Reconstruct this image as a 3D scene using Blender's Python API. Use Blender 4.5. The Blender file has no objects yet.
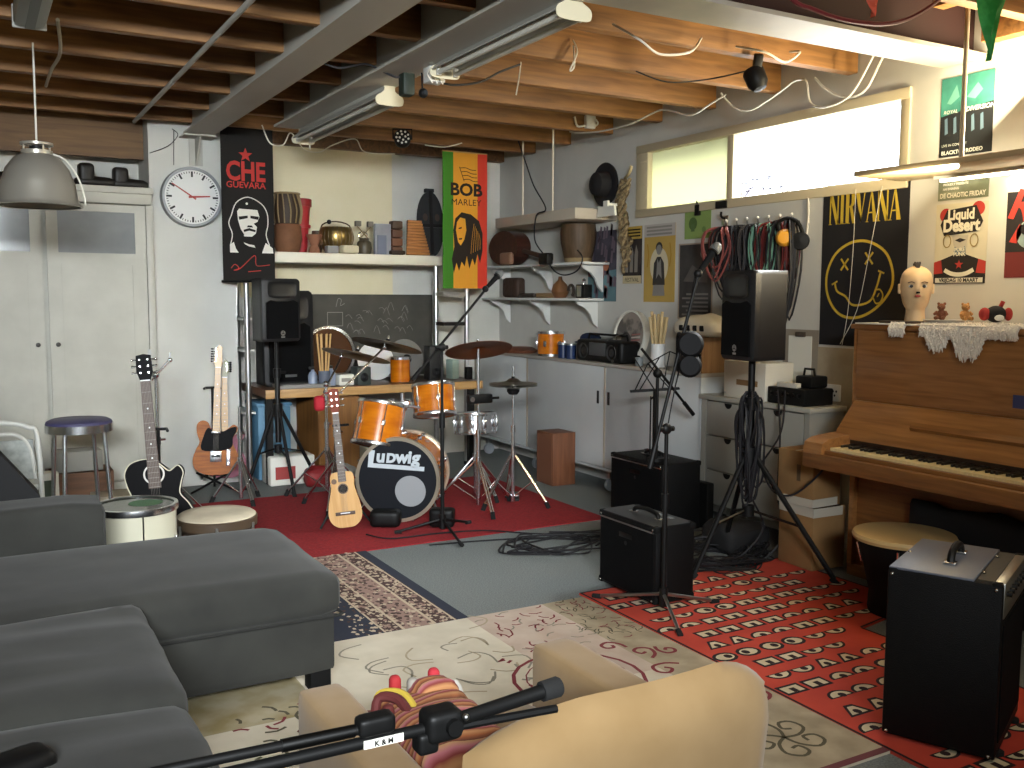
import bpy, bmesh, math, random
from mathutils import Vector as V, Matrix as MX, noise
SC = bpy.context.scene
COL = SC.collection
PI = math.pi
rnd = random.Random(7)

# ---------------------------------------------------------------- materials
def mat(name, c, rough=.6, metal=0, c2=None, scale=20, stretch=(1, 1, 1), bump=0, spec=.5, emit=0, coat=0, trans=0, alpha=1, detail=4, lo=.35, hi=.65, sheen=0, objc=True):
    m = bpy.data.materials.new(name); m.use_nodes = True
    nt = m.node_tree; N = nt.nodes; L = nt.links
    b = N['Principled BSDF']
    b.inputs['Base Color'].default_value = (*c, 1)
    b.inputs['Roughness'].default_value = rough
    b.inputs['Metallic'].default_value = metal
    b.inputs['Specular IOR Level'].default_value = spec
    b.inputs['Coat Weight'].default_value = coat
    b.inputs['Transmission Weight'].default_value = trans
    b.inputs['Alpha'].default_value = alpha
    b.inputs['Sheen Weight'].default_value = sheen
    if emit:
        b.inputs['Emission Color'].default_value = (*c, 1)
        b.inputs['Emission Strength'].default_value = emit
    if c2 or bump:
        tc = N.new('ShaderNodeTexCoord'); mp = N.new('ShaderNodeMapping'); nz = N.new('ShaderNodeTexNoise')
        mp.inputs['Scale'].default_value = stretch
        nz.inputs['Scale'].default_value = scale; nz.inputs['Detail'].default_value = detail
        L.new(tc.outputs['Object'], mp.inputs['Vector']); L.new(mp.outputs['Vector'], nz.inputs['Vector'])
        if c2:
            r = N.new('ShaderNodeValToRGB')
            r.color_ramp.elements[0].position = lo; r.color_ramp.elements[1].position = hi
            r.color_ramp.elements[0].color = (*c, 1); r.color_ramp.elements[1].color = (*c2, 1)
            L.new(nz.outputs['Fac'], r.inputs['Fac']); L.new(r.outputs['Color'], b.inputs['Base Color'])
        if bump:
            bp = N.new('ShaderNodeBump'); bp.inputs['Strength'].default_value = bump; bp.inputs['Distance'].default_value = .01
            L.new(nz.outputs['Fac'], bp.inputs['Height']); L.new(bp.outputs['Normal'], b.inputs['Normal'])
    return m

def hexc(h):
    r = []
    for i in (0, 2, 4):
        s = int(h[i:i + 2], 16) / 255
        r.append(s / 12.92 if s <= .04045 else ((s + .055) / 1.055) ** 2.4)
    return tuple(r)
def H(name, h, rough=.6, **k):
    if 'c2' in k: k['c2'] = hexc(k['c2'])
    return mat(name, hexc(h), rough, **k)

def wood(name, c, c2, axis='x', scale=6, rough=.6, knots=True, coat=0, bump=.15):
    """timber: long grain along one axis, a few dark knots"""
    m = mat(name, c, rough, coat=coat); nt = m.node_tree; N = nt.nodes; L = nt.links; b = N['Principled BSDF']
    tc = N.new('ShaderNodeTexCoord'); mp = N.new('ShaderNodeMapping')
    s = {'x': (.35, 5, 5), 'y': (5, .35, 5), 'z': (5, 5, .35)}[axis]
    mp.inputs['Scale'].default_value = s
    nz = N.new('ShaderNodeTexNoise'); nz.inputs['Scale'].default_value = scale; nz.inputs['Detail'].default_value = 6; nz.inputs['Distortion'].default_value = .6
    r = N.new('ShaderNodeValToRGB'); r.color_ramp.elements[0].position = .32; r.color_ramp.elements[1].position = .68
    r.color_ramp.elements[0].color = (*c2, 1); r.color_ramp.elements[1].color = (*c, 1)
    L.new(tc.outputs['Object'], mp.inputs['Vector']); L.new(mp.outputs['Vector'], nz.inputs['Vector']); L.new(nz.outputs['Fac'], r.inputs['Fac'])
    out = r.outputs['Color']
    if knots:
        m2 = N.new('ShaderNodeMapping'); s2 = {'x': (.45, 1, 1), 'y': (1, .45, 1), 'z': (1, 1, .45)}[axis]; m2.inputs['Scale'].default_value = s2
        vo = N.new('ShaderNodeTexVoronoi'); vo.inputs['Scale'].default_value = 5
        kr = N.new('ShaderNodeValToRGB'); kr.color_ramp.elements[0].position = .04; kr.color_ramp.elements[1].position = .11
        kr.color_ramp.elements[0].color = (.25, .2, .16, 1); kr.color_ramp.elements[1].color = (1, 1, 1, 1)
        mx = N.new('ShaderNodeMix'); mx.data_type = 'RGBA'; mx.blend_type = 'MULTIPLY'; mx.inputs['Factor'].default_value = 1
        L.new(tc.outputs['Object'], m2.inputs['Vector']); L.new(m2.outputs['Vector'], vo.inputs['Vector']); L.new(vo.outputs['Distance'], kr.inputs['Fac'])
        L.new(out, mx.inputs['A']); L.new(kr.outputs['Color'], mx.inputs['B']); out = mx.outputs['Result']
    L.new(out, b.inputs['Base Color'])
    bp = N.new('ShaderNodeBump'); bp.inputs['Strength'].default_value = bump; bp.inputs['Distance'].default_value = .005
    L.new(nz.outputs['Fac'], bp.inputs['Height']); L.new(bp.outputs['Normal'], b.inputs['Normal'])
    return m

# ---------------------------------------------------------------- mesh builder
class MB:
    def __init__(s, M=None):
        s.bm = bmesh.new(); s.mats = []; s.M = M or MX.Identity(4)
    def mi(s, m):
        if m not in s.mats: s.mats.append(m)
        return s.mats.index(m)
    def faces(s, vs, fs, m):
        bv = [s.bm.verts.new(s.M @ V(v)) for v in vs]; i = s.mi(m); out = []
        for f in fs:
            try:
                q = s.bm.faces.new([bv[k] for k in f]); q.material_index = i; out.append(q)
            except ValueError: pass
        return bv, out
    def box(s, a, b, m, bev=0, seg=2):
        x0, y0, z0 = a; x1, y1, z1 = b
        bv, fs = s.faces([(x0, y0, z0), (x1, y0, z0), (x1, y1, z0), (x0, y1, z0), (x0, y0, z1), (x1, y0, z1), (x1, y1, z1), (x0, y1, z1)],
                [(0, 3, 2, 1), (4, 5, 6, 7), (0, 1, 5, 4), (1, 2, 6, 5), (2, 3, 7, 6), (3, 0, 4, 7)], m)
        if bev:
            es = list({e for f in fs for e in f.edges})
            bmesh.ops.bevel(s.bm, geom=es, offset=bev, segments=seg, profile=.5, affect='EDGES', material=-1)
        return s
    def cyl(s, p, q, r, m, r2=None, n=16, cap=True):
        p = V(p); q = V(q); r2 = r if r2 is None else r2
        d = (q - p).normalized(); u = d.orthogonal().normalized(); w = d.cross(u)
        vs = [p + r * (math.cos(2 * PI * k / n) * u + math.sin(2 * PI * k / n) * w) for k in range(n)] + [q + r2 * (math.cos(2 * PI * k / n) * u + math.sin(2 * PI * k / n) * w) for k in range(n)]
        fs = [(k, (k + 1) % n, n + (k + 1) % n, n + k) for k in range(n)]
        if cap: fs += [tuple(range(n - 1, -1, -1)), tuple(range(n, 2 * n))]
        s.faces(vs, fs, m); return s
    def tube(s, pts, r, m, n=6, sm=0, closed=False):
        P = [V(p) for p in pts]
        if sm:
            Q = []; L = len(P)
            for i in range(L if closed else L - 1):
                a = P[(i - 1) % L] if closed else P[max(i - 1, 0)]; b = P[i]; c = P[(i + 1) % L]; d = P[(i + 2) % L] if closed else P[min(i + 2, L - 1)]
                for k in range(sm):
                    t = k / sm
                    Q.append(.5 * (2 * b + (c - a) * t + (2 * a - 5 * b + 4 * c - d) * t * t + (3 * b - a - 3 * c + d) * t ** 3))
            if not closed: Q.append(P[-1])
            P = Q
        L = len(P); rr = r if isinstance(r, (list, tuple)) else None
        u = None; vs = []
        for i in range(L):
            a = P[i - 1] if (i or closed) else P[0]; b = P[(i + 1) % L] if (i < L - 1 or closed) else P[-1]
            d = (b - a)
            d = d.normalized() if d.length > 1e-9 else V((0, 0, 1))
            if u is None: u = d.orthogonal().normalized()
            u = u - d * u.dot(d)
            u = u.normalized() if u.length > 1e-6 else d.orthogonal().normalized()
            w = d.cross(u); R = rr[min(int(i * len(rr) / L), len(rr) - 1)] if rr else r
            vs += [P[i] + R * (math.cos(2 * PI * k / n) * u + math.sin(2 * PI * k / n) * w) for k in range(n)]
        fs = []
        for i in range(L if closed else L - 1):
            o = i * n; o2 = ((i + 1) % L) * n
            fs += [(o + k, o + (k + 1) % n, o2 + (k + 1) % n, o2 + k) for k in range(n)]
        if not closed: fs += [tuple(range(n - 1, -1, -1)), tuple(range((L - 1) * n, L * n))]
        s.faces(vs, fs, m); return s
    def lathe(s, prof, m, o=(0, 0, 0), axis=(0, 0, 1), n=32, ms=None):
        """prof: [(radius, height)], revolved about the axis through o; ms: material per band"""
        d = V(axis).normalized(); u = d.orthogonal().normalized(); w = d.cross(u); o = V(o)
        bands = []
        vs = []
        for r, h in prof:
            r = max(r, 1e-5)
            vs += [o + d * h + r * (math.cos(2 * PI * k / n) * u + math.sin(2 * PI * k / n) * w) for k in range(n)]
        bv = [s.bm.verts.new(s.M @ v) for v in vs]
        for i in range(len(prof) - 1):
            mi = s.mi(ms[i] if ms else m)
            for k in range(n):
                f = s.bm.faces.new((bv[i * n + k], bv[i * n + (k + 1) % n], bv[(i + 1) * n + (k + 1) % n], bv[(i + 1) * n + k])); f.material_index = mi
        return s
    def ball(s, c, r, m, sc=(1, 1, 1), n=12):
        k = [(math.sin(PI * i / n), -math.cos(PI * i / n)) for i in range(n + 1)]
        o = s.M; s.M = o @ MX.Translation(V(c)) @ MX.Diagonal((*sc, 1)); s.lathe([(r * a, r * b) for a, b in k], m, n=n + 4); s.M = o; return s
    def prism(s, pts, y0, y1, m, m2=None):
        """outline in the x-z plane, extruded along y"""
        n = len(pts)
        s.faces([(x, y0, z) for x, z in pts] + [(x, y1, z) for x, z in pts], [tuple(range(n)), tuple(range(2 * n - 1, n - 1, -1))], m)
        s.faces([(x, y0, z) for x, z in pts] + [(x, y1, z) for x, z in pts], [(k, n + k, n + (k + 1) % n, (k + 1) % n) for k in range(n)], m2 or m)
        return s
    def flat(s, pts, m, y=-.001):
        s.faces([(x, y, z) for x, z in pts], [tuple(range(len(pts)))], m); return s
    def line(s, pts, w, m, y=-.001, closed=False, sm=0):
        """a drawn stroke of width w in the x-z plane"""
        P = [V((x, z)) for x, z in pts]
        if sm:
            Q = []; L = len(P)
            for i in range(L if closed else L - 1):
                a = P[(i - 1) % L] if closed else P[max(i - 1, 0)]; b = P[i]; c = P[(i + 1) % L]; d = P[(i + 2) % L] if closed else P[min(i + 2, L - 1)]
                for k in range(sm):
                    t = k / sm; Q.append(.5 * (2 * b + (c - a) * t + (2 * a - 5 * b + 4 * c - d) * t * t + (3 * b - a - 3 * c + d) * t ** 3))
            if not closed: Q.append(P[-1])
            P = Q
        L = len(P); vs = []
        for i in range(L):
            a = P[i - 1] if (i or closed) else P[0]; b = P[(i + 1) % L] if (i < L - 1 or closed) else P[-1]
            d = (b - a).normalized(); nn = V((-d.y, d.x)) * w / 2
            vs += [(P[i].x + nn.x, y, P[i].y + nn.y), (P[i].x - nn.x, y, P[i].y - nn.y)]
        s.faces(vs, [(2 * i, 2 * i + 1, (2 * i + 3) % (2 * L), (2 * i + 2) % (2 * L)) for i in range(L if closed else L - 1)], m); return s
    def disc(s, c, r, m, y=-.001, n=24, sx=1, a0=0, a1=2 * PI):
        s.flat([(c[0] + sx * r * math.cos(a0 + (a1 - a0) * k / n), c[1] + r * math.sin(a0 + (a1 - a0) * k / n)) for k in range(n + (0 if a1 - a0 > 6.28 else 1))], m, y); return s
    def text(s, t, size, x, z, m, y=-.002, sx=1, align='CENTER', bold=0, shear=0, rot=0, thick=0):
        c = bpy.data.curves.new('lettering', 'FONT'); c.body = t; c.size = size; c.align_x = align; c.offset = bold; c.shear = shear; c.extrude = thick; c.resolution_u = 3
        o = bpy.data.objects.new('lettering', c); COL.objects.link(o); dg = bpy.context.evaluated_depsgraph_get()
        me = bpy.data.meshes.new_from_object(o.evaluated_get(dg))
        R = MX.Translation((x, y, z)) @ MX.Rotation(rot, 4, 'Y') @ MX.Diagonal((sx, 1, 1, 1)) @ MX.Rotation(PI / 2, 4, 'X')
        i = s.mi(m); vs = [s.bm.verts.new(s.M @ R @ v.co) for v in me.vertices]
        for p in me.polygons:
            try: f = s.bm.faces.new([vs[k] for k in p.vertices]); f.material_index = i
            except ValueError: pass
        bpy.data.objects.remove(o); bpy.data.curves.remove(c); bpy.data.meshes.remove(me); return s
    def soft(s, c, h, r, m, n=10, bulge=0, wrinkle=0, seed=0, ws=6):
        """a rounded, slightly puffed block: centre c, half sizes h, corner radius r"""
        idx = {}; vs = []; fs = []
        def vert(p):
            k = tuple(round(a, 4) for a in p)
            if k not in idx:
                q = V((p[0] * h[0], p[1] * h[1], p[2] * h[2])); rr = min(r, *h)
                inn = V([max(-h[a] + rr, min(h[a] - rr, q[a])) for a in range(3)]); d = q - inn
                if d.length > 1e-9: q = inn + d.normalized() * rr
                q.z += bulge * (1 - p[0] ** 2) * (1 - p[1] ** 2) * (1 if p[2] > 0 else 0) * max(p[2], 0)
                if wrinkle: q += V((0, 0, 1)) * wrinkle * noise.noise(V((q.x * ws * .5 + seed, q.y * ws * 2.2, q.z * ws + seed)))
                idx[k] = len(vs); vs.append(q + V(c))
            return idx[k]
        t = [-1 + 2 * i / n for i in range(n + 1)]
        t = [math.copysign(abs(a) ** .8, a) for a in t]
        for ax in range(3):
            for sg in (-1, 1):
                for i in range(n):
                    for j in range(n):
                        q = []
                        for (a, b) in ((t[i], t[j]), (t[i + 1], t[j]), (t[i + 1], t[j + 1]), (t[i], t[j + 1])):
                            p = [0, 0, 0]; p[ax] = sg; p[(ax + 1) % 3] = a; p[(ax + 2) % 3] = b; q.append(vert(p))
                        fs.append(tuple(q) if sg > 0 else tuple(reversed(q)))
        s.faces(vs, fs, m); return s
    def build(s, name, parent=None, smooth=40, label=None):
        bmesh.ops.remove_doubles(s.bm, verts=s.bm.verts, dist=1e-6)
        me = bpy.data.meshes.new(name); s.bm.to_mesh(me); s.bm.free()
        for m in s.mats: me.materials.append(m)
        if smooth:
            me.polygons.foreach_set('use_smooth', [True] * len(me.polygons)); me.set_sharp_from_angle(angle=math.radians(smooth))
        o = bpy.data.objects.new(name, me); COL.objects.link(o)
        if parent: o.parent = parent
        if label: o['label'] = label
        return o

def tag(o, label, cat, group=None, kind=None):
    o['label'] = label; o['category'] = cat
    if group: o['group'] = group
    if kind: o['kind'] = kind
    return o
def thing(name, label, cat, loc=(0, 0, 0), rz=0, group=None, rot=None):
    o = bpy.data.objects.new(name, None); o.empty_display_size = .05; COL.objects.link(o); o.location = loc
    o.rotation_euler = rot if rot else (0, 0, math.radians(rz))
    return tag(o, label, cat, group)
def struct(o): o['kind'] = 'structure'; return o
def copy_thing(src, loc, rz=None, label=None):
    r = src.copy(); COL.objects.link(r); r.location = loc
    if rz is not None: r.rotation_euler = (0, 0, math.radians(rz))
    if label: r['label'] = label
    for ch in list(src.children):
        c = ch.copy(); COL.objects.link(c); c.parent = r
        for g in list(ch.children):
            d = g.copy(); COL.objects.link(d); d.parent = c
    return r
def at(o, loc, rz=0):
    o.location = loc; o.rotation_euler = (0, 0, math.radians(rz)); return o
# ---------------------------------------------------------------- palette
black = H('black_plastic', '101010', .5, spec=.25); blackm = H('black_matt', '0e0e0e', .8, spec=.2); blackf = H('black_grille', '0a0a0b', .9, bump=.6, scale=260, spec=.15)
vinyl = H('black_vinyl', '0d0d0e', .55, bump=.35, scale=300, spec=.2); rubber = H('rubber', '161616', .9)
chrome = H('chrome', 'e2e4e6', .24, metal=1); steel = H('brushed_steel', 'b9bab8', .32, metal=1); darksteel = H('dark_steel', '3a3a3a', .4, metal=1)
white = H('white_paint', 'd9d8d2', .5); whitegloss = H('white_gloss', 'dcdcd8', .3); cream = H('cream_paint', 'd6cdb4', .6)
plaster = H('wall_plaster', 'cac9c1', .9, c2='d1d0c8', scale=3, bump=.05)
plaster2 = H('wall_plaster_warm_light', 'd8cfae', .9, c2='dcd3b6', scale=3)
carpet = H('grey_carpet', '6c7272', .95, c2='858a88', scale=140, bump=.6, detail=2)
pine = wood('pine_joist', hexc('9a6d3a'), hexc('704b25'), 'x')
pined = wood('aged_boards', hexc('75502e'), hexc('51371e'), 'y', knots=False)
greysteel = H('grey_primer_beam', 'b5b2a8', .6, c2='b0ada3', scale=2, stretch=(1, 1, 1))
pianowood = wood('piano_walnut', hexc('a87440'), hexc('8a5c30'), 'y', scale=9, rough=.4, knots=False, coat=.15, bump=.04)
pianodark = wood('piano_walnut_dark', hexc('90602f'), hexc('724822'), 'y', scale=9, rough=.45, knots=False, bump=.04)
deskwood = wood('desk_oak', hexc('c29a63'), hexc('a87e48'), 'x', scale=7, knots=False, rough=.5)
brownwood = wood('speaker_walnut', hexc('83543a'), hexc('69402a'), 'z', scale=7, knots=False, rough=.5)
spruce = wood('spruce_top', hexc('d9ac6c'), hexc('cb9a58'), 'z', scale=10, knots=False, rough=.6)
amber = mat('amber_lacquer', hexc('d07812'), .22, c2=hexc('b9620c'), scale=5, stretch=(1, 1, 4), coat=.6)
sofa_cloth = H('sofa_grey_weave', '2b2b28', .95, c2='353531', scale=5, bump=.1, sheen=.08)
chair_cloth = H('armchair_beige', '9f8259', .95, c2='977a51', scale=9, bump=.12, sheen=.15)
redm = H('red_paint', 'a8232a', .5); yellow = H('yellow_print', 'd9b92c', .7)
paper = H('paper_white', 'e4e2d6', .8)
brass = H('cymbal_brass', 'b08a45', .3, metal=1); brassdark = H('cymbal_dark', '8a5334', .4, metal=.7)
skin = H('drum_skin', 'd8cdb4', .7, c2='bfb39b', scale=6); clearskin = H('drum_film', 'd9d9d6', .35)
fret = H('rosewood', '4a3629', .5); nickel = H('nickel', 'c8c8c4', .25, metal=1)
cord_w = H('white_cord', 'e0dccf', .5); cord_b = H('black_cable', '17161a', .6)
glassm = mat('window_glass', (1, 1, 1), .02, trans=1, spec=.3)
def clearglass(name, tint=(1, 1, 1), gloss=.08):
    m = bpy.data.materials.new(name); m.use_nodes = True; N = m.node_tree.nodes; L = m.node_tree.links; N.clear()
    o = N.new('ShaderNodeOutputMaterial'); t = N.new('ShaderNodeBsdfTransparent'); g = N.new('ShaderNodeBsdfGlossy'); x = N.new('ShaderNodeMixShader')
    t.inputs['Color'].default_value = (*tint, 1); g.inputs['Roughness'].default_value = .03; x.inputs['Fac'].default_value = gloss
    L.new(t.outputs[0], x.inputs[1]); L.new(g.outputs[0], x.inputs[2]); L.new(x.outputs[0], o.inputs['Surface']); return m
pane = clearglass('clear_pane')
frost = bpy.data.materials.new('frosted_green_pane'); frost.use_nodes = True
_n = frost.node_tree.nodes; _l = frost.node_tree.links; _n.clear()
_o = _n.new('ShaderNodeOutputMaterial'); _t = _n.new('ShaderNodeBsdfTranslucent'); _d = _n.new('ShaderNodeBsdfDiffuse'); _x = _n.new('ShaderNodeMixShader')
_t.inputs['Color'].default_value = (.5, .5, .36, 1); _d.inputs['Color'].default_value = (.6, .6, .48, 1); _x.inputs['Fac'].default_value = .5
_l.new(_t.outputs[0], _x.inputs[1]); _l.new(_d.outputs[0], _x.inputs[2]); _l.new(_x.outputs[0], _o.inputs['Surface'])

# ---------------------------------------------------------------- camera, sky, lights
cam = bpy.data.cameras.new('camera'); cam.sensor_width = 36; cam.lens = 955.27 / 1024 * 36; cam.clip_start = .05
co = bpy.data.objects.new('camera', cam); COL.objects.link(co); SC.camera = co
yw, pt, rl = .515389503, -.0917719982, .0039561914
f = V((math.sin(yw) * math.cos(pt), math.cos(yw) * math.cos(pt), math.sin(pt))); r = V((math.cos(yw), -math.sin(yw), 0)); u = r.cross(f)
r2 = math.cos(rl) * r + math.sin(rl) * u; u2 = -math.sin(rl) * r + math.cos(rl) * u
co.matrix_world = MX(((r2.x, u2.x, -f.x, 0), (r2.y, u2.y, -f.y, 0), (r2.z, u2.z, -f.z, 1.5), (0, 0, 0, 1)))
w = bpy.data.worlds.new('sky'); SC.world = w; w.use_nodes = True
w.node_tree.nodes['Background'].inputs[0].default_value = (.86, .93, 1, 1); w.node_tree.nodes['Background'].inputs[1].default_value = 9
def area(name, loc, target, sx, sy, power, col, spread=180):
    l = bpy.data.lights.new(name, 'AREA'); l.shape = 'RECTANGLE'; l.size = sx; l.size_y = sy; l.energy = power; l.color = col; l.spread = math.radians(spread)
    o = bpy.data.objects.new(name, l); COL.objects.link(o); o.location = loc; o.rotation_euler = (V(target) - V(loc)).to_track_quat('-Z', 'Y').to_euler(); return o
area('light_window_sky', (6.6, 4.6, 4.6), (2.6, 5.4, .3), 3.2, 2.4, 2800, (.92, .97, 1))
area('light_rear_daylight_fill', (-.6, -1.6, 2.45), (2.2, 7.6, .75), 2.4, .5, 90, (.9, .96, 1), 56)  # unseen daylight fill behind the camera, aimed and narrowed to miss the ceiling
area('light_ceiling_fluorescent', (2.6, 1.0, 2.68), (2.4, 1.5, 0), .25, 1.4, 13, (1, .84, .58))
area('light_shelf_up', (4.25, 3.0, 2.2), (3.2, 4.3, 3.6), .12, 1.0, 56, (1, .84, .55))
area('light_shelf_down', (4.36, 2.9, 2.1), (4.4, 2.9, 0), .1, 1.0, 6, (1, .86, .58))
SC.view_settings.view_transform = 'Standard'; SC.view_settings.look = 'None'; SC.view_settings.exposure = 0; SC.view_settings.gamma = 1

# ---------------------------------------------------------------- the room
def sbox(name, a, b, m, bev=0):
    return struct(MB().box(a, b, m, bev).build(name))
sbox('floor', (-1.6, -2.2, -.1), (4.7, 8.4, 0), carpet)
mb = MB(); WY0, WY1, WZ0, WZ1 = 3.6, 5.95, 2.14, 2.6
mb.box((4.5, -2.2, 0), (4.7, 8.4, WZ0), plaster).box((4.5, -2.2, WZ1), (4.7, 8.4, 3.1), plaster).box((4.5, -2.2, WZ0), (4.7, WY0, WZ1), plaster).box((4.5, WY1, WZ0), (4.7, 8.4, WZ1), plaster)
struct(mb.build('wall_right'))
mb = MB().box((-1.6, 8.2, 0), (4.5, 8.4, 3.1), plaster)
mb.box((2.0, 8.192, 1.48), (3.38, 8.2, 2.9), plaster2)  # patch of warm light on the back wall, painted in as a cream panel
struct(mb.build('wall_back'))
sbox('wall_pillar', (1.215, 7.7, 0), (1.845, 8.2, 3.0), plaster)
sbox('wall_left', (-1.6, -2.2, 0), (-1.5, 8.2, 3.1), plaster)
sbox('wall_front', (-1.6, -2.2, 0), (4.7, -2.1, 3.1), plaster)
sbox('ceiling', (-1.6, -2.2, 2.98), (4.7, 8.4, 3.1), pined)
for y in (1.6, 2.2, 2.78, 3.95, 4.55, 5.15, 5.73, 6.35, 6.96, 7.54):
    o = MB().box((-1.5, -.035, 0), (4.49, .035, .2), pine, .004).build('ceiling_joist'); o.location = (0, y, 2.78); struct(o)
struct(at(MB().box((-1.5, -.05, 0), (4.49, .05, .22), pined, .004).build('ceiling_wall_plate'), (0, 8.14, 2.77)))
o = MB().box((-1.5, 7.88, 2.53), (1.21, 7.93, 2.98), wood('lintel_board', hexc('7d5c34'), hexc('614425'), 'x')).build('beam_lintel'); struct(o)
def ibeam(name, a, b, along):
    x0, y0 = a; x1, y1 = b; mb = MB().box((x0, y0, 2.70), (x1, y1, 2.715), greysteel)
    if along == 'y': c = (x0 + x1) / 2; mb.box((c - .05, y0, 2.715), (c + .05, y1, 2.98), greysteel)
    else: c = (y0 + y1) / 2; mb.box((x0, c - .05, 2.715), (x1, c + .05, 2.98), greysteel)
    return struct(mb.build(name))
ibeam('beam_steel_left', (1.445, -2), (1.66, 7.55), 'y')
ibeam('beam_steel_middle', (1.95, 3.3), (2.2, 6.92), 'y')
whitebeam = H('white_beam', 'a7a294', .4, c2='97938a', scale=3)
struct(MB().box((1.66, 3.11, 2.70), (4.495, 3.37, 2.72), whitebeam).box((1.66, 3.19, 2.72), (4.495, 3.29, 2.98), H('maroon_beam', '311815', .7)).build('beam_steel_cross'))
# window: long trim, mullion, panes
frame = H('window_frame', 'c9bd9e', .5)
root = bpy.data.objects.new('window_1', None); COL.objects.link(root); root['kind'] = 'structure'; root.location = (4.5, 3.6, 2.14)
mb = MB(); WL, WH = 2.35, .46
mb.box((-.02, -.05, -.04), (.06, WL + .05, .02), frame, .004).box((-.02, -.05, WH - .02), (.06, WL + .05, WH + .04), frame, .004)
mb.box((-.015, -.05, .02), (.06, .01, WH - .02), frame, .003).box((-.015, WL - .09, .02), (.06, WL + .05, WH - .02), frame, .003).box((-.015, 1.33, .02), (.06, 1.39, WH - .02), frame, .003)
for z in (.1, .19, .28, .37): mb.box((-.02, WL - .075, z), (.0, WL - .005, z + .012), frame)
mb.build('window_frame', root)
MB().box((.03, .01, .02), (.034, 1.33, WH - .02), pane).build('clear_pane', root)
MB().box((.03, 1.39, .02), (.034, WL - .09, WH - .02), frost).build('frosted_pane', root)
# ================================================================ left side and back wall
# ---- built-in cupboard
cupw = H('cupboard_white', 'c2c0b4', .5, c2='b9b7ab', scale=5)
t = thing('cupboard', 'white built-in cupboard with glazed upper doors left of the wall clock', 'cupboard', (-.22, 7.6, 0))
mb = MB(); W = 1.44
mb.box((0, .05, .08), (W - .012, .58, 2.16), cupw).box((W - .05, 0, .08), (W, .06, 2.16), cupw, .004).box((0, 0, .08), (.03, .06, 2.16), cupw, .004).box((0, .0, 0), (W, .06, .1), cupw)
mb.build('body', t)
MB().box((-.02, -.04, 2.16), (W - .012, .58, 2.275), cupw, .012).box((-.02, -.055, 2.235), (W - .0, .085, 2.285), cupw, .01).build('cornice', t)
dkglass = H('cupboard_glass', 'a2a4a4', .15, spec=.5, c2='85888a', scale=2)
knobm = H('dark_bronze_knob', '2a221c', .4)
for x0, x1, kx in ((.03, .685, .635), (.715, 1.385, .765)):
    d = MB(); d.box((x0, .0, .12), (x1, .03, 1.80), cupw).box((x0, .0, 2.1), (x1, .03, 2.15), cupw).box((x0, 0, 1.8), (x0 + .075, .03, 2.1), cupw).box((x1 - .075, 0, 1.8), (x1, .03, 2.1), cupw)
    d.box((x0 + .09, -.006, .2), (x1 - .09, .0, .21), cupw).box((x0 + .09, -.006, 1.72), (x1 - .09, 0, 1.73), cupw).box((x0 + .09, -.006, .2), (x0 + .1, 0, 1.73), cupw).box((x1 - .1, -.006, .2), (x1 - .09, 0, 1.73), cupw)
    dd = d.build('door', t)
    MB().box((x0 + .075, .014, 1.8), (x1 - .075, .02, 2.1), dkglass).build('glass_pane', dd)
    MB().lathe([(0, -.035), (.014, -.033), (.017, -.022), (.008, -.012), (.008, 0)], knobm, (kx, 0, 1.14), (0, 1, 0), 12).build('knob', dd)
    MB().box((x1 - .012 if kx > .7 else x0 - .01, -.006, 1.0), (x1 + .012 if kx > .7 else x0 + .01, .004, 1.09), steel).build('hinge', dd)
# ---- boots and shoes on the cupboard
leather = H('black_leather', '17130f', .5, bump=.2, scale=60)
def boot(lbl, loc, h, rz):
    t = thing('boot', lbl, 'boot', loc, rz)
    MB().soft((.0, 0, .035), (.14, .05, .035), .035, leather, 6, .01).soft((-.06, 0, h / 2 + .02), (.055, .048, h / 2), .03, leather, 6).build('upper', t)
    MB().box((-.135, -.045, 0), (.135, .045, .012), rubber, .004).build('sole', t)
boot('taller black ankle boot on the cupboard cornice, second from the pillar', (.84, 7.72, 2.286), .15, 8)
boot('black ankle boot on the cupboard nearest the white pillar', (1.08, 7.76, 2.286), .14, 5)
boot('low black shoe on the cupboard lying left of the ankle boots', (.55, 7.74, 2.286), .07, -10)
boot('dark shoe on the cupboard half behind the pendant lamp', (.2, 7.76, 2.286), .09, 10)
# ---- clock
t = thing('wall_clock', 'round white wall clock with black ticks and red hands', 'clock', (1.515, 7.66, 2.243))
ink = H('black_ink', '121212', .6)
mb = MB().lathe([(0, .028), (.205, .028), (.205, .012)], whitegloss, (0, 0, 0), (0, -1, 0), 48)
for k in range(60):
    a = PI * k / 30; big = k % 5 == 0; r0 = .15 if big else .178; wd = .0075 if big else .003
    c, s_ = math.sin(a), math.cos(a); px, pz = -s_ * -1, 0
    n_ = (math.cos(a) * wd, -math.sin(a) * wd)
    mb.flat([(c * r0 - n_[0], s_ * r0 - n_[1]), (c * r0 + n_[0], s_ * r0 + n_[1]), (c * .192 + n_[0], s_ * .192 + n_[1]), (c * .192 - n_[0], s_ * .192 - n_[1])], ink, -.0295)
mb.build('dial', t)
MB().lathe([(.203, .03), (.206, .042), (.222, .042), (.228, .03), (.228, -.038), (0, -.038)], H('clock_rim', '8d8f90', .4, metal=.8), (0, 0, 0), (0, -1, 0), 48).build('rim', t)
redhand = H('red_hand', '9c2b25', .5)
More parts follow.
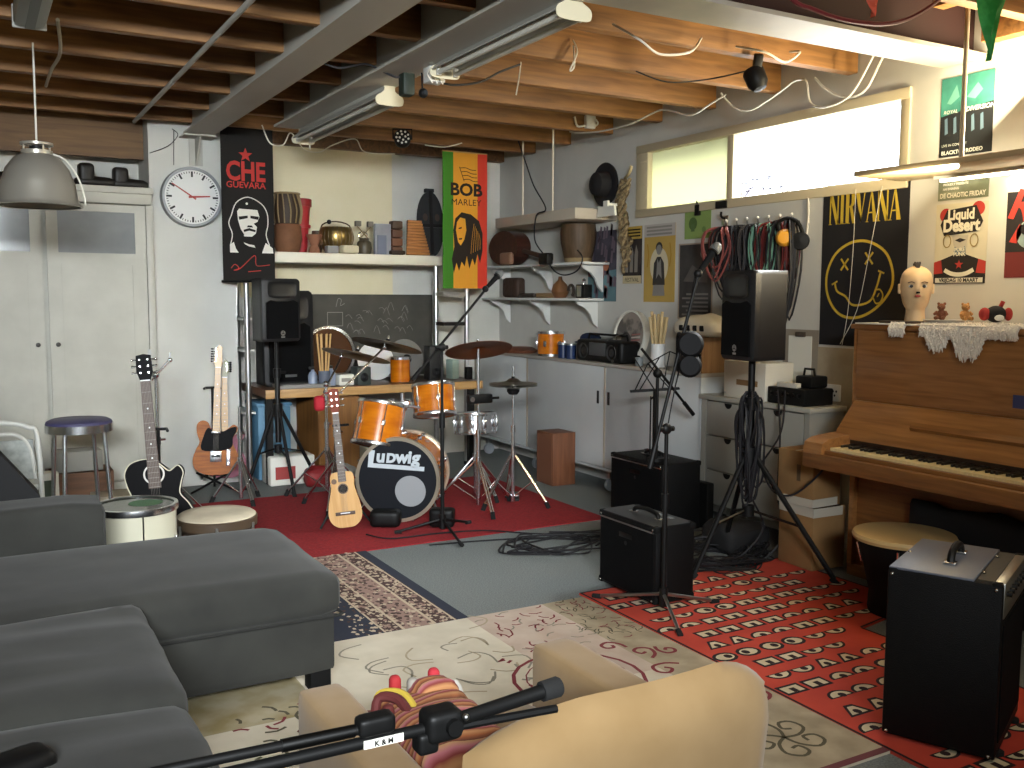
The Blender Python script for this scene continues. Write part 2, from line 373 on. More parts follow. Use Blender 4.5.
def hand(name, ang, ln, wd, y):
    a = math.radians(ang); d = (math.sin(a), math.cos(a)); n_ = (d[1] * wd, -d[0] * wd)
    MB().prism([(-d[0] * .03 - n_[0], -d[1] * .03 - n_[1]), (-d[0] * .03 + n_[0], -d[1] * .03 + n_[1]), (d[0] * ln + n_[0] * .6, d[1] * ln + n_[1] * .6), (d[0] * ln - n_[0] * .6, d[1] * ln - n_[1] * .6)], y, y - .002, redhand).build(name, t)
hand('minute_hand', -57, .18, .006, -.034); hand('hour_hand', 86, .13, .008, -.038)
# ---- steel bracket under the left beam
t = MB(MX.Rotation(PI / 2, 4, 'Z')).prism([(0, 0), (-.2, 0), (-.02, -.2), (0, -.2)], -.006, .006, greysteel).build('beam_bracket')
t.data.transform(MX.Rotation(0, 4, 'Z')); bmb = MB().box((-.12, -.2, .0), (.12, 0, .012), greysteel).box((-.05, -.012, -.2), (.05, 0, 0), greysteel).build('mount_plate', t); at(t, (1.56, 7.698, 2.687)); tag(t, 'grey triangular steel bracket under the beam end above the clock', 'bracket')
# ---- banner with star and portrait
bann = H('banner_black', '15120f', .9, bump=.1, scale=200); bred = H('banner_red', 'b0352f', .9); bwhite = H('banner_white', 'd9d6cc', .9)
t = thing('banner', 'tall black banner with red star, red lettering and white bearded portrait', 'banner', (1.70, 7.49, 1.605))
mb = MB(); W, Hh = .40, 1.165
mb.box((0, 0, 0), (W, .003, Hh), bann)
st = []
for k in range(10):
    a = PI / 2 + k * PI / 5; q = .055 if k % 2 == 0 else .023; st.append((.187 + q * math.cos(a), .962 + q * math.sin(a)))
mb.flat(st, bred)
mb.text('CHE', .2, .187, .772, bred, sx=.78, bold=.006); mb.text('GUEVARA', .066, .187, .714, bred, sx=1.02, bold=.001)
# plain cap-and-beard portrait, drawn with a few flat shapes
mb.line([(.07, .50), (.05, .44), (.075, .36), (.06, .28)], .007, bwhite, sm=4)
mb.line([(.07, .50), (.11, .60), (.2, .645), (.3, .60), (.345, .53), (.35, .44), (.335, .36), (.36, .28)], .008, bwhite, sm=4)
mb.flat([(.115, .535), (.13, .555), (.27, .55), (.285, .5), (.27, .46), (.24, .445), (.265, .42), (.255, .37), (.225, .345), (.165, .345), (.14, .40), (.12, .47)], bwhite)
for p in ([(.125, .495), (.195, .505), (.195, .485), (.13, .47)], [(.215, .505), (.28, .5), (.275, .475), (.215, .485)], [(.195, .43), (.225, .43), (.235, .415), (.185, .415)], [(.16, .395), (.205, .41), (.255, .395), (.25, .38), (.205, .39), (.165, .378)], [(.14, .40), (.165, .36), (.16, .34), (.13, .35)]): mb.flat(p, bann, -.002)
mb.flat([(.055, .22), (.055, .28), (.085, .30), (.1, .25), (.12, .22)], bwhite); mb.flat([(.3, .22), (.33, .30), (.385, .26), (.39, .22)], bwhite)
mb.flat([(.16, .30), (.2, .285), (.24, .28), (.25, .26), (.2, .27), (.17, .285)], bwhite); mb.disc((.19, .595), .009, bwhite)
mb.line([(.06, .1), (.09, .13), (.12, .1), (.08, .085), (.13, .1), (.24, .2), (.25, .14), (.27, .12), (.36, .13)], .006, bred, sm=5); mb.line([(.19, .075), (.29, .085)], .006, bred)
mb.build('cloth', t)
MB().cyl((-.012, .002, .0), (W + .005, .002, .004), .009, black, n=8).build('lower_rod', t)
# ---- red, yellow and green banner
gr = H('banner_green', '3d7a1e', .9); ye = H('banner_amber', 'd9962a', .9); rd = H('banner_scarlet', 'cc3b28', .9); dk = H('banner_dark', '231a10', .9)
t = thing('banner', 'green, amber and red striped banner with a long-haired portrait', 'banner', (3.555, 7.49, 1.565))
mb = MB(); W, Hh = .43, 1.165
mb.box((0, 0, 0), (W * .235, .003, Hh), gr).box((W * .235, 0, 0), (W * .78, .003, Hh), ye).box((W * .78, 0, 0), (W, .003, Hh), rd)
mb.text('BOB', .145, .225, .80, dk, sx=1.1, bold=.005); mb.text('MARLEY', .076, .225, .715, dk, sx=1.06)
mb.line([(.16, 1.04), (.205, .92)], .006, dk)
for k in range(4): mb.line([(.165 + k * .01, 1.03 - .032 * k), (.22 + k * .01, 1.035 - .032 * k), (.27 + k * .008, 1.02 - .032 * k), (.32 + k * .006, 1.02 - .032 * k)], .006, dk, sm=3)
mb.flat([(.10, .50), (.12, .60), (.18, .655), (.27, .64), (.35, .585), (.385, .48), (.385, .33), (.36, .22), (.335, .30), (.31, .2), (.285, .26), (.255, .17), (.23, .28), (.21, .19), (.18, .23), (.155, .15), (.13, .22), (.105, .13), (.085, .25), (.11, .36)], dk)
mb.flat([(.135, .57), (.165, .61), (.215, .6), (.225, .5), (.205, .42), (.17, .37), (.145, .4), (.125, .5)], ye, -.002)
mb.flat([(.15, .52), (.18, .53), (.18, .515), (.15, .51)], dk, -.003); mb.flat([(.15, .43), (.185, .435), (.18, .42), (.155, .418)], dk, -.003)
for k in range(5): mb.line([(.3 + .012 * k, .56 - .02 * k), (.28 + .02 * k, .42), (.27 + .022 * k, .30 + .01 * k)], .003, ye, -.002, sm=3)
mb.build('cloth', t)
MB().cyl((.0, .004, Hh), (W, .004, Hh), .007, deskwood, n=8).build('upper_rod', t)
# ---- tube shelving with the long white shelf
t = thing('tube_shelving', 'chrome tube shelving with a thick white top shelf behind the drum kit', 'shelving', (0, 0, 0))
MB().box((2.08, 7.70, 1.765), (3.66, 8.12, 1.85), H('shelf_cream', 'e4ddc8', .45), .006).build('shelf', t)
for x, y, z1 in ((1.90, 7.6, 1.76), (1.93, 8.05, 1.76), (3.60, 7.73, 1.762), (3.82, 7.56, 1.60)):
    m_ = MB().cyl((x, y, .03), (x, y, z1), .022, steel, n=12).build('upright', t)
    MB().cyl((x, y, 0), (x, y, .03), .026, rubber, n=12).build('foot', m_)
for z in (1.24, 1.5): MB().box((3.59, 7.55, z), (3.83, 7.74, z + .03), darksteel if z < 1.3 else steel).build('crossbar', t)
for z in (.55, 1.05, 1.3): MB().box((1.87, 7.62, z), (1.96, 8.06, z + .02), white).build('side_shelf', t)
# ---- desk
t = thing('desk', 'long oak-edged desk under the chalkboard behind the drums', 'desk', (1.97, 7.35, 0))
MB().box((0, .012, .70), (1.9, .75, .765), H('desk_top_brown', '5a3c28', .3), .004).build('top', t)
MB().box((0, 0, .695), (1.9, .012, .765), deskwood, .003).build('edge_strip', t)
MB().box((.45, .1, .0), (.80, .7, .695), wood('pedestal_wood', hexc('94652f'), hexc('7a5024'), 'z', knots=False)).box((.46, .09, .05), (.79, .1, .66), wood('pedestal_front', hexc('9a6a33'), hexc('805628'), 'z', knots=False)).build('pedestal', t)
for x in (.03, 1.82): MB().box((x, .1, 0), (x + .05, .15, .695), darksteel).build('leg', t)
# ---- chalkboard
chalk = H('chalk', '8f8d84', 1)
brd = H('chalkboard_slate', '3c3a33', .7, c2='4a473f', scale=4)
mb = MB().box((0, 0, 0), (1.5, .02, .74), brd)
mb.line([(.48, .46), (.62, .46), (.62, .58), (.48, .58)], .006, chalk, closed=True)
random.seed(4)
for k in range(26):
    x = .62 + .62 * random.random(); z = .38 + .26 * random.random(); mb.line([(x, z), (x + .03, z + .06 * random.random()), (x + .06, z - .02)], .0025, chalk, sm=3)
mb.line([(.56, .63), (.58, .70), (.61, .69), (.60, .64), (.64, .66)], .004, chalk, sm=3)
o = tag(at(mb.build('chalkboard'), (2.27, 8.17, .77)), 'dark chalkboard with faint chalk scribbles on the back wall', 'chalkboard')

# ---------------------------------------------------------------- loudspeakers
def pa_speaker(lbl, loc, rz, w, h, d, logo=True, base=True):
    t = thing('loudspeaker', lbl, 'loudspeaker', loc, rz)
    pl = H('speaker_shell', '1b1b1c', .5, bump=.15, scale=300)
    prof = [(-w * .5, 0), (-w * .46, -.0), (w * .46, 0), (w * .5, .0)]
    mb = MB()
    # tapered shell: wide front, narrow back, rounded corners
    out = [(-.5, -.0), (-.5, .12), (-.46, .2), (-.30, .97), (-.24, 1), (.24, 1), (.30, .97), (.46, .2), (.5, .12), (.5, -.0), (.46, -.03), (-.46, -.03)]
    zs = [(0, .86), (.02, .95), (.05, 1), (.95, 1), (.98, .95), (1, .86)]
    n = len(out); vs = []; 
    for z, k in zs: vs += [(x * w * (k if abs(x) > .3 else 1), (y * d) if y > .1 else y * d + (1 - k) * d * .12, z * h) for x, y in out]
    fs = []
    for i in range(len(zs) - 1): fs += [(i * n + (k + 1) % n, i * n + k, (i + 1) * n + k, (i + 1) * n + (k + 1) % n) for k in range(n)]
    fs += [tuple(range(n)), tuple(range((len(zs) - 1) * n + n - 1, (len(zs) - 1) * n - 1, -1))]
    mb.faces(vs, fs, pl); mb.build('cabinet', t)
    fy = -.03 * d - .002
    # waveguide horn: a recessed flare above the grille
    hm = MB(); x0, x1, z0, z1 = -w * .38, w * .38, h * .69, h * .955
    rings = [(1, fy - .008), (.93, fy - .004), (.62, fy + .0015 + .0), (.3, fy + .001)]
    cx, cz = 0, (z0 + z1) / 2; vs = []; N_ = 24
    for k_, y_ in rings:
        for q in range(N_):
            a = 2 * PI * q / N_; ex = abs(math.cos(a)) ** .45 * math.copysign(1, math.cos(a)); ez = abs(math.sin(a)) ** .45 * math.copysign(1, math.sin(a))
            vs.append((cx + ex * (x1 - x0) / 2 * k_, y_, cz + ez * (z1 - z0) / 2 * k_ ** .7))
    fs = [(i * N_ + (k + 1) % N_, i * N_ + k, (i + 1) * N_ + k, (i + 1) * N_ + (k + 1) % N_) for i in range(3) for k in range(N_)] + [tuple(range(3 * N_ + N_ - 1, 3 * N_ - 1, -1))]
    hm.faces(vs, fs, H('horn_black', '19191a', .35)); hm.box((-w * .2, fy - .004, h * .70), (w * .2, fy + .002, h * .715), black); hm.build('horn', t)
    gm = MB(); g = [(-.42, .05), (.42, .05), (.42, .62), (.30, .66), (.16, .64), (-.16, .64), (-.30, .66), (-.42, .62)]
    gm.prism([(x * w, z * h) for x, z in g], fy - .008, fy + .004, blackf)
    gm.build('grille', t)
    if logo:
        lm = MB().disc((0, h * .135), w * .062, steel, fy - .0095, 20).box((-w * .05, fy - .0095, h * .062), (w * .05, fy - .0085, h * .085), steel)
        for a in (90, 210, 330): lm.line([(0, h * .135), (w * .05 * math.cos(math.radians(a)), h * .135 + w * .05 * math.sin(math.radians(a)))], w * .016, black, fy - .0105)
        lm.build('badge', t)
    return t
def tripod(lbl, loc, rz, ztop, zhub, rfoot, feet=None, name='speaker_stand', r=.018):
    t = thing(name, lbl, 'speaker stand', loc, rz)
    MB().cyl((0, 0, zhub - .25), (0, 0, zhub + .3), r * 1.1, darksteel, n=12).cyl((0, 0, zhub + .2), (0, 0, ztop), r * .92, black, n=12).build('pole', t)
    MB().cyl((0, 0, zhub - .05), (0, 0, zhub + .05), r * 2.1, black, n=12).build('collar', t); MB().cyl((0, 0, zhub + .25), (0, 0, zhub + .32), r * 1.6, black, n=12).build('clamp', t)
    MB().cyl((0, 0, zhub + .29), (.07, 0, zhub + .29), .009, black, n=8).build('knob', t)
    lo = MB().cyl((0, 0, zhub - .33), (0, 0, zhub - .27), r * 1.7, black, n=12)
    lo.build('lower_collar', t)
    for k in range(3):
        a = 2 * PI * k / 3 + PI / 6
        fx, fy = (feet[k] if feet else (rfoot * math.cos(a), rfoot * math.sin(a)))
        d = V((fx, fy, 0)).normalized()
        l = MB().tube([d * r * 1.8 + V((0, 0, zhub)), V((fx, fy, .03))], .014, black, 8).build('leg', t)
        MB().cyl((fx - d.x * .015, fy - d.y * .015, .035), (fx + d.x * .02, fy + d.y * .02, .002), .016, rubber, n=8).build('rubber_foot', l)
        q = V((fx, fy, .03)).lerp(d * r * 1.8 + V((0, 0, zhub)), .42)
        MB().tube([d * r * 1.3 + V((0, 0, zhub - .3)), q], .008, darksteel, 6).build('brace', l)
    return t
tripod('black tripod stand holding the loudspeaker in front of the oak desk', (2.03, 7.24, 0), 0, 1.16, .62, .36, [(-.22, .10), (.34, .1), (.02, -.33)])
pa_speaker('black loudspeaker with silver badge on the tripod stand before the desk', (2.05, 7.16, 1.15), 14, .32, .475, .28)
t = pa_speaker('large black loudspeaker standing on the desk behind the tripod loudspeaker', (2.235, 7.6, .767), 10, .43, .77, .36, False)
MB().box((-.05, -.03, .075), (.05, -.024, .095), steel).build('name_plate', t)
# ================================================================ things on the white shelf
clay = H('clay_brown', '7a5236', .8, c2='6a452c', scale=9)
rope = H('jute_rope', '8d7a58', .9)
t = thing('roped_drum', 'brown rope-strung wooden drum with clay base at the shelf end by the black banner', 'drum', (2.325, 7.9, 1.851))
MB().lathe([(0, 0), (.085, 0), (.105, .04), (.118, .12), (.112, .22), (.1, .235), (0, .235)], clay).build('base', t)
MB().lathe([(.095, .235), (.112, .3), (.108, .36), (.1, .44), (.09, .485), (0, .487)], H('dark_drum_wood', '3a2a1c', .6)).build('shell', t)
mb = MB()
for k in range(14):
    a = 2 * PI * k / 14; b = a + .18; mb.tube([(.098 * math.cos(a), .098 * math.sin(a), .48), (.122 * math.cos(b), .122 * math.sin(b), .35), (.106 * math.cos(b), .106 * math.sin(b), .24)], .006, rope, 5, 4)
mb.tube([(.102 * math.cos(2 * PI * k / 20), .102 * math.sin(2 * PI * k / 20), .485) for k in range(20)], .009, rope, 6, closed=True)
mb.build('lacing', t)
t = thing('hand_drum', 'slim red hand drum standing behind the rope-strung drum on the white shelf', 'drum', (2.485, 8.06, 1.851))
MB().lathe([(0, .0), (.05, 0), (.06, .12), (.075, .3), (.09, .45), (0, .452)], redm).build('shell', t)
MB().lathe([(.092, .40), (.097, .40), (.097, .46), (.09, .465), (0, .46)], H('red_hoop', '8f1d20', .4)).build('hoop', t); MB().lathe([(.07, .22), (.085, .22), (.085, .245), (.07, .245)], redm).build('ring', t)
t = MB().lathe([(0, 0), (.05, 0), (.048, .02), (.03, .06), (.05, .11), (.068, .15), (.06, .152), (.03, .1), (0, .09)], H('terracotta', '8d5f46', .8))
tag(at(t.build('clay_goblet'), (2.52, 7.8, 1.851)), 'small terracotta goblet in front of the red hand drum', 'goblet')
t = thing('tabla', 'round polished brass kettle drum with carrying ring on the white shelf', 'drum', (2.745, 7.9, 1.851))
MB().lathe([(0, 0), (.07, 0), (.12, .05), (.145, .12), (.14, .2), (.125, .225), (0, .227)], H('old_brass', 'a38a55', .3, metal=1), n=40).build('bowl', t)
mb = MB()
for k in range(24): a = 2 * PI * k / 24; mb.tube([(.128 * math.cos(a), .128 * math.sin(a), .225), (.148 * math.cos(a), .148 * math.sin(a), .12), (.085 * math.cos(a), .085 * math.sin(a), .012)], .004, rope, 4, 4)
mb.build('strap', t)
MB().tube([(-.13 * math.cos(PI * k / 8), 0, .225 + .05 * math.sin(PI * k / 8)) for k in range(9)], .006, H('cord_dark', '4a3625', .8), 6).ball((-.06, 0, .27), .02, darksteel).build('ring_handle', t)
t = MB().lathe([(0, 0), (.035, 0), (.042, .04), (.046, .15), (.042, .2), (0, .2)], H('dark_bowl_wood', '4a3422', .5)); tag(at(t.build('wooden_drum'), (2.625, 8.05, 1.851)), 'dark wooden drum half hidden behind the brass kettle drum', 'drum')
t = MB().soft((0, 0, .035), (.075, .05, .035), .02, H('cream_pouch', 'cfc4a2', .8), 6); tag(at(t.build('pouch'), (2.80, 7.735, 1.851), 10), 'small cream pouch lying before the brass kettle drum', 'pouch')
t = MB().box((-.05, -.035, 0), (.05, .035, .06), H('grey_tin', '8a8a86', .5), .005); tag(at(t.build('tin'), (2.65, 7.74, 1.851), 5), 'small grey tin beside the terracotta goblet', 'tin')
t = thing('rattle_jar', 'small dark jar with two square-headed beaters and a silver strap', 'jar', (2.96, 7.8, 1.851))
MB().lathe([(0, 0), (.055, 0), (.065, .05), (.06, .1), (.04, .12), (.045, .135), (0, .135)], H('jar_glaze', '4d4636', .4)).build('body', t)
for s in (-1, 1):
    b_ = MB().cyl((-.04 * s, 0, .13), (.075 * s, 0, .25), .004, rope, n=6).build('beater', t); MB().box((.055 * s - .025, -.02, .235), (.055 * s + .025, .02, .28), H('felt_grey%d' % s, '6d675c', .9), .004).build('beater_head', b_)
MB().tube([(.04 * math.cos(k * .6), .03, .16 + .03 * math.sin(k * .6)) for k in range(10)], .007, nickel, 6).build('strap', t)
t = MB().box((0, 0, 0), (.15, .05, .27), H('perspex_grey', '9a9ba0', .3, c2='84868c', scale=5), .006).box((.02, -.012, .0), (.1, 0, .17), H('blue_grey_card', '6f7686', .6)); tag(at(t.build('perspex_box'), (3.08, 7.85, 1.851)), 'grey perspex box leaning next to the wooden bar chimes', 'box')
t = thing('xylophone', 'wooden xylophone with orange bars propped upright on the white shelf', 'xylophone', (3.46, 7.78, 1.851), 0, None, (math.radians(-14), 0, 0))
barw = wood('bar_wood', hexc('c98a4e'), hexc('b0743c'), 'x', knots=False)
MB().prism([(-.10, 0), (.10, 0), (.06, .33), (-.06, .33)], .02, .05, H('frame_dark_wood', '4a2c1a', .5)).build('frame', t)
for k in range(12): z = .01 + k * .0265; hw = .112 - .046 * k / 11; MB().box((-hw, -.0, z), (hw, .02, z + .021), barw, .003).build('bar', t)
for k in range(4): t_ = MB().soft((0, 0, .03), (.05, .04, .03), .02, H('maraca_brown%d' % k, ['5a3722', '6a3f26', '4a2f20', '704428'][k], .5), 5)
t = thing('wood_blocks', 'stacked dark wooden block percussion left of the xylophone', 'percussion', (3.285, 7.88, 1.851))
for k in range(4): MB().soft((0, 0, .04 + .075 * k), (.05, .045, .036), .012, H('block_brown%d' % k, ['5a3722', '6f4429', '5d3a25', '45301f'][k], .5), 5).build('block', t)
t = MB().soft((0, 0, .02), (.07, .03, .02), .015, H('dark_claves', '2d2118', .6), 5); tag(at(t.build('clave'), (3.24, 7.745, 1.851), 6), 'dark wooden clave at the shelf front before the stacked blocks', 'clave')
# dark ukulele case / shield leaning at the shelf end
t = thing('oval_shield', 'tall dark oval carved panel leaning behind the striped banner', 'carving', (3.70, 8.02, 1.852), 0, None, (math.radians(-5), 0, 0))
darkc = H('carved_black', '26292b', .5, bump=.4, scale=30)
MB().prism([(.13 * math.cos(2 * PI * k / 28), .3 + .3 * math.sin(2 * PI * k / 28)) for k in range(28)], 0, .03, darkc).build('panel', t)
MB().box((-.015, -.015, .02), (.015, 0, .6), darksteel).box((-.12, -.012, .27), (.12, 0, .30), darksteel).build('strips', t)
for s in (-1, 1): MB().disc((.06 * s, .36), .035, H('carved_brown%d' % s, '4a3a34', .6), -.013, 16, .7).build('inlay', t)
MB().box((-.045, -.005, .59), (.045, .035, .625), darkc, .006).build('cap', t)

# ================================================================ things on the desk
t = thing('drum_on_edge', 'round dark drum with chrome lugs standing on edge beside the desk loudspeaker', 'drum', (2.62, 7.85, 1.005))
MB().lathe([(0, .07), (.225, .07), (.225, -.07), (0, -.07)], H('drum_brown', '4a2c18', .25), (0, 0, 0), (0, -1, 0), 40).build('shell', t)
MB().lathe([(.225, .06), (.238, .06), (.238, .08), (.215, .085), (.21, .075)], chrome, (0, 0, 0), (0, -1, 0), 40).build('hoop', t)
for k in range(10): a = 2 * PI * k / 10 + .2; MB().box((-.013, -.06, .222), (.013, .05, .237), chrome, .004).build('lug', t).rotation_euler = (0, a, 0)
stickw = H('stick_wood', 'd1a568', .5)
t = MB().lathe([(0, 0), (.045, 0), (.047, .13), (.042, .13), (.04, .01), (0, .01)], H('pot_grey', '5c6270', .5)); tag(at(t.build('stick_pot'), (2.465, 7.42, .766)), 'grey pot full of drumsticks at the front of the desk', 'pot')
for k in range(8):
    a = 2 * PI * k / 8; x, y = .022 * math.cos(a), .022 * math.sin(a); m_ = MB().cyl((0, 0, 0), (x * 1.6, y * 1.6, .40), .0072, stickw, .006, 8).ball((x * 1.6, y * 1.6, .405), .0075, stickw, n=6).build('drumstick'); at(m_, (2.465 + x, 7.42 + y, .78)); tag(m_, 'pale wooden drumstick standing in the grey pot on the desk', 'drumstick', 'drumsticks in the desk pot')
bot = H('bottle_blue_grey', '8792a6', .3)
for k, (x, y, l) in enumerate(((2.375, 7.44, 'blue-grey spray bottle left of the drumstick pot'), (2.55, 7.5, 'blue-grey spray bottle just right of the drumstick pot'))):
    t = thing('spray_bottle', l, 'bottle', (x, y, .766)); MB().lathe([(0, 0), (.036, 0), (.038, .09), (.025, .12), (.014, .125), (.014, .14), (0, .14)], bot, n=16).build('body', t); MB().box((-.03, -.011, .14), (.012, .011, .165), darksteel, .004).build('spray_head', t)
t = MB().box((0, 0, 0), (.13, .17, .09), paper, .01).box((.02, -.001, .03), (.1, 0, .06), H('box_print', '8e8a80', .7)); tag(at(t.build('carton'), (2.60, 7.45, .766), 0), 'small white carton right of the spray bottles on the desk', 'carton')
def monitor(lbl, loc, w, h, col, rz=0):
    t = thing('monitor_speaker', lbl, 'small loudspeaker', loc, rz); c_ = H('monitor_shell', col, .5)
    MB().box((-w / 2, 0, 0), (w / 2, .13, h), c_, .008).build('cabinet', t)
    MB().lathe([(w * .4, -.006), (w * .36, -.012), (w * .3, 0), (.012, .02), (0, .012)], H('cone_dark', '17181a', .5), (0, 0, w * .52), (0, -1, 0), 24).build('woofer', t)
    if h > .25: MB().lathe([(w * .2, -.006), (w * .16, -.01), (w * .1, .0), (0, .004)], black, (0, 0, h - w * .35), (0, -1, 0), 16).build('tweeter', t)
    return t
monitor('small dark green-grey monitor speaker beside the white carton on the desk', (2.80, 7.40, .766), .125, .15, '3b423f', 8)
monitor('tall slim black monitor speaker at the right end of the chalkboard', (3.52, 7.55, .766), .13, .30, '19191a')
t = MB().lathe([(0, .006), (.165, .006), (.17, 0), (.165, -.006), (0, -.006)], clearskin, (0, 0, 0), (0, -1, 0), 36); o = t.build('drumskin'); o.location = (3.08, 7.86, .93); o.rotation_euler = (math.radians(-12), 0, 0); tag(o, 'loose white drum head leaning on the chalkboard behind the dark cymbals', 'drum head')
t = thing('grey_disc', 'round grey disc with a black hole leaning against the chalkboard', 'disc', (3.37, 7.88, .945), 0, None, (math.radians(-12), 0, 0))
gd = H('grey_disc', '77756f', .5); MB().lathe([(0, .008), (.17, .005), (.172, 0), (.17, -.005), (0, -.005)], gd, (0, 0, 0), (0, -1, 0), 40).build('plate', t); MB().disc((.01, -.01), .042, black, -.0095).build('hole', t)
t = thing('mini_drum', 'small amber drum on the desk between the drum head and the grey disc', 'drum', (3.20, 7.60, .766)); MB().cyl((0, 0, .0), (0, 0, .2), .085, amber, n=28).build('shell', t); MB().lathe([(.085, .19), (.092, .19), (.092, .21), (0, .208)], chrome).build('hoop', t)
t = MB().box((0, 0, 0), (.42, .2, .03), H('paper_stack', '8d8a85', .7), .004).build('paper_stack'); tag(at(t, (2.08, 7.36, .766), 0), 'flat grey stack of papers at the desk front below the loudspeaker', 'papers')
t = MB().box((0, 0, 0), (.07, .1, .17), H('mint_card', 'a9c0b4', .6), .004).build('card_box'); tag(at(t, (3.70, 7.6, .766), 10), 'pale mint card box by the chrome tube at the desk end', 'box')
t = MB().box((0, 0, 0), (.06, .05, .11), black, .008).build('black_mug'); tag(at(t, (3.79, 7.5, .766)), 'small black container at the far right end of the desk', 'container')
# under the desk
t = thing('storage_crate', 'light blue plastic crate under the left end of the desk', 'crate', (1.985, 7.66, 0)); bl = H('crate_blue', '5a86a2', .6)
MB().box((0, 0, 0), (.27, .36, .60), bl, .012).build('body', t); MB().box((-.01, -.01, .60), (.28, .37, .63), bl, .006).build('lid', t)
t = MB().box((0, 0, 0), (.36, .26, .23), paper, .012).box((.04, -.002, .05), (.2, 0, .15), H('box_label_red', 'a33f3c', .7)); tag(at(t.build('cardboard_box'), (2.0, 7.37, 0), 0), 'white cardboard box with red print under the left loudspeaker stand', 'box')
for k, (x, y, c, l) in enumerate(((2.34, 7.22, '8a1f22', 'crumpled red bag behind the left loudspeaker stand'), (2.52, 7.2, '8e8c88', 'grey crumpled bag on the red carpet edge by the desk pedestal'))):
    o = MB().soft((0, 0, .07), (.11, .08, .07), .05, H('bag_%d' % k, c, .6), 8, .02, .03, k * 3, 18).build('bag'); tag(at(o, (x, y, .006)), l, 'bag')
# ================================================================ right wall: hanging shelves, cabinet, drawers
greyshelf = H('shelf_greige', 'b9ae9d', .55)
t = thing('hanging_shelf', 'deep greige shelf hung on thin white rods above the brown lute', 'shelf', (4.1, 6.26, 2.1))
MB().box((0, 0, 0), (.40, 1.29, .085), greyshelf, .004).build('board', t)
for y in (.36, .84): MB().cyl((.02, y, .08), (.02, y, .86), .008, H('rod_cream', 'd9cfb8', .4), n=8).build('rod', t)
t = thing('hanging_shelf', 'pale wooden shelf hung from one rod above the piano and concert posters', 'shelf', (4.1, 1.6, 2.135))
MB().box((0, 0, 0), (.40, 1.98, .028), H('shelf_birch', 'c4b18c', .5), .003).build('board', t)
MB().cyl((.03, 1.37, .02), (.03, 1.37, .845), .011, H('rod_grey', 'b8ad99', .4), n=8).build('rod', t)
tubem = H('tube_glow', 'fff0cf', .5, emit=7)
t = thing('shelf_lamp', 'slim fluorescent lamp on top of the birch shelf near the wall', 'lamp', (4.40, 2.1, 2.163))
MB().box((-.02, 0, 0), (.02, 1.25, .02), white).build('batten', t); MB().cyl((0, .03, .032), (0, 1.22, .032), .012, tubem, n=10).build('tube', t)
t = thing('shelf_lamp', 'slim fluorescent lamp under the birch shelf above the mannequin head', 'lamp', (4.46, 2.1, 2.110))
MB().box((-.02, 0, .008), (.02, 1.25, .024), white).build('batten', t); MB().cyl((0, .03, 0), (0, 1.22, 0), .009, tubem, n=10).build('tube', t)
# two bracketed shelves in the corner
shw = H('shelf_white', 'd5d7d3', .5)
def brshelf(lbl, z, y0, y1):
    t = thing('bracket_shelf', lbl, 'shelf', (4.25, y0, z)); L_ = y1 - y0
    MB().box((0, 0, -.02), (.245, L_, 0), shw, .003).build('board', t)
    for y in (.1, L_ * .5, L_ - .12):
        pr_ = [(.245, -.02), (.03, -.02), (.05, -.05), (.12, -.08), (.17, -.13), (.2, -.2), (.245, -.24)]
        m_ = MB(MX.Translation((0, y, 0))); m_.prism(pr_, -.012, .012, shw); m_.build('bracket', t)
brshelf('upper white bracket shelf in the corner carrying the brown lute', 1.775, 6.35, 8.1)
brshelf('lower white bracket shelf in the corner carrying small wooden instruments', 1.485, 6.42, 8.1)
# cabinet with three sliding doors
t = thing('sideboard', 'long white sideboard with sliding doors on castors along the right wall', 'cabinet', (4.2, 4.87, 0))
swh = H('sideboard_white', 'c9cccb', .45, c2='c0c4c4', scale=2)
mb = MB().box((0, 0, .965), (.29, 3.3, .99), H('sideboard_top', 'aaa398', .5), .003).box((.03, .0, .17), (.29, 3.3, .965), swh).box((0, 0, .165), (.29, 3.3, .185), swh).box((0, 0, .185), (.03, .02, .965), swh); mb.build('body', t)
for k, (y0, y1, dx, hy) in enumerate(((.02, 1.13, .004, 1.06), (1.13, 2.30, .004, 1.2), (2.28, 3.3, .012, None))):
    d = MB().box((dx, y0, .187), (dx + .012, y1, .962), swh, .002).build('sliding_door', t)
    MB().box((dx - .003, y1 - .03, .187), (dx, y1 - .008, .962), greyshelf).build('door_edge', d)
    if hy: MB().box((dx - .004, hy - .014, .675), (dx + .001, hy + .014, .775), H('handle_recess%d' % k, '1c1c1c', .6), .004).build('handle', d)
for y in (.15, 1.1, 2.2, 3.1):
    c_ = MB().box((.04, y - .02, .1), (.09, y + .02, .168), steel).build('castor', t); MB().cyl((.065, y - .015, .05), (.065, y + .015, .05), .05, H('castor_grey%.1f' % y, '9aa0a4', .4), n=16).build('wheel', c_)
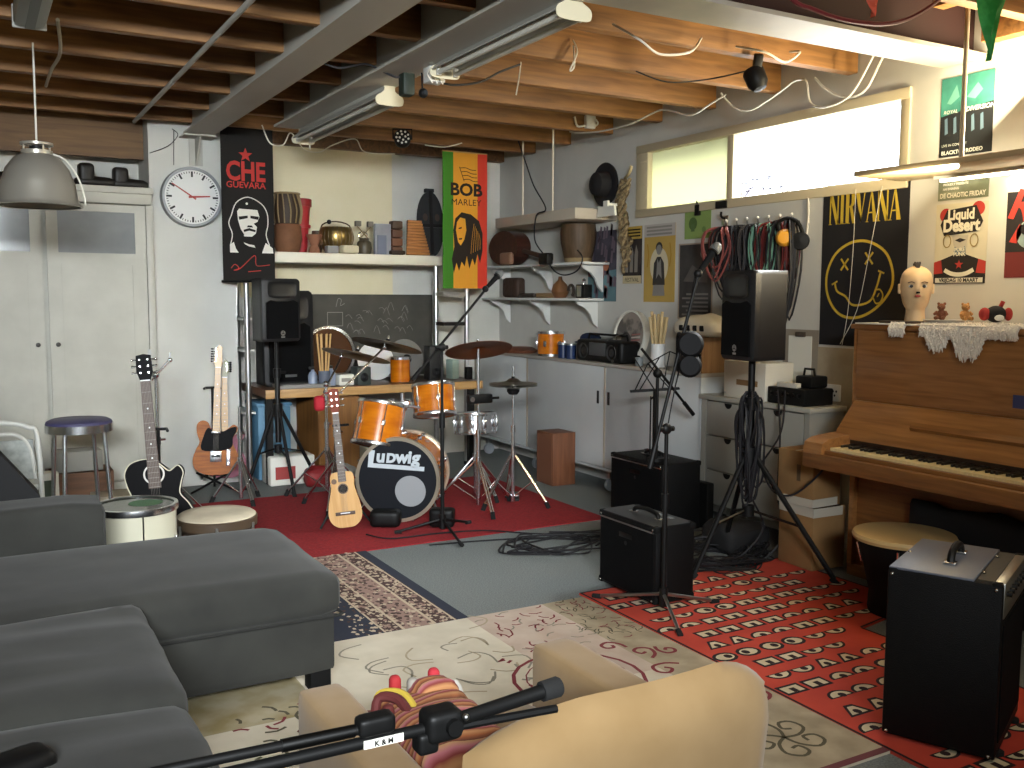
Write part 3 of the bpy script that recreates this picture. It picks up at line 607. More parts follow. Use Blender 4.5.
# drawer unit
t = thing('drawer_unit', 'grey-white unit of six tilting drawers with half-moon finger holes', 'drawers', (4.2, 3.92, 0))
dg = H('drawer_grey', 'a09d92', .55)
MB().box((.03, .004, .13), (.286, .936, .83), dg).box((.0, .0, 0), (.05, .04, .83), dg).box((.0, .90, 0), (.05, .94, .83), dg).box((.24, 0, 0), (.29, .04, .2), dg).box((.24, .9, 0), (.29, .94, .2), dg).build('body', t)
MB().box((-.015, -.015, .83), (.29, .955, .86), H('drawer_top', 'aaa79a', .5), .003).build('top', t)
for c in range(2):
    for k in range(3):
        y0 = .05 + c * .43; z0 = .145 + k * .228
        d = MB().box((.002, y0, z0), (.022, y0 + .41, z0 + .22), dg, .003).build('drawer', t)
        MB(MX.Translation((.0, y0 + .205, z0 + .218)) @ MX.Rotation(-PI / 2, 4, 'Z')).disc((0, 0), .034, black, .0, 14, 1, PI, 2 * PI).build('finger_hole', d)
# ---- on the corner shelves
gbrown = wood('mahogany', hexc('4f2c20'), hexc('38201a'), 'y', knots=False, rough=.3)
t = thing('lute', 'dark brown lute lying on its side on the upper corner shelf', 'lute', (4.36, 7.72, 1.777))
t.rotation_euler = (0, 0, math.radians(-90))
MB().prism([(.27 * math.cos(2 * PI * k / 28) * (1 + .0), .16 + .155 * math.sin(2 * PI * k / 28)) for k in range(28)], -.09, .05, gbrown).build('body', t)
MB().cyl((.24, -.02, .13), (.62, -.02, .06), .022, fret, n=8).build('neck', t); MB().box((.60, -.05, .03), (.72, .01, .085), black, .006).build('headstock', t)
MB().soft((.12, -.115, .06), (.10, .025, .055), .02, H('lute_lining', '8f6a52', .6), 6).build('sound_board', t)
t = thing('djembe', 'small dark wooden drum standing upside down on the upper corner shelf', 'drum', (4.37, 6.62, 1.777))
MB().lathe([(0, 0), (.105, 0), (.12, .05), (.145, .16), (.15, .24), (.14, .31), (0, .312)], wood('djembe_wood', hexc('5a4632'), hexc('43331f'), 'z', knots=False)).build('body', t)
MB().lathe([(.107, .0), (.112, .0), (.117, .035), (.11, .035)], rope).build('rope_ring', t)
def blob(name, lbl, loc, h, r, m, rz=0, group=None):
    o = MB().soft((0, 0, h[2]), h, r, m, 6).build(name); return tag(at(o, loc, rz), lbl, name.replace('_', ' '), group)
z = 1.487
blob('wooden_rattle', 'dark ribbed wooden rattle at the left of the lower corner shelf', (4.33, 7.62, z), (.05, .14, .09), .03, H('rattle_dark', '3b2a20', .7, bump=.6, scale=30))
blob('flute', 'thin dark flute lying in front of the ribbed rattle', (4.29, 7.3, z), (.02, .13, .02), .015, H('flute_dark', '2b211b', .5))
blob('wooden_plank', 'pale wooden plank block in the middle of the lower corner shelf', (4.34, 7.05, z), (.04, .16, .02), .01, H('plank_tan', '8d7350', .6))
t = MB().lathe([(0, 0), (.05, 0), (.075, .05), (.06, .11), (.02, .15), (.015, .18), (0, .18)], H('gourd_brown', '6f4a2c', .5)); o = tag(at(t.build('gourd'), (4.35, 6.86, z)), 'round brown gourd rattle on the lower corner shelf', 'gourd')
t = MB().tube([(.0, .04 * math.cos(k * .7), .06 + .045 * math.sin(k * .7)) for k in range(7)], .013, H('horn_dark', '3a3029', .4), 8, 3); tag(at(t.build('curved_horn'), (4.33, 6.66, z)), 'small curved dark horn beside the gourd rattle', 'horn')
t = thing('metronome', 'small black and silver metal box with a pointed top at the lower shelf end', 'metronome', (4.35, 6.5, z))
MB().box((-.04, -.06, 0), (.04, .06, .11), black, .005).build('body', t); MB().box((-.045, -.02, .01), (-.04, .04, .1), steel).lathe([(0, .11), (.012, .11), (.01, .13), (.018, .145), (0, .16)], chrome).build('fittings', t)
# ---- on the sideboard
Z = .991
t = thing('amber_drum', 'small amber tom drum with chrome hoops standing on the sideboard', 'drum', (4.335, 6.98, Z))
MB().cyl((0, 0, .012), (0, 0, .2), .115, amber, n=32).build('shell', t)
for z in (0.0, .19): MB().lathe([(.112, z), (.125, z), (.125, z + .02), (.112, z + .02)], chrome).build('hoop', t)
for k in range(6): a = 2 * PI * k / 6 + .6; MB().box((.112, -.013, .08), (.13, .013, .13), chrome, .004).build('lug', t).rotation_euler = (0, 0, a)
MB().lathe([(0, .203), (.113, .203)], skin).build('skin', t)
t = MB().lathe([(0, 0), (.16, 0), (.17, .02), (.12, .05), (0, .055)], H('cymbal_bag_brown', '6a3d28', .5)); tag(at(t.build('wooden_gong'), (4.335, 7.52, Z)), 'flat brown wooden gong lying left of the amber drum on the sideboard', 'gong')
cn = H('can_blue', '223357', .35)
for k, l in enumerate(('dark blue tin with steel rim nearest the amber drum on the sideboard', 'dark blue tin with steel rim next to the black boombox')):
    t = thing('drink_tin', l, 'tin', (4.27, 6.68 - .12 * k, Z)); MB().cyl((0, 0, 0), (0, 0, .125), .042, cn, n=20).build('body', t); MB().lathe([(.043, .11), (.045, .11), (.045, .125), (0, .127)], steel, n=20).build('lid', t)
t = MB().soft((0, 0, .035), (.06, .09, .035), .03, H('cap_navy', '182848', .9), 6, .02).soft((-.07, 0, .012), (.05, .06, .008), .008, H('cap_navy_visor', '182848', .9), 6); tag(at(t.build('cap'), (4.42, 6.5, Z + .125)), 'navy blue cap behind the dark blue tins', 'cap')
o = MB().box((-.05, -.1, 0), (.06, .1, .123), H('carton_slate', '42474f', .6), .006).build('slate_box'); tag(at(o, (4.42, 6.5, Z)), 'slate grey box under the navy blue cap', 'box')
t = thing('boombox', 'black boombox radio with carrying handle on the sideboard', 'radio', (4.24, 5.83, Z))
MB().box((0, 0, 0), (.2, .62, .17), black, .03, 3).build('body', t); MB().tube([(.1, .04, .16), (.1, .06, .21), (.1, .56, .21), (.1, .58, .16)], .01, black, 8).build('handle', t)
for y in (.12, .50): MB().lathe([(.062, .002), (.06, .008), (.045, -.004), (.012, .006), (0, .008)], H('radio_cone%.2f' % y, '2c2c2d', .5), (0, y, .08), (-1, 0, 0), 24).build('speaker_cone', t)
MB().box((-.004, .2, .05), (.001, .42, .15), H('radio_panel', '4a4c4e', .35), .003).build('front_panel', t); MB().tube([(.05, .25, .17), (.1, .05, .25)], .004, steel, 6).build('aerial', t); MB().cyl((-.01, .1, .02), (.0, .1, .02), .012, steel, n=10).build('knob', t)
t = thing('round_picture', 'round white-rimmed board with a faded printed picture behind the boombox', 'round picture', (4.44, 5.97, 1.195)); t.rotation_euler = (0, math.radians(6), 0)
ax = (-1, 0, 0)
MB().lathe([(.185, .0), (.185, .03), (.2, .03), (.2, -.02), (0, -.02)], paper, (0, 0, 0), ax, 44).build('rim', t)
prn = mat('faded_print', hexc('9a8f84'), .8, c2=hexc('5f5a55'), scale=9, lo=.42, hi=.55)
mb = MB(MX.Translation((-.012, 0, 0)) @ MX.Rotation(-PI / 2, 4, 'Z')); mb.disc((0, 0), .186, prn, 0, 40)
for k in range(6): mb.line([(.02, -.1 + .022 * k), (.13, -.09 + .022 * k)], .012, H('stripe_faded%d' % k, 'a06a62' if k % 2 else 'c9bfb2', .8), -.002)
mb.disc((-.05, -.03), .06, H('print_dark', '4a4643', .8), -.002); mb.build('print', t)
t = MB().lathe([(0, 0), (.052, 0), (.052, .17), (.046, .17), (.046, .02), (0, .02)], whitegloss); tag(at(t.build('vase'), (4.33, 5.50, Z)), 'white cylindrical vase holding bamboo sticks on the sideboard', 'vase')
bam = H('bamboo', 'c3ab7c', .6)
for k in range(7):
    a = 2 * PI * k / 7; o = MB().cyl((0, 0, 0), (.045 * math.cos(a), .045 * math.sin(a), .34 + .02 * (k % 3)), .011, bam, n=8).build('bamboo_stick'); at(o, (4.33 + .018 * math.cos(a), 5.5 + .018 * math.sin(a), Z + .022)); tag(o, 'pale bamboo stick standing in the white vase on the sideboard', 'stick', 'bamboo sticks in the white vase')
o = MB().cyl((0, 0, 0), (0, 0, .06), .03, H('glass_grey', '7e8484', .3), n=14).build('tumbler'); tag(at(o, (4.3, 5.68, Z)), 'small grey tumbler just left of the white vase', 'tumbler')
t = thing('letter_tray', 'wooden letter tray stuffed with papers right of the mic stand', 'tray', (4.23, 4.90, Z)); lw = wood('tray_wood', hexc('a07a52'), hexc('86623f'), 'z', knots=False)
MB().box((0, 0, 0), (.24, .012, .24), lw).box((0, .25, 0), (.24, .262, .24), lw).box((.228, 0, 0), (.24, .262, .24), lw).build('frame', t)
for k in range(4): MB().box((.0, .012, .01 + .06 * k), (.228, .25, .016 + .06 * k), lw).build('tray_shelf', t)
for k in range(4): o = MB().box((-.02, .02, 0), (.2, .23, .03), H('paper_pile%d' % k, ['d8d4c8', '55504c', 'c7b6b0', 'b9b4a8'][k], .8), .003).build('paper_pile'); tag(at(o, (4.25, 4.91, Z + .018 + .06 * k)), ['lowest paper pile in the wooden letter tray', 'dark folder, second from the bottom in the letter tray', 'third paper pile from the bottom in the letter tray', 'topmost paper pile in the wooden letter tray'][k], 'papers')
t = thing('plastic_bag', 'crumpled white bag with black marks on top of the letter tray', 'bag', (4.3, 4.98, Z + .245)); MB().soft((0, 0, .06), (.1, .22, .06), .06, H('bag_cream', 'ded4bd', .6), 8, .03, .02, 2, 14).build('body', t)
for k in range(4): m_ = MB().soft((-.09, -.1 + .07 * k, .055), (.015, .022, .02), .01, black, 5).build('black_mark', t)
# ---- on the drawer unit
t = thing('white_file_box', 'white cabinet box with a brown slot standing on the drawer unit', 'box', (4.235, 4.69, .861)); t.rotation_euler = (0, 0, math.radians(-4))
MB().box((0, -.40, 0), (.22, 0, .235), H('file_box_white', 'dcd6c6', .5), .004).build('body', t); MB().box((-.004, -.33, .085), (.002, -.13, .12), H('slot_brown', '8a6a44', .6)).build('slot', t)
MB().box((-.003, -.022, .02), (-.0, -.012, .03), steel).build('screw', t)
t = thing('mixer', 'black rack mixer with knobs on the drawer unit', 'mixer', (4.215, 3.98, .861)); MB().box((0, 0, 0), (.24, .30, .10), black, .008).build('case', t)
for k in range(6): MB().cyl((-.012, .04 + .045 * k, .06), (.002, .04 + .045 * k, .06), .012, darksteel, n=10).build('knob', t)
o = MB().box((0, 0, 0), (.04, .16, .03), H('white_strip', 'cfcabb', .5), .004).build('power_strip'); tag(at(o, (4.22, 4.05, .963)), 'white power strip lying on the black rack mixer', 'power strip')
o = MB().box((0, 0, 0), (.14, .13, .07), black, .012).tube([(.05, .02, .06), (.05, .03, .11), (.05, .1, .11), (.05, .11, .06)], .008, black).build('adapter'); tag(at(o, (4.3, 4.01, .963)), 'black adapter with loop handle on top of the rack mixer', 'adapter')
for k, (c, l) in enumerate((('b0283a', 'red plug in the wall socket beside the piano'), ('3a3f78', 'blue plug in the wall socket left of the red plug'))):
    o = MB().cyl((0, 0, 0), (-.045, 0, 0), .022, H('plug_%d' % k, c, .4), n=12).build('plug'); tag(at(o, (4.488, 4.10 + .08 * k, .935)), l, 'plug')
t = thing('wall_socket', 'white multi socket on the wall left of the piano', 'socket', (4.482, 3.96, .88)); MB().box((0, 0, 0), (.016, .22, .1), white, .004).build('plate', t)
for k in range(2): MB(MX.Translation((-.001, .035 + .05 * k, .05)) @ MX.Rotation(-PI / 2, 4, 'Z')).disc((-.012, .01), .007, black).disc((.012, .01), .007, black).disc((0, -.015), .007, black).build('pin_holes', t)

# ================================================================ posters and hung things on the right wall
def poster(lbl, y, z, w, h, bg, draw=None, name='poster', cat='poster'):
    t = thing(name, lbl, cat, (4.497, y, z), -90); mb = MB().box((0, 0, 0), (w, .002, h), bg)
    if draw: draw(mb, w, h)
    mb.build('sheet', t); return t
def mott(name, a, b, sc=7, lo=.4, hi=.6): return mat(name, hexc(a), .85, c2=hexc(b), scale=sc, lo=lo, hi=hi)
def d1(mb, w, h):
    r_ = random.Random(3); red = H('p1_red', '8f5a55', .85); te = H('p1_teal', '5f7f86', .85); du = H('p1_dusk', '6a5c66', .85)
    mb.flat([(0, 0), (w, 0), (w, h * .45), (0, h * .38)], te)
    for k in range(16):
        x = r_.random() * w * .9; z_ = h * (.02 + .4 * r_.random()); mb.flat([(x, z_), (x + .04, z_), (x + .05, z_ + .07), (x + .01, z_ + .09)], red if k % 2 and x < w * .6 else du, -.002)
    for k in range(14):
        x = r_.random() * w * .9; z_ = h * (.5 + .42 * r_.random()); mb.flat([(x, z_), (x + .03, z_), (x + .04, z_ + .09), (x + .015, z_ + .1)], du, -.002)
    mb.disc((w * .65, h * .5), .04, H('p1_orange', 'a5674a', .85), -.003)
poster('dark painted poster with red and teal figures left of the braided rope', 6.66, 1.46, .40, .57, mott('p1_ground', '4f4a55', '3a3640'), d1)
def d2(mb, w, h):
    y_ = H('p2_yellow', 'b99c4a', .85); mb.flat([(0, h * .78), (w, h * .78), (w, h), (0, h)], y_)
    for k in range(3): mb.box((.02, -.002, h * (.82 + .055 * k)), (w - .02, -.001, h * (.845 + .055 * k)), black)
    for k in range(3): mb.flat([(.03 + .06 * k, h * .2), (.07 + .06 * k, h * .2), (.075 + .06 * k, h * .55), (.05 + .06 * k, h * .68), (.03 + .06 * k, h * .5)], H('p2_grey%d' % k, '8a8378', .85), -.002)
    mb.flat([(0, 0), (w, 0), (w, h * .14), (0, h * .14)], H('p2_cream', 'c9bb94', .85), -.002); mb.text('FESTIVAL', .045, w / 2, .015, black, -.003)
poster('small black and yellow gig poster half covered by the braided rope', 6.17, 1.60, .24, .44, mott('p2_ground', '3c3430', '241f1c'), d2)
def d3(mb, w, h):
    k_ = H('p3_ink', '3b3733', .85); g_ = H('p3_grey', '8d8a84', .85)
    mb.flat([(0, h * .84), (w, h * .84), (w, h), (0, h)], H('p3_head', 'b7b2ab', .85))
    for k in range(3): mb.box((.03, -.0025, h * (.86 + .045 * k)), (w - .04, -.0015, h * (.885 + .045 * k)), g_)
    mb.disc((w / 2, h * .47), .135, H('p3_pale', 'd9cfae', .85), -.002, 24, .8)
    mb.disc((w / 2, h * .67), .038, g_, -.004, 20, .85); mb.disc((w / 2, h * .70), .04, k_, -.003, 20)
    mb.flat([(w * .3, h * .22), (w * .34, h * .5), (w * .44, h * .58), (w * .56, h * .58), (w * .66, h * .5), (w * .7, h * .22)], k_, -.003); mb.flat([(w * .42, h * .3), (w * .45, h * .56), (w * .5, h * .5), (w * .56, h * .56), (w * .6, h * .3), (w * .5, h * .36)], g_, -.004)
    mb.flat([(w * .3, h * .08), (w * .33, h * .22), (w * .67, h * .22), (w * .7, h * .08)], g_, -.003)
    for x in (.12, .84): mb.line([(w * x, h * .75), (w * (x + .04), h * .6), (w * x, h * .45)], .012, H('p3_or%.2f' % x, 'b58a32', .85), -.003)
poster('yellow poster of a standing figure between the braided rope and the microphone', 5.90, 1.46, .37, .58, H('p3_ground', 'c2a254', .85), d3)
def d4(mb, w, h):
    g_ = H('p4_grey', '77736c', .85)
    for k in range(6): mb.box((.04 + .045 * (k % 2), -.002, h * (.04 + .055 * k)), (w - .04, -.001, h * (.065 + .055 * k)), g_)
    mb.flat([(.05, h * .5), (w * .4, h * .72), (w * .7, h * .62), (w - .05, h * .78), (w - .05, h * .48)], H('p4_shape', '57534e', .85), -.002); mb.disc((w * .72, h * .86), .03, g_, -.002)
    mb.line([(0, 0), (w, 0), (w, h), (0, h)], .018, H('p4_edge', 'a89886', .85), -.003, closed=True)
poster('large dark grey concert poster behind the central microphone', 5.48, 1.345, .36, .53, mott('p4_ground', '46423f', '34312f', 4), d4)
def d5(mb, w, h):
    mb.disc((w * .33, h * .52), .045, H('p5_dark', '4f6a37', .85), -.002, 20, 1); mb.flat([(w * .26, h * .25), (w * .4, h * .25), (w * .4, h * .5), (w * .26, h * .5)], H('p5_dark2', '557040', .85), -.0025); mb.disc((w * .75, h * .3), .02, H('p5_d3', '6a8a48', .85), -.002)
poster('small green paper notice held by a black clip under the window', 5.43, 1.91, .28, .205, H('p5_green', '87a25a', .85), d5, 'notice', 'notice')
o = MB().box((-.02, -.025, 0), (.0, .025, .075), black, .005).tube([(-.015, -.012, .07), (-.02, 0, .10), (-.015, .012, .07)], .004, black).build('bulldog_clip'); tag(at(o, (4.496, 5.28, 2.07)), 'black clip holding the green paper notice', 'clip')
o = MB().box((-.03, -.06, 0), (.0, .05, .05), black, .006).build('cable_box'); tag(at(o, (4.498, 5.03, 2.10)), 'small black box on the wall right of the green notice', 'box')
t = thing('wall_hook', 'grey metal double hook below the small black wall box', 'hook', (4.498, 5.0, 1.95)); MB().box((-.01, -.03, 0), (0, .03, .1), steel, .003).build('plate', t); MB().tube([(-.01, 0, .08), (-.06, -.02, .09), (-.07, -.03, .12)], .008, black, 6, 3).build('prong', t)
# black banner with smiling face
yl = H('smiley_yellow', 'c9ab35', .85)
def serif(mb, ch, x, z, w, h):
    a = w * .30; b = w * .09; s_ = h * .018
    def P_(pts): mb.flat([(x + p * w, z + q * h) for p, q in pts], yl)
    if ch == 'N': P_([(.08, .0), (.2, 0), (.2, 1), (.08, 1)]); P_([(.0, 1), (.3, 1), (.95, 0), (.68, 0)]); P_([(.78, 0), (.9, 0), (.9, 1), (.78, 1)]); P_([(0, 0), (.3, 0), (.3, .018), (0, .018)]); P_([(.68, .982), (1, .982), (1, 1), (.68, 1)])
    if ch == 'I': P_([(.25, 0), (.75, 0), (.75, 1), (.25, 1)]); P_([(0, 0), (1, 0), (1, .018), (0, .018)]); P_([(0, .982), (1, .982), (1, 1), (0, 1)])
    if ch == 'R': P_([(.1, 0), (.40, 0), (.40, 1), (.1, 1)]); P_([(.40, 1), (.40, .96), (.52, .95), (.60, .88), (.66, .97), (.56, 1)]); P_([(.66, .97), (.60, .88), (.61, .75), (.94, .75), (.90, .88), (.80, .95)]); P_([(.94, .75), (.61, .75), (.60, .62), (.68, .5), (.84, .56), (.91, .64)]); P_([(.60, .62), (.52, .54), (.40, .53), (.40, .49), (.60, .48), (.68, .5)]); P_([(.46, .49), (.70, .50), (1, 0), (.72, 0)]); P_([(0, 0), (.5, 0), (.5, .018), (0, .018)])
    if ch == 'V': P_([(0, 1), (.34, 1), (.62, .2), (.5, 0)]); P_([(.5, 0), (.58, .12), (.92, 1), (.82, 1)]); P_([(.7, .982), (1, .982), (1, 1), (.7, 1)])
    if ch == 'A': P_([(.4, .97), (.5, 1), (1, 0), (.66, 0)]); P_([(.08, 0), (.16, 0), (.5, .9), (.45, 1)]); P_([(.24, .26), (.72, .26), (.7, .3), (.26, .3)]); P_([(0, 0), (.26, 0), (.26, .018), (0, .018)])
def dn(mb, w, h):
    x = .045
    for ch, cw in zip('NIRVANA', (.088, .046, .085, .086, .086, .092, .088)):
        serif(mb, ch, x, h - .235, cw * .93, .19); x += cw * .89
    def px(u, v): return (w * (u - 215) / 335, h * (1 - (v + 0) / 620))
    ring = [(240, 400), (243, 330), (275, 265), (330, 228), (385, 222), (435, 240), (475, 275), (497, 330), (500, 385), (480, 430), (445, 470), (400, 500), (350, 512), (300, 500), (262, 460)]
    mb.line([px(*p) for p in ring], .016, yl, closed=True, sm=4)
    for c in ((312, 308), (408, 288)):
        for s in (-1, 1): mb.line([px(c[0] - 15, c[1] - 22 * s), px(c[0] + 15, c[1] + 22 * s)], .012, yl)
    mb.line([px(*p) for p in [(275, 378), (285, 410), (320, 430), (345, 460), (380, 462), (420, 445), (440, 400), (455, 340)]], .013, yl, sm=5)
    mb.line([px(262, 385), px(285, 372)], .01, yl); mb.line([px(445, 335), px(468, 345)], .01, yl)
    mb.line([px(*p) for p in [(428, 430), (440, 455), (458, 450), (466, 425), (455, 405), (442, 405)]], .009, yl, sm=4); mb.line([px(445, 432), px(452, 418)], .007, yl)
poster('big black textile banner with yellow crossed-eye smiley face and serif lettering', 4.145, 1.215, .61, .95, H('banner_ink', '17161a', .95), dn, 'banner', 'banner')
def dg(mb, w, h):
    te = mott('p6_teal', '3f8d7d', '2a6a60', 5); mb.flat([(0, h * .52), (w, h * .62), (w, h), (0, h)], te)
    for k in range(5): mb.flat([(w * (.1 + .17 * k), h * .28), (w * (.16 + .17 * k), h * .3), (w * (.14 + .17 * k), h * .5), (w * (.09 + .17 * k), h * .48)], H('p6_blue%d' % k, '5d7686', .85), -.002)
    mb.flat([(w * .5, h * .72), (w * .7, h * .88), (w * .8, h * .78), (w * .66, h * .68)], H('p6_light', '6fb3a2', .85), -.002); mb.flat([(w * .12, h * .68), (w * .3, h * .9), (w * .36, h * .74), (w * .2, h * .66)], H('p6_light2', '69a898', .85), -.002)
    wh = H('p6_white', 'd9ddd2', .85); mb.text('ROYAL', .026, w * .2, h * .545, wh, -.003, shear=.2); mb.text('DIVERSION', .032, w * .76, h * .54, wh, -.003, bold=.0008, shear=.2)
    mb.text('LIVE IN CONCERT', .018, w * .05, h * .13, wh, -.003, align='LEFT'); mb.text('BLACKTOP RODEO', .027, w * .05, h * .03, wh, -.003, align='LEFT', bold=.001)
poster('teal and black concert poster above the birch shelf crossed by its rod', 3.365, 2.235, .30, .405, H('p6_black', '1b1f22', .6), dg)
def dl0(mb, w, h):
    wh = H('p7_white', 'e6e4d4', .85); mb.text('DE CHAOTIC FRIDAY', .034, w / 2, .012, wh, -.003, sx=.8, bold=.0012); mb.text('PROUDLY PRESENTS', .016, .03, .075, wh, -.003, align='LEFT', bold=.0008); mb.text('AN EVENING', .016, .03, .052, wh, -.003, align='LEFT', bold=.0008)
poster('grey-green strip poster directly under the birch shelf', 3.36, 2.01, .29, .12, mott('p7_ground', '8f9680', '6f765f', 6), dl0)
def dl(mb, w, h):
    k_ = H('p8_ink', '1d1a1a', .85); r_ = H('p8_red', 'a8322c', .85); wh = H('p8_white', 'e3dfcd', .85)
    mb.flat([(0, 0), (w, 0), (w, h * .27), (w * .86, h * .3), (w * .62, h * .36), (w * .38, h * .36), (w * .14, h * .3), (0, h * .27)], k_); mb.flat([(0, h * .27), (w * .14, h * .3), (w * .18, h * .13), (0, h * .12)], r_, -.002); mb.flat([(w, h * .27), (w * .86, h * .3), (w * .82, h * .13), (w, h * .12)], r_, -.002)
    mb.disc((w * .2, h * .86), .036, r_, -.002); mb.disc((w * .82, h * .92), .036, r_, -.002)
    mb.flat([(w * .1, h * .74), (w * .22, h * .92), (w * .78, h * .96), (w * .92, h * .76), (w * .84, h * .64), (w * .18, h * .6)], k_, -.003)
    mb.text('Liquid', .075, w * .5, h * .80, wh, -.005, sx=.85, bold=.003); mb.text('Desert', .085, w * .51, h * .655, wh, -.005, sx=.88, bold=.004)
    mb.flat([(w * .34, h * .6), (w * .66, h * .6), (w * .62, h * .47), (w * .5, h * .42), (w * .38, h * .47)], H('p8_face', 'b8b3a6', .85), -.004); mb.flat([(w * .4, h * .54), (w * .5, h * .565), (w * .62, h * .54), (w * .5, h * .51)], k_, -.005)
    for x in (.25, .77): mb.line([(w * x + .022 * math.cos(2 * PI * k / 14), h * .53 + .032 * math.sin(2 * PI * k / 14)) for k in range(14)], .006, H('p8_gold%.2f' % x, '8f7c4a', .85), -.005, closed=True)
    mb.flat([(w * .38, h * .36), (w * .62, h * .36), (w * .6, h * .47), (w * .4, h * .47)], H('p8_blue', '5f7480', .85), -.003); mb.text('PURE', .026, w * .5, h * .40, wh, -.005, bold=.001); mb.text('PUNK', .026, w * .5, h * .345, wh, -.005, bold=.001)
    st = []
    for k in range(10):
        a = PI / 2 + k * PI / 5; q = .026 if k % 2 == 0 else .011; st.append((w * .5 + q * math.cos(a), h * .235 + q * math.sin(a)))
    mb.flat(st, r_, -.005); mb.line([(w * .22, h * .17), (w * .35, h * .125), (w * .5, h * .11), (w * .65, h * .125), (w * .78, h * .17)], .022, wh, -.004, sm=3)
    mb.flat([(w * .04, h * .01), (w * .96, h * .01), (w * .96, h * .07), (w * .04, h * .07)], wh, -.004); mb.text('VRIJDAG 10 MAART', .026, w * .5, h * .02, k_, -.005, bold=.001)
poster('white and red band poster with hand-drawn lettering and crowned singer above the mannequin head', 3.365, 1.575, .30, .415, H('p8_paper', 'cfcab4', .85), dl)
def dr(mb, w, h):
    r_ = H('p9_red', 'bf3a30', .85); k_ = H('p9_ink', '221c1e', .85)
    mb.flat([(0, h * .3), (w, h * .3), (w, h), (0, h)], k_); mb.text('Ro', .2, .0, h * .72, r_, -.003, align='LEFT', bold=.006, shear=.15, rot=.25); mb.disc((w * .42, h * .5), .07, H('p9_pale', '9fb0ad', .85), -.003); mb.disc((w * .36, h * .56), .03, k_, -.004); mb.flat([(.02, h * .42), (.07, h * .62), (.1, h * .6), (.06, h * .4)], r_, -.003)
poster('dark red and black poster at the right edge above the piano', 2.965, 1.60, .30, .42, H('p9_ground', '6d2526', .85), dr)
# clipboard and bare board
t = thing('clipboard', 'tall clipboard with white paper on the wall left of the piano', 'clipboard', (4.497, 4.44, .9), -90)
MB().box((0, 0, 0), (.29, .006, .40), H('clipboard_grey', '8f8678', .7)).build('board', t); MB().box((.05, -.003, .03), (.24, 0, .36), paper).build('sheet', t); MB().box((.11, -.012, .355), (.19, -.0, .385), H('clip_brown', '4a4038', .5), .003).build('clip', t)
o = MB().box((0, 0, 0), (.27, .004, .5), H('bare_board', 'b3a68e', .85, c2='a0927a', scale=6)).build('wall_panel'); tag(at(o, (4.497, 4.15, .70), -90), 'bare beige panel below the black smiley banner', 'panel')
# hat, white label box, braided rope
t = thing('hat', 'black bowler hat hanging on the wall beside the window', 'hat', (4.44, 6.34, 2.385)); t.rotation_euler = (0, math.radians(-90), 0)
MB().lathe([(0, .13), (.05, .125), (.09, .1), (.1, .05), (.105, .0), (.0, .0)], H('felt_black', '131214', .8), n=28).build('crown', t); MB().lathe([(.1, 0), (.165, -.005), (.172, .012), (.165, .015), (.1, .012)], H('felt_brim', '18171a', .7), n=32).build('brim', t)
o = MB().prism([(0, 0), (.24, -.0), (.225, .075), (.14, .075), (.14, .12), (.085, .12), (.085, .075), (.015, .085)], 0, .02, paper).box((.1, .02, .085), (.12, .198, .105), paper).build('hat_rack'); tag(at(o, (4.30, 6.255, 2.115), -90), 'white plastic hook plate below the black bowler hat', 'hook')
t = thing('braided_rope', 'bundle of braided cream rope hanging on the wall right of the hat', 'rope', (4.46, 6.09, 1.66))
br = H('rope_cream', '9c8a66', .9, c2='5f4f38', scale=40); mb = MB()
for k in range(5):
    mb.tube([(-.02 + .022 * math.sin(i * .9 + k * 1.26), .07 * math.cos(i * .9 + k * 1.26) * (.6 + .4 * math.sin(i * .2 + k)) + .03 * math.sin(i * .25), .74 - i * .034 * (1 - .06 * k)) for i in range(22)], .014, br, 6, 2)
mb.build('rope', t); MB().tube([(0.03, .06, .76), (-.02, -.06, .78), (-.03, -.1, .83)], .012, H('hook_cream', 'cbb98c', .5), 6, 3).build('hook', t)
# cable coils on hooks
cols = ('8a4a44', '1c1b1f', '1e1c20', '2d2a2c', '7fae94', '6b2420', '19181c')
labs = ('dusty red cable coil at the left end of the hook row', 'black cable coil, second on the hook row', 'thick black cable coil in the middle left of the hook row', 'charcoal cable coil with pale plugs in the middle of the hook row', 'mint green cable coil on the hook row', 'dark red cable coil behind the yellow headphones', 'long black cable coil at the right end of the hook row')
for k in range(7):
    y = 4.93 - .098 * k; L_ = (.36, .5, .55, .5, .42, .55, .74)[k]; r_ = random.Random(k + 5); mb = MB(); cm = H('cable_%d' % k, cols[k], .6)
    for i in range(11 if k not in (4,) else 7):
        a = .055 + .075 * r_.random(); d = L_ * (.75 + .3 * r_.random()); ph = (r_.random() - .5) * .08; xo = -.02 - .1 * r_.random()
        mb.tube([(xo * .4, 0, 0), (xo, a * .8 + ph, -.03), (xo, a + ph, -d * .5), (xo, ph * .6, -d), (xo, -a + ph, -d * .5), (xo, -a * .8 + ph, -.03)], .0055 + .002 * r_.random(), cm, 5, 4, True)
    o = mb.build('cable_coil'); at(o, (4.46, y, 1.965)); tag(o, labs[k], 'cable')
    t = thing('coat_hook', 'small wall hook with white knob in the row above the cable coils', 'hook', (4.498, y, 1.97), 0, 'hooks above the cable coils'); MB().tube([(0, 0, 0), (-.05, 0, 0), (-.06, 0, .03)], .006, steel, 6).build('prong', t); MB().ball((-.06, 0, .04), .01, white, n=6).build('knob', t)
t = thing('headphones', 'yellow-cupped headphones hanging at the right of the cable coils', 'headphones', (4.34, 4.30, 1.86)); yc = H('cup_yellow', 'd9992b', .4)
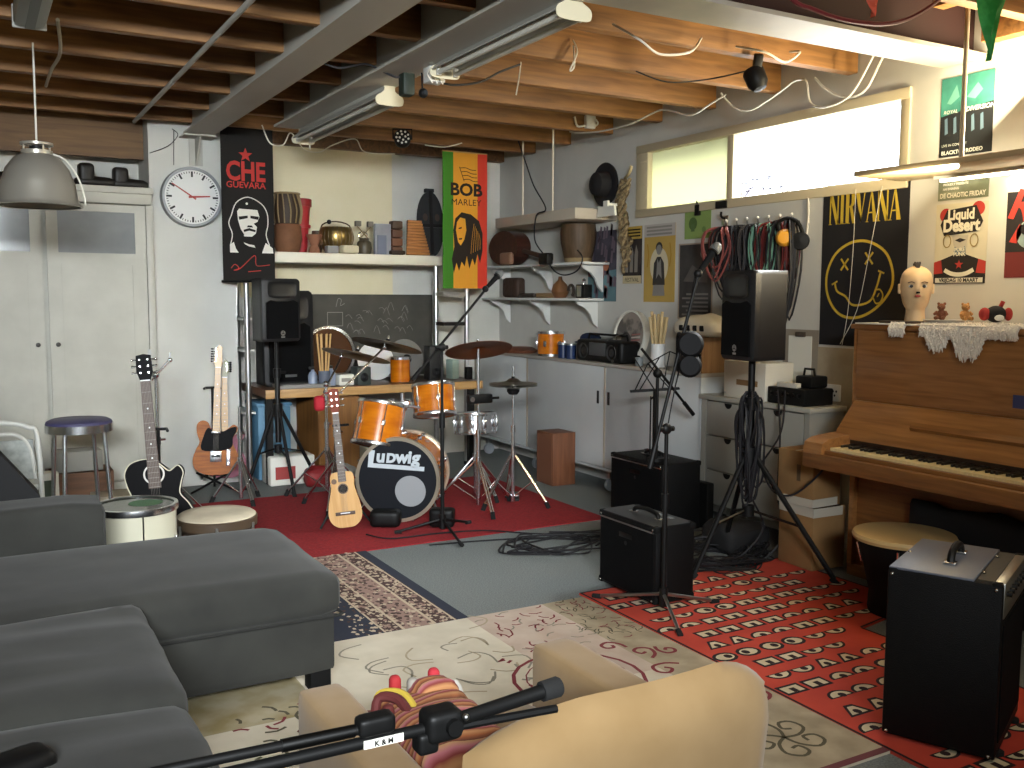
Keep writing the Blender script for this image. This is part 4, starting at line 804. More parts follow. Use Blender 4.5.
MB().lathe([(0, .03), (.035, .028), (.05, .012), (.055, -.01), (.05, -.03), (0, -.03)], yc, (0, 0, 0), (-.8, -.6, 0), 24).build('ear_cup', t); MB().lathe([(0, .02), (.05, .015), (.055, -.015), (0, -.02)], black, (.05, -.08, -.02), (-.8, -.6, 0), 20).build('ear_cup', t)
MB().tube([(.06, -.1, 0), (.05, -.06, .09), (.02, .0, .12), (0, .05, .09), (.01, .04, .02)], .012, black, 8, 4).build('headband', t)
# ================================================================ drum kit
def lugs(par, r, z0, z1, n, m=chrome, off=0, w=.012):
    for k in range(n):
        a = 2 * PI * k / n + off; mm = MB(MX.Rotation(a, 4, 'Z')); mm.box((r, -w, (z0 + z1) / 2 - .02), (r + .016, w, (z0 + z1) / 2 + .02), m, .004); mm.cyl((r + .01, 0, z0), (r + .01, 0, z1), .004, m, n=6); mm.build('lug', par)
def hoops(par, r, zs, hh=.022, m=chrome):
    for z in zs: MB().lathe([(r - .006, z), (r + .012, z), (r + .014, z + hh * .5), (r + .012, z + hh), (r - .006, z + hh)], m, n=40).build('hoop', par)
head_navy = H('drumhead_navy', '0d1119', .6, spec=.25); lett = H('letter_silver', 'c9d2d8', .4)
t = thing('bass_drum', 'amber bass drum with dark front head and silver lettering on the red carpet', 'drum', (2.41, 5.78, .006), -35)
R_ = .272
MB().lathe([(R_, .02), (R_, .38), ], amber, (0, 0, R_ + .012), (0, 1, 0), 56).build('shell', t)
for y in (-.005, .375): MB().lathe([(R_ - .012, y), (R_ + .012, y), (R_ + .012, y + .03), (R_ - .012, y + .03)], H('hoop_silver%.2f' % y, 'c3b7a2', .3, metal=.7), (0, 0, R_ + .012), (0, 1, 0), 56).build('hoop', t)
h_ = MB().lathe([(0, .0), (R_ - .01, .0), (R_ - .01, .03)], head_navy, (0, 0, R_ + .012), (0, 1, 0), 56).build('front_head', t)
MB().lathe([(0, .39), (R_ - .01, .39)], clearskin, (0, 0, R_ + .012), (0, 1, 0), 56).build('back_head', t)
MB().disc((.085, R_ - .062), .103, H('port_grey', '9a9da0', .5), -.002, 36).build('port_hole', h_)
lm = MB(); zb = R_ + .085; bx = -.005
lm.flat([(bx - .185, zb + .125), (bx - .145, zb + .12), (bx - .158, zb + .035), (bx + .185, zb - .005 + .022), (bx + .183, zb - .012), (bx - .195, zb + .008)], lett, -.003)
xs = -.14
for ch, dx in (('u', .068), ('D', .062), ('w', .08), ('i', .03), ('g', .06)):
    lm.text(ch, .115 if ch != 'D' else .082, bx + xs, zb + .045 - .006 * (xs + .14) * 3, lett, -.003, sx=1.02, align='LEFT', bold=.005, shear=.12); xs += dx
lm.build('lettering', h_)
for k in range(8):
    a = 2 * PI * k / 8 + .35; d = V((math.cos(a), 0, math.sin(a))); c = V((0, 0, R_ + .012)); mm = MB()
    mm.tube([c + d * (R_ + .02) + V((0, .0, 0)), c + d * (R_ + .018) + V((0, .36, 0))], .005, chrome, 6); mm.ball(c + d * (R_ + .012) + V((0, .13, 0)), .018, chrome, n=6); mm.ball(c + d * (R_ + .012) + V((0, .27, 0)), .018, chrome, n=6); mm.build('lug', t)
for s in (-1, 1): l = MB().tube([(s * .2, .08, .16), (s * .31, -.03, .012)], .011, chrome, 8).ball((s * .215, .07, .15), .024, chrome, n=6).build('spur', t); MB().ball((s * .312, -.03, .014), .014, rubber, n=6).build('rubber_tip', l)
hp_ = MB().cyl((0, .16, 2 * R_), (0, .16, 2 * R_ + .30), .014, chrome, n=12).ball((0, .16, 2 * R_ + .03), .035, chrome, (1, 1, .7), 8).box((-.05, .13, 2 * R_ + .2), (.05, .19, 2 * R_ + .25), chrome, .01).build('tom_post', t)
for s in (-1, 1): MB().tube([(0, .16, 2 * R_ + .22), (s * .12, .17, 2 * R_ + .20)], .011, chrome, 8).build('tom_arm', hp_)
o = MB().soft((0, 0, .055), (.10, .06, .055), .03, black, 6).build('drum_pillow'); tag(at(o, (2.30, 5.72, .006), -30), 'small black pad on the carpet under the left of the bass drum', 'pad')
o = MB().soft((0, 0, .06), (.08, .05, .06), .02, black, 6).build('drum_wedge'); tag(at(o, (2.62, 5.54, .006), -35), 'black wedge in front of the bass drum right side', 'wedge')
def tom(lbl, c, r, h, rx, ry, rz, n=6):
    t = thing('tom_drum', lbl, 'drum', c, 0, None, (math.radians(rx), math.radians(ry), math.radians(rz)))
    MB().cyl((0, 0, -h / 2), (0, 0, h / 2), r, amber, n=44, cap=False).build('shell', t); hoops(t, r, (-h / 2 - .008, h / 2 - .014))
    MB().lathe([(0, h / 2 + .001), (r, h / 2 + .001)], clearskin, n=40).build('batter_head', t); MB().lathe([(0, -h / 2 + .001), (r, -h / 2 + .001)], H('resonant_head%.2f' % r, '8a8580', .5), n=40).build('resonant_head', t)
    lugs(t, r, -h / 2 + .01, h / 2 - .01, n, off=.3)
    return t
tom('amber tom drum with chrome hoops tilted over the left of the bass drum', (2.365, 5.99, .635), .156, .28, -9, 15, 0)
tom('smaller upright amber tom drum raised above the right of the bass drum', (2.79, 6.03, .775), .14, .21, -15, 3, 0)
t = thing('snare_drum', 'shiny chrome snare drum on a tripod stand right of the bass drum', 'drum', (3.225, 6.24, .565), 0, None, (math.radians(-4), math.radians(2), .3))
MB().cyl((0, 0, -.07), (0, 0, .07), .148, chrome, n=44, cap=False).build('shell', t); hoops(t, .148, (-.078, .058)); MB().lathe([(0, .072), (.148, .072)], clearskin, n=40).build('batter_head', t)
for k in range(10): a = 2 * PI * k / 10; m_ = MB(MX.Rotation(a, 4, 'Z')); m_.box((.148, -.014, -.03), (.168, .014, .03), chrome, .006); m_.cyl((.16, 0, -.07), (.16, 0, .07), .004, chrome, n=6); m_.build('lug', t)
m_ = MB().box((.13, .09, -.05), (.16, .14, .06), chrome, .006).build('strainer', t)
def kitstand(name, lbl, loc, ztop, rot, hub=.32, r=.30, boom=None, cat='stand'):
    t = thing(name, lbl, cat, loc, rot)
    MB().cyl((0, 0, .03), (0, 0, hub + .2), .014, chrome, n=12).cyl((0, 0, hub + .15), (0, 0, ztop), .010, chrome, n=12).build('pole', t)
    MB().cyl((0, 0, hub - .02), (0, 0, hub + .03), .022, chrome, n=10).build('hub', t); MB().cyl((0, 0, hub + .17), (0, 0, hub + .22), .02, chrome, n=10).build('clamp', t); MB().tube([(.015, 0, hub + .2), (.05, 0, hub + .2)], .008, chrome, 6).build('wing_screw', t)
    for k in range(3):
        a = 2 * PI * k / 3; d = V((math.cos(a), math.sin(a), 0)); w = V((-d.y, d.x, 0)) * .008
        l = MB().tube([d * .02 + V((0, 0, hub)) + w, d * r + V((0, 0, .03)) + w], .007, chrome, 6).build('leg', t); MB().tube([d * .02 + V((0, 0, hub)) - w, d * r + V((0, 0, .03)) - w], .007, chrome, 6).build('leg_rail', l)
        MB().cyl(d * (r - .01) + V((0, 0, .045)), d * (r + .012) + V((0, 0, .0)), .016, rubber, n=8).build('rubber_foot', l); MB().tube([V((0, 0, .06)), d * r * .55 + V((0, 0, hub * .5))], .005, chrome, 6).build('brace', l)
    if boom:
        p, q = V(boom[0]), V(boom[1]); MB().tube([p, q], .008, chrome, 8).build('boom', t); MB().ball((0, 0, ztop), .024, chrome, n=8).build('tilter', t); MB().ball(q, .016, chrome, n=6).cyl(q, q + V((0, 0, .05)), .005, chrome, n=6).build('wing_nut', t)
    return t
kitstand('snare_stand', 'chrome tripod stand under the chrome snare drum', (3.225, 6.24, .006), .47, 40, .3, .25)
def cymbal(lbl, c, r, rx, ry, m):
    t = thing('cymbal', lbl, 'cymbal', c, 0, None, (math.radians(rx), math.radians(ry), 0))
    n_ = 14; pr_ = [(.004, .038), (.03, .034), (.05, .018), (.06, .012)] + [(.06 + (r - .06) * k / n_, .012 * (1 - k / n_) ** 1.2 + (.0008 if k % 2 else 0)) for k in range(1, n_ + 1)] + [(r, -.0015), (.06, .009), (.03, .031), (.004, .035)]
    MB().lathe(pr_, m, n=48).build('plate', t); MB().cyl((0, 0, .036), (0, 0, .05), .014, blackm, n=12).build('felt', t); MB().lathe([(0, .05), (.01, .05), (.008, .075), (0, .078)], chrome, n=10).build('wing_nut', t); return t
kitstand('cymbal_stand', 'straight chrome cymbal stand carrying the brown ride cymbal', (3.06, 5.88, .006), 1.13, 20, .34, .33)
cymbal('large brown ride cymbal tilted over the chrome snare drum', (3.06, 5.87, 1.125), .235, -19, 3, brassdark)
cymbal('dark crash cymbal, right of the two tilted in front of the chalkboard', (2.64, 6.52, 1.135), .262, -5, 15, H('crash_bronze', '5f5240', .35, metal=.9))
kitstand('cymbal_stand', 'chrome boom stand holding the right-hand dark crash cymbal', (2.19, 6.36, .006), .80, 0, .34, .3, ((-.09, -.02, .72), (.43, .15, 1.12)))
cymbal('dark crash cymbal, left of the two in front of the drumstick pot', (2.53, 6.86, 1.045), .262, -5, 15, H('crash_bronze_dull', '6a5c46', .4, metal=.9))
kitstand('cymbal_stand', 'chrome boom stand holding the left-hand dark crash cymbal', (2.27, 6.80, .006), .84, 30, .34, .3, ((-.03, -.005, .78), (.25, .06, 1.03)))
kitstand('hihat_stand', 'chrome hi-hat stand with pedal at the right end of the drum kit', (3.33, 5.86, .006), 1.0, 70, .36, .26)
for k, (z, l, rx) in enumerate(((.868, 'lower hi-hat cymbal on the chrome hi-hat stand', 180), (.885, 'upper hi-hat cymbal on the chrome hi-hat stand', 0))): cymbal(l, (3.33, 5.86, z), .172, rx, 0, H('hihat_metal%d' % k, '8f8b80', .3, metal=1))
o = MB().lathe([(.0, .80), (.03, .80), (.045, .82), (.045, .845), (0, .845)], blackm, n=16).build('cymbal_cup'); tag(at(o, (3.33, 5.86, .006)), 'black cup under the hi-hat cymbals', 'cymbal cup')
t = thing('pedal', 'black footboard pedal below the hi-hat stand', 'pedal', (3.40, 5.98, .006), -30); MB().box((-.045, 0, .0), (.045, .28, .015), darksteel, .004).build('base_plate', t); m_ = MB(); m_.M = MX.Rotation(math.radians(-14), 4, 'X'); m_.box((-.04, .0, .035), (.04, .26, .045), chrome, .004); m_.build('footboard', t)
t = thing('wood_block', 'black block percussion clamped to the ride cymbal stand', 'percussion', (3.045, 5.845, .79)); MB().box((-.085, -.03, -.032), (.10, .03, .032), black, .012).build('body', t); MB().disc((-.062, 0), .018, steel, -.031).build('badge', t); MB().cyl((.1, 0, 0), (.16, 0, .0), .009, black, n=8).build('clamp_screw', t)
t = thing('loudspeaker', 'brown wooden speaker box standing on the floor before the white sideboard', 'loudspeaker', (3.96, 6.33, 0), 0); MB().box((0, 0, 0), (.21, .25, .42), brownwood, .003).build('cabinet', t); MB().box((-.004, .015, .02), (.0, .235, .40), H('speaker_cloth_brown', '7a4f38', .8)).build('front_cloth', t)
# ================================================================ microphone stands
def mic_body(par, p, q):
    p, q = V(p), V(q); d = (q - p).normalized(); m_ = MB()
    L_ = (q - p).length
    m_.lathe([(0, 0), (.011, 0), (.013, .02), (.018, L_ * .68), (.021, L_ * .7), (0, L_ * .7)], blackm, p, d, 18); b_ = m_.build('handle', par)
    MB().lathe([(.021, L_ * .7), (.027, L_ * .74), (.0275, L_ * .8), (.024, L_ * .9), (.013, L_ * .98), (0, L_)], H('mic_mesh', '7e8182', .5, metal=.6, bump=.8, scale=500), p, d, 18).build('grille', b_); MB().cyl(p + d * L_ * .68, p + d * L_ * .73, .0245, darksteel, n=18).build('ring', b_); return b_
def micstand(lbl, loc, feet, ztop, boom, name='microphone_stand', tip=None, coil=False):
    t = thing(name, lbl, 'microphone stand', loc)
    MB().cyl((0, 0, .06), (0, 0, ztop * .62), .0125, black, n=12).cyl((0, 0, ztop * .6), (0, 0, ztop), .0095, black, n=12).build('pole', t); MB().cyl((0, 0, ztop * .57), (0, 0, ztop * .65), .019, black, n=12).build('clutch', t); MB().cyl((0, 0, .03), (0, 0, .12), .021, black, n=12).build('hub', t)
    for fx, fy in feet:
        d = V((fx, fy, 0)); l = MB().tube([V((0, 0, .09)), d + V((0, 0, .016))], .0085, steel if coil else black, 8).build('leg', t); dn_ = d.normalized(); MB().cyl(d - dn_ * .03 + V((0, 0, .018)), d + dn_ * .015 + V((0, 0, .013)), .013, rubber, n=8).build('rubber_foot', l)
    if boom:
        p, q = V(boom[0]), V(boom[1]); b_ = MB().tube([p, q], .0085, black, 10).build('boom', t); MB().cyl(p, p.lerp(q, .12), .014, black, n=12).build('counterweight', b_); j = V((0, 0, ztop)); MB().ball(j, .028, black, (1, .7, 1), 8).cyl(j - V((.04, 0, 0)), j + V((.04, 0, 0)), .013, black, n=10).build('joint', t)
        if tip: MB().tube([q, V(tip[0])], .012, black, 8).ball(V(tip[0]), .022, black, n=8).build('clip', b_); mic_body(t, tip[0], tip[1])
    return t
t = micstand('black boom microphone stand standing in front of the bass drum', (2.555, 5.40, 0), [(-.045, -.36), (.25, .12), (-.27, .10)], 1.18, ((-.21, -.02, .985), (.35, .10, 1.53)), tip=((.36, .10, 1.545), (.50, .13, 1.665)))
t = micstand('tall black microphone stand with silver-headed microphone in the middle of the room', (2.815, 3.5, .004), [(-.145, -.30), (-.17, .32), (.30, -.03)], .88, ((-.095, 0, .70), (.165, 0, 1.58)), tip=((.17, 0, 1.605), (.297, -.0, 1.75)), coil=True)
MB().tube([(.17, .02, 1.60), (.10, .03, 1.2), (.02, .03, .8), (.025, .02, .4), (.06, .05, .02)], .0035, cord_b, 6, 6).build('cable', t)
hb = H('headphone_black', '0f0f11', .7, spec=.2)
t = thing('headphones', 'black headphones hanging on the central microphone stand boom', 'headphones', (2.905, 3.45, 1.235))
for z, r in ((.045, .062), (-.055, .055)): MB().lathe([(0, .03), (r * .8, .03), (r, .01), (r, -.02), (r * .7, -.035), (0, -.03)], hb, (0, 0, z), (-.6, -.75, .1), 24).build('ear_cup', t)
MB().tube([(-.02, .01, .05), (-.01, .07, .09), (.02, .11, .0), (.0, .08, -.08), (-.02, .02, -.06)], .011, hb, 8, 4).build('headband', t)
# music stand and boom stand on the far amplifier
t = thing('music_stand', 'black wire music stand on top of the rear guitar amplifier', 'music stand', (3.86, 4.93, .455))
MB().cyl((0, 0, .0), (0, 0, .44), .010, black, n=10).build('pole', t); MB().cyl((-.03, 0, 0), (-.03, 0, .4), .005, black, n=8).cyl((-.03, 0, .38), (0, 0, .40), .006, black, n=8).build('inner_rod', t); MB().cyl((0, 0, 0), (0, 0, .02), .05, black, n=14).build('base', t)
m_ = MX.Translation((0, 0, .44)) @ MX.Rotation(math.radians(-32), 4, 'Z') @ MX.Rotation(math.radians(-4), 4, 'Y')
k_ = MB(m_); k_.box((-.16, -.03, -.006), (.16, .02, .008), black, .003); k_.build('tray', t)
k_ = MB(m_)
for a, b in (((-.13, 0, 0), (-.03, .06, .17)), ((-.03, .06, .17), (.12, .07, .24)), ((.13, 0, 0), (.2, .05, .2)), ((-.1, 0, 0), (.05, .05, .21)), ((.05, 0, 0), (.12, .07, .24)), ((.12, .07, .24), (.2, .05, .2)), ((-.03, .06, .17), (.1, 0, 0)), ((.0, .0, .0), (-.12, .07, .22))): k_.tube([a, b], .004, black, 6)
k_.build('wire_rack', t)
t = thing('boom_arm_stand', 'short black microphone stand with slanting boom behind the central stand', 'microphone stand', (3.78, 4.80, .455))
MB().cyl((0, 0, 0), (0, 0, .53), .011, black, n=10).build('pole', t); MB().cyl((0, 0, 0), (0, 0, .02), .055, black, n=16).build('base', t); b_ = MB().tube([(-.13, 0, .72), (.30, -.0, .28)], .009, black, 8).build('boom', t); MB().tube([(.22, 0, .362), (.30, 0, .28)], .014, black, 8).build('counterweight', b_); MB().ball((.0, 0, .56), .03, black, n=8).build('joint', t)
# ================================================================ guitars
def outline(pts, sm=5):
    P = [V(p) for p in pts]; L = len(P); Q = []
    for i in range(L):
        a, b, c, d = P[i - 1], P[i], P[(i + 1) % L], P[(i + 2) % L]
        for k in range(sm):
            t_ = k / sm; Q.append(tuple(.5 * (2 * b + (c - a) * t_ + (2 * a - 5 * b + 4 * c - d) * t_ * t_ + (3 * b - a - 3 * c + d) * t_ ** 3)))
    return Q
stringm = H('string_steel', '8a8378', .6)
def guitar(lbl, loc, rot, body, depth, mtop, mside, joint, nut, head, nw=.05, neckm=fret, headm=None, pegs='both', hole=None, bridge=None, extra=None, headpts=None, name='acoustic_guitar'):
    t = thing(name, lbl, 'guitar', loc, 0, None, tuple(math.radians(a) for a in rot))
    MB().prism(outline(body), -depth / 2, depth / 2, mtop, mside).build('body', t); fy = -depth / 2
    n_ = MB().prism([(-nw * .55, joint), (nw * .55, joint), (nw * .42, nut), (-nw * .42, nut)], fy - .012, fy + .014, neckm).build('neck', t)
    f_ = MB()
    for k in range(1, 15): z = nut - (nut - joint) * (1 - 2 ** (-k / 9.)) * 1.5; f_.box((-nw * .48, fy - .0135, z), (nw * .48, fy - .012, z + .002), stringm) if z > joint else None
    for k in (3, 5, 7, 9): z = nut - (nut - joint) * (1 - 2 ** (-(k - .5) / 9.)) * 1.5; f_.disc((0, z), .005, whitegloss, fy - .0138, 10)
    f_.box((-nw * .43, fy - .016, nut - .004), (nw * .43, fy - .01, nut + .002), whitegloss); f_.build('fret_pattern', n_)
    hp2 = headpts or [(-nw * .45, nut), (nw * .45, nut), (nw * .72, nut + .05), (nw * .66, head), (0, head + .008), (-nw * .66, head), (-nw * .72, nut + .05)]
    h2 = MB().prism(hp2, fy + .0, fy + .016, headm or neckm).build('headstock', t)
    for k in range(3 if pegs == 'both' else 6):
        for s in ((-1, 1) if pegs == 'both' else (pegs,)):
            z = nut + .045 + (head - nut - .07) * k / (2 if pegs == 'both' else 5); x = s * nw * .72 if pegs == 'both' else (s * nw * .55)
            MB().tube([(x - s * .012, fy + .006, z), (x + s * .016, fy + .006, z)], .004, nickel, 6).ball((x + s * .02, fy + .006, z), .009, nickel if pegs == 'both' else black, (1, .6, .8), 6).cyl((s * nw * .35, fy - .006, z), (s * nw * .35, fy + .002, z), .005, nickel, n=8).build('tuning_peg', t)
    zb = bridge if bridge else joint - .25
    s_ = MB()
    for k in range(6): x = (-.5 + k / 5) * nw * .62; s_.tube([(x * 1.15, fy - .010, zb), (x, fy - .017, nut)], .0006, stringm, 4)
    s_.build('strings', t)
    if hole: m_ = MB().disc((0, hole[0]), hole[1], blackm, fy - .001, 28); m_.line([(hole[1] * 1.12 * math.cos(2 * PI * k / 28), hole[0] + hole[1] * 1.12 * math.sin(2 * PI * k / 28)) for k in range(28)], hole[1] * .2, hole[2], fy - .0015, True); m_.build('sound_hole', t)
    if extra: extra(t, fy)
    return t
bodyA = [(0, 0), (.10, .005), (.175, .05), (.195, .13), (.165, .21), (.125, .27), (.135, .33), (.15, .385), (.125, .425), (.08, .40), (.045, .43), (.0, .47), (-.06, .475), (-.12, .455), (-.15, .40), (-.14, .33), (-.125, .27), (-.165, .21), (-.195, .13), (-.175, .05), (-.10, .005)]
bodyA = [(x * 1.08, z * 1.06) for x, z in bodyA]
gblk = H('guitar_black', '09080a', .45, spec=.05); bind = H('binding_cream', 'cfc6ae', .5)
def exA(t, fy):
    MB().box((-.08, fy - .009, .13), (.08, fy, .155), fret, .003).build('bridge', t)
    MB().line([(x * .985, z * .99 + .002) for x, z in outline(bodyA)], .006, bind, fy - .0012, True).build('binding', t)
guitar('black cutaway acoustic guitar on a stand behind the cream floor tom', (.915, 5.75, .055), (-7, -4, -14), bodyA, .10, gblk, gblk, .33, .955, 1.10, .062, fret, gblk, 'both', (.41, .048, H('rosette_white', 'cfcac0', .4)), .142, exA)
bodyT = [(0, 0), (.07, .004), (.13, .03), (.165, .09), (.165, .16), (.13, .23), (.125, .28), (.155, .34), (.155, .37), (.125, .385), (.085, .355), (.04, .33), (-.03, .345), (-.06, .40), (-.105, .415), (-.14, .385), (-.14, .32), (-.12, .25), (-.145, .19), (-.165, .12), (-.15, .05), (-.08, .006)]
flame = mat('flame_amber', hexc('b3661c'), .5, c2=hexc('8d4d18'), scale=7, stretch=(1, 1, 6), coat=.1, spec=.3)
def exT(t, fy):
    MB().prism(outline([(-.10, .19), (-.09, .30), (-.06, .36), (-.02, .34), (.05, .335), (.10, .36), (.145, .37), (.15, .34), (.125, .285), (.12, .22), (.06, .19)]), fy - .003, fy, gblk).build('pickguard', t)
    MB().box((-.04, fy - .01, .10), (.045, fy, .185), chrome, .003).box((-.03, fy - .0115, .135), (.035, fy - .009, .155), black).build('bridge', t); MB().box((.08, fy - .006, .07), (.11, fy, .2), chrome, .004).build('control_plate', t)
    for z in (.09, .13, .18): MB().cyl((.095, fy - .022, z), (.095, fy - .004, z), .009, chrome, n=12).build('knob', t)
    MB().box((-.035, fy - .008, .318), (.035, fy - .002, .338), chrome, .003).build('pickup', t)
maple = H('maple_neck', 'c79f66', .35)
guitar('amber electric guitar with black pickguard and maple neck leaning by the white pillar', (1.585, 7.42, .125), (-6, 3, -12), bodyT, .045, flame, flame, .33, .825, .99, .05, maple, maple, -1, None, .14, exT, [(-.021, .825), (.021, .825), (.032, .86), (.028, .93), (.03, .98), (.005, 1.0), (-.02, .97), (-.032, .86)], 'electric_guitar')
bodyP = [(x * .95, z * .95) for x, z in bodyT]; mag = H('guitar_magenta', '8c2f4f', .3, coat=.4)
guitar('magenta electric guitar half hidden behind the amber electric guitar', (1.69, 7.55, .07), (-5, 1, -12), bodyP, .045, mag, mag, .31, .79, .93, .048, maple, H('headstock_olive', '7e7a5c', .4), 1, None, .14, None, [(-.02, .79), (.02, .79), (.034, .83), (.034, .90), (.01, .94), (-.015, .9)], 'electric_guitar')
bodyS = [(0, 0), (.05, .004), (.09, .035), (.105, .085), (.098, .15), (.083, .21), (.073, .26), (.076, .30), (.07, .335), (.045, .352), (-.045, .352), (-.07, .335), (-.076, .30), (-.073, .26), (-.083, .21), (-.098, .15), (-.105, .085), (-.09, .035), (-.05, .004)]
def exS(t, fy): MB().box((-.062, fy - .008, .078), (.062, fy, .10), fret, .003).box((-.03, fy - .011, .088), (.03, fy - .006, .094), whitegloss).build('bridge', t); MB().disc((-.052, .295), .017, H('pick_print', '6a5138', .6), fy - .001, 14).build('print', t)
sprs = H('guitar_side_sand', 'b98c58', .4)
guitar('small pale travel guitar with pear-shaped body in front of the drum kit', (2.035, 5.72, .03), (-10, -5, -19), bodyS, .07, spruce, sprs, .29, .73, .88, .046, fret, H('headstock_red_brown', '7d4234', .7, spec=.2), 'both', (.245, .027, H('rosette_brown', '4a3626', .5)), .09, exS)
t = thing('guitar_stand', 'dark folding guitar stand behind the small pale travel guitar', 'guitar stand', (2.06, 5.86, .006))
MB().cyl((0, 0, .03), (-.02, 0, .66), .009, darksteel, n=10).build('pole', t); MB().tube([(-.06, -.06, .67), (-.06, 0, .66), (.02, 0, .66), (.02, -.06, .67)], .008, black, 6).build('yoke', t)
for a in (-150, -30, 90): l = MB().tube([(0, 0, .25), (.2 * math.cos(math.radians(a)), .2 * math.sin(math.radians(a)) * .6, .012)], .007, black, 6).build('leg', t)
o = MB().soft((0, 0, .04), (.035, .03, .05), .025, H('tassel_red', 'a81a28', .8), 6).tube([(0, 0, .08), (.04, -.04, .11), (.07, -.08, .10)], .004, redm, 6, 3).build('red_pompom'); tag(at(o, (1.94, 5.95, .765)), 'bright red pompom hanging left of the travel guitar headstock', 'pompom')
def xstand(lbl, loc, rz, h):
    t = thing('guitar_stand', lbl, 'guitar stand', loc, rz)
    for s in (-1, 1):
        MB().tube([(s * .17, -.14, .01), (-s * .13, .06, .13)], .009, black, 8).build('leg', t); MB().tube([(s * .09, -.1, .11), (s * .09, .05, .10), (s * .05, .09, .10)], .009, black, 8).build('cradle_arm', t)
    MB().tube([(0, .08, .01), (0, .1, .12), (0, .17, h)], .009, black, 8).build('back_pole', t); MB().tube([(-.06, .06, h), (-.05, .15, h), (.05, .15, h), (.06, .06, h)], .009, black, 8).build('yoke', t)
xstand('black folding stand under the amber electric guitar', (1.585, 7.44, .003), -12, .78); xstand('black guitar stand holding the black acoustic guitar by its neck', (.91, 5.80, .003), -14, .70)
kitstand('cymbal_stand', 'chrome boom stand without cymbal behind the black acoustic guitar neck', (1.05, 6.62, 0), .975, 10, .34, .3, ((-.03, 0, .94), (.09, -.02, 1.07)))
kitstand('cymbal_stand', 'folded chrome stand without cymbal right of the amber electric guitar', (1.66, 6.92, 0), .70, 40, .3, .2)
# ================================================================ loose drums behind the sofa
t = thing('floor_tom', 'cream floor tom with chrome hardware just behind the sofa arm', 'drum', (.665, 4.90, 0)); cs = H('drum_cream', 'cfcbb4', .4)
MB().cyl((0, 0, .14), (0, 0, .47), .185, cs, n=44, cap=False).build('shell', t); hoops(t, .185, (.13, .455), .03); MB().lathe([(0, .478), (.185, .478)], mat('coated_head_dark', hexc('4c5049'), .12, c2=hexc('5f655b'), scale=4), n=40).build('batter_head', t)
lugs(t, .185, .16, .46, 6, off=.55, w=.016)
for a in (30, 150, 270): l = MB(MX.Rotation(math.radians(a), 4, 'Z')); l.tube([(.205, 0, .34), (.205, 0, .06), (.225, 0, .0)], .009, chrome, 8, 0); l.build('leg', t)
m_ = MB(MX.Rotation(math.radians(-115), 4, 'Z') @ MX.Translation((.187, 0, .27)) @ MX.Rotation(PI / 2, 4, 'Z')); m_.box((-.04, -.002, -.02), (.04, .0, .02), H('badge_dark', '3a3a35', .4)); m_.build('badge', t)
o = MB().disc((.05, .02), .08, H('sticker_green', '3e6a45', .5), 0, 20); o.M = MX.Identity(4); o = o.build('green_sticker', t); o.rotation_euler = (-PI / 2, 0, 0); o.location = (0, 0, .4795)
t = thing('frame_drum', 'wide dark hand drum with cream skin between the sofa and the red carpet', 'drum', (1.125, 5.24, 0))
MB().lathe([(0, .0), (.15, 0), (.17, .1), (.19, .24), (.2, .30), (.0, .30)], H('drum_dark_brown', '33261d', .5), n=40).build('shell', t); MB().lathe([(.2, .255), (.212, .255), (.214, .30), (.2, .31)], H('ring_dark', '4a3b2c', .5), n=40).build('ring', t); MB().lathe([(0, .326), (.12, .326), (.19, .322), (.205, .312), (.207, .296)], skin, n=40).build('skin', t)
for k in range(6): a = 2 * PI * k / 6 + .3; MB().cyl((.215 * math.cos(a), .215 * math.sin(a), .2), (.215 * math.cos(a), .215 * math.sin(a), .28), .008, steel, n=8).build('tension_rod', t)
# stool
t = thing('bar_stool', 'round chrome stool with purple seat in front of the cupboard', 'stool', (.575, 6.6, 0))
MB().lathe([(0, .715), (.17, .712), (.192, .70), (.197, .685), (0, .685)], H('seat_purple', '474468', .5), n=44).build('seat', t); MB().lathe([(.19, .685), (.2, .685), (.2, .635), (.19, .635)], chrome, n=44).build('rim', t)
for a in (45, 135, 225, 315): c, s_ = math.cos(math.radians(a + 10)), math.sin(math.radians(a + 10)); l = MB().tube([(.165 * c, .165 * s_, .65), (.205 * c, .205 * s_, .015)], .0135, chrome, 10).build('leg', t); MB().cyl((.205 * c, .205 * s_, 0), (.205 * c, .205 * s_, .02), .017, rubber, n=10).build('foot', l)
# white tube chair at the left edge
t = thing('folding_chair', 'white tubular chair at the left edge behind the sofa', 'chair', (.06, 5.85, 0)); wt = H('chair_white_tube', 'c9c9c2', .4)
MB().tube([(-.24, 0, .0), (-.24, 0, .70), (-.2, 0, .775), (-.1, 0, .80), (.08, 0, .80), (.19, 0, .77), (.24, 0, .68), (.25, 0, .0)], .014, wt, 10, 5).build('frame', t); MB().tube([(-.22, .01, .70), (.05, .01, .735), (.15, .01, .72), (.2, .01, .64), (.22, .01, .48)], .011, wt, 8, 5).build('back_rail', t)
MB().box((-.22, .005, .48), (.215, .02, .70), H('chair_mesh', 'aeb2ae', .8, c2='8e938f', scale=20)).build('backrest', t); MB().box((-.23, 0, .42), (.24, .38, .45), wt, .01).build('seat', t)
for s in (-.22, .22): MB().tube([(s, .36, .43), (s, .40, 0)], .012, wt, 8).build('leg', t)
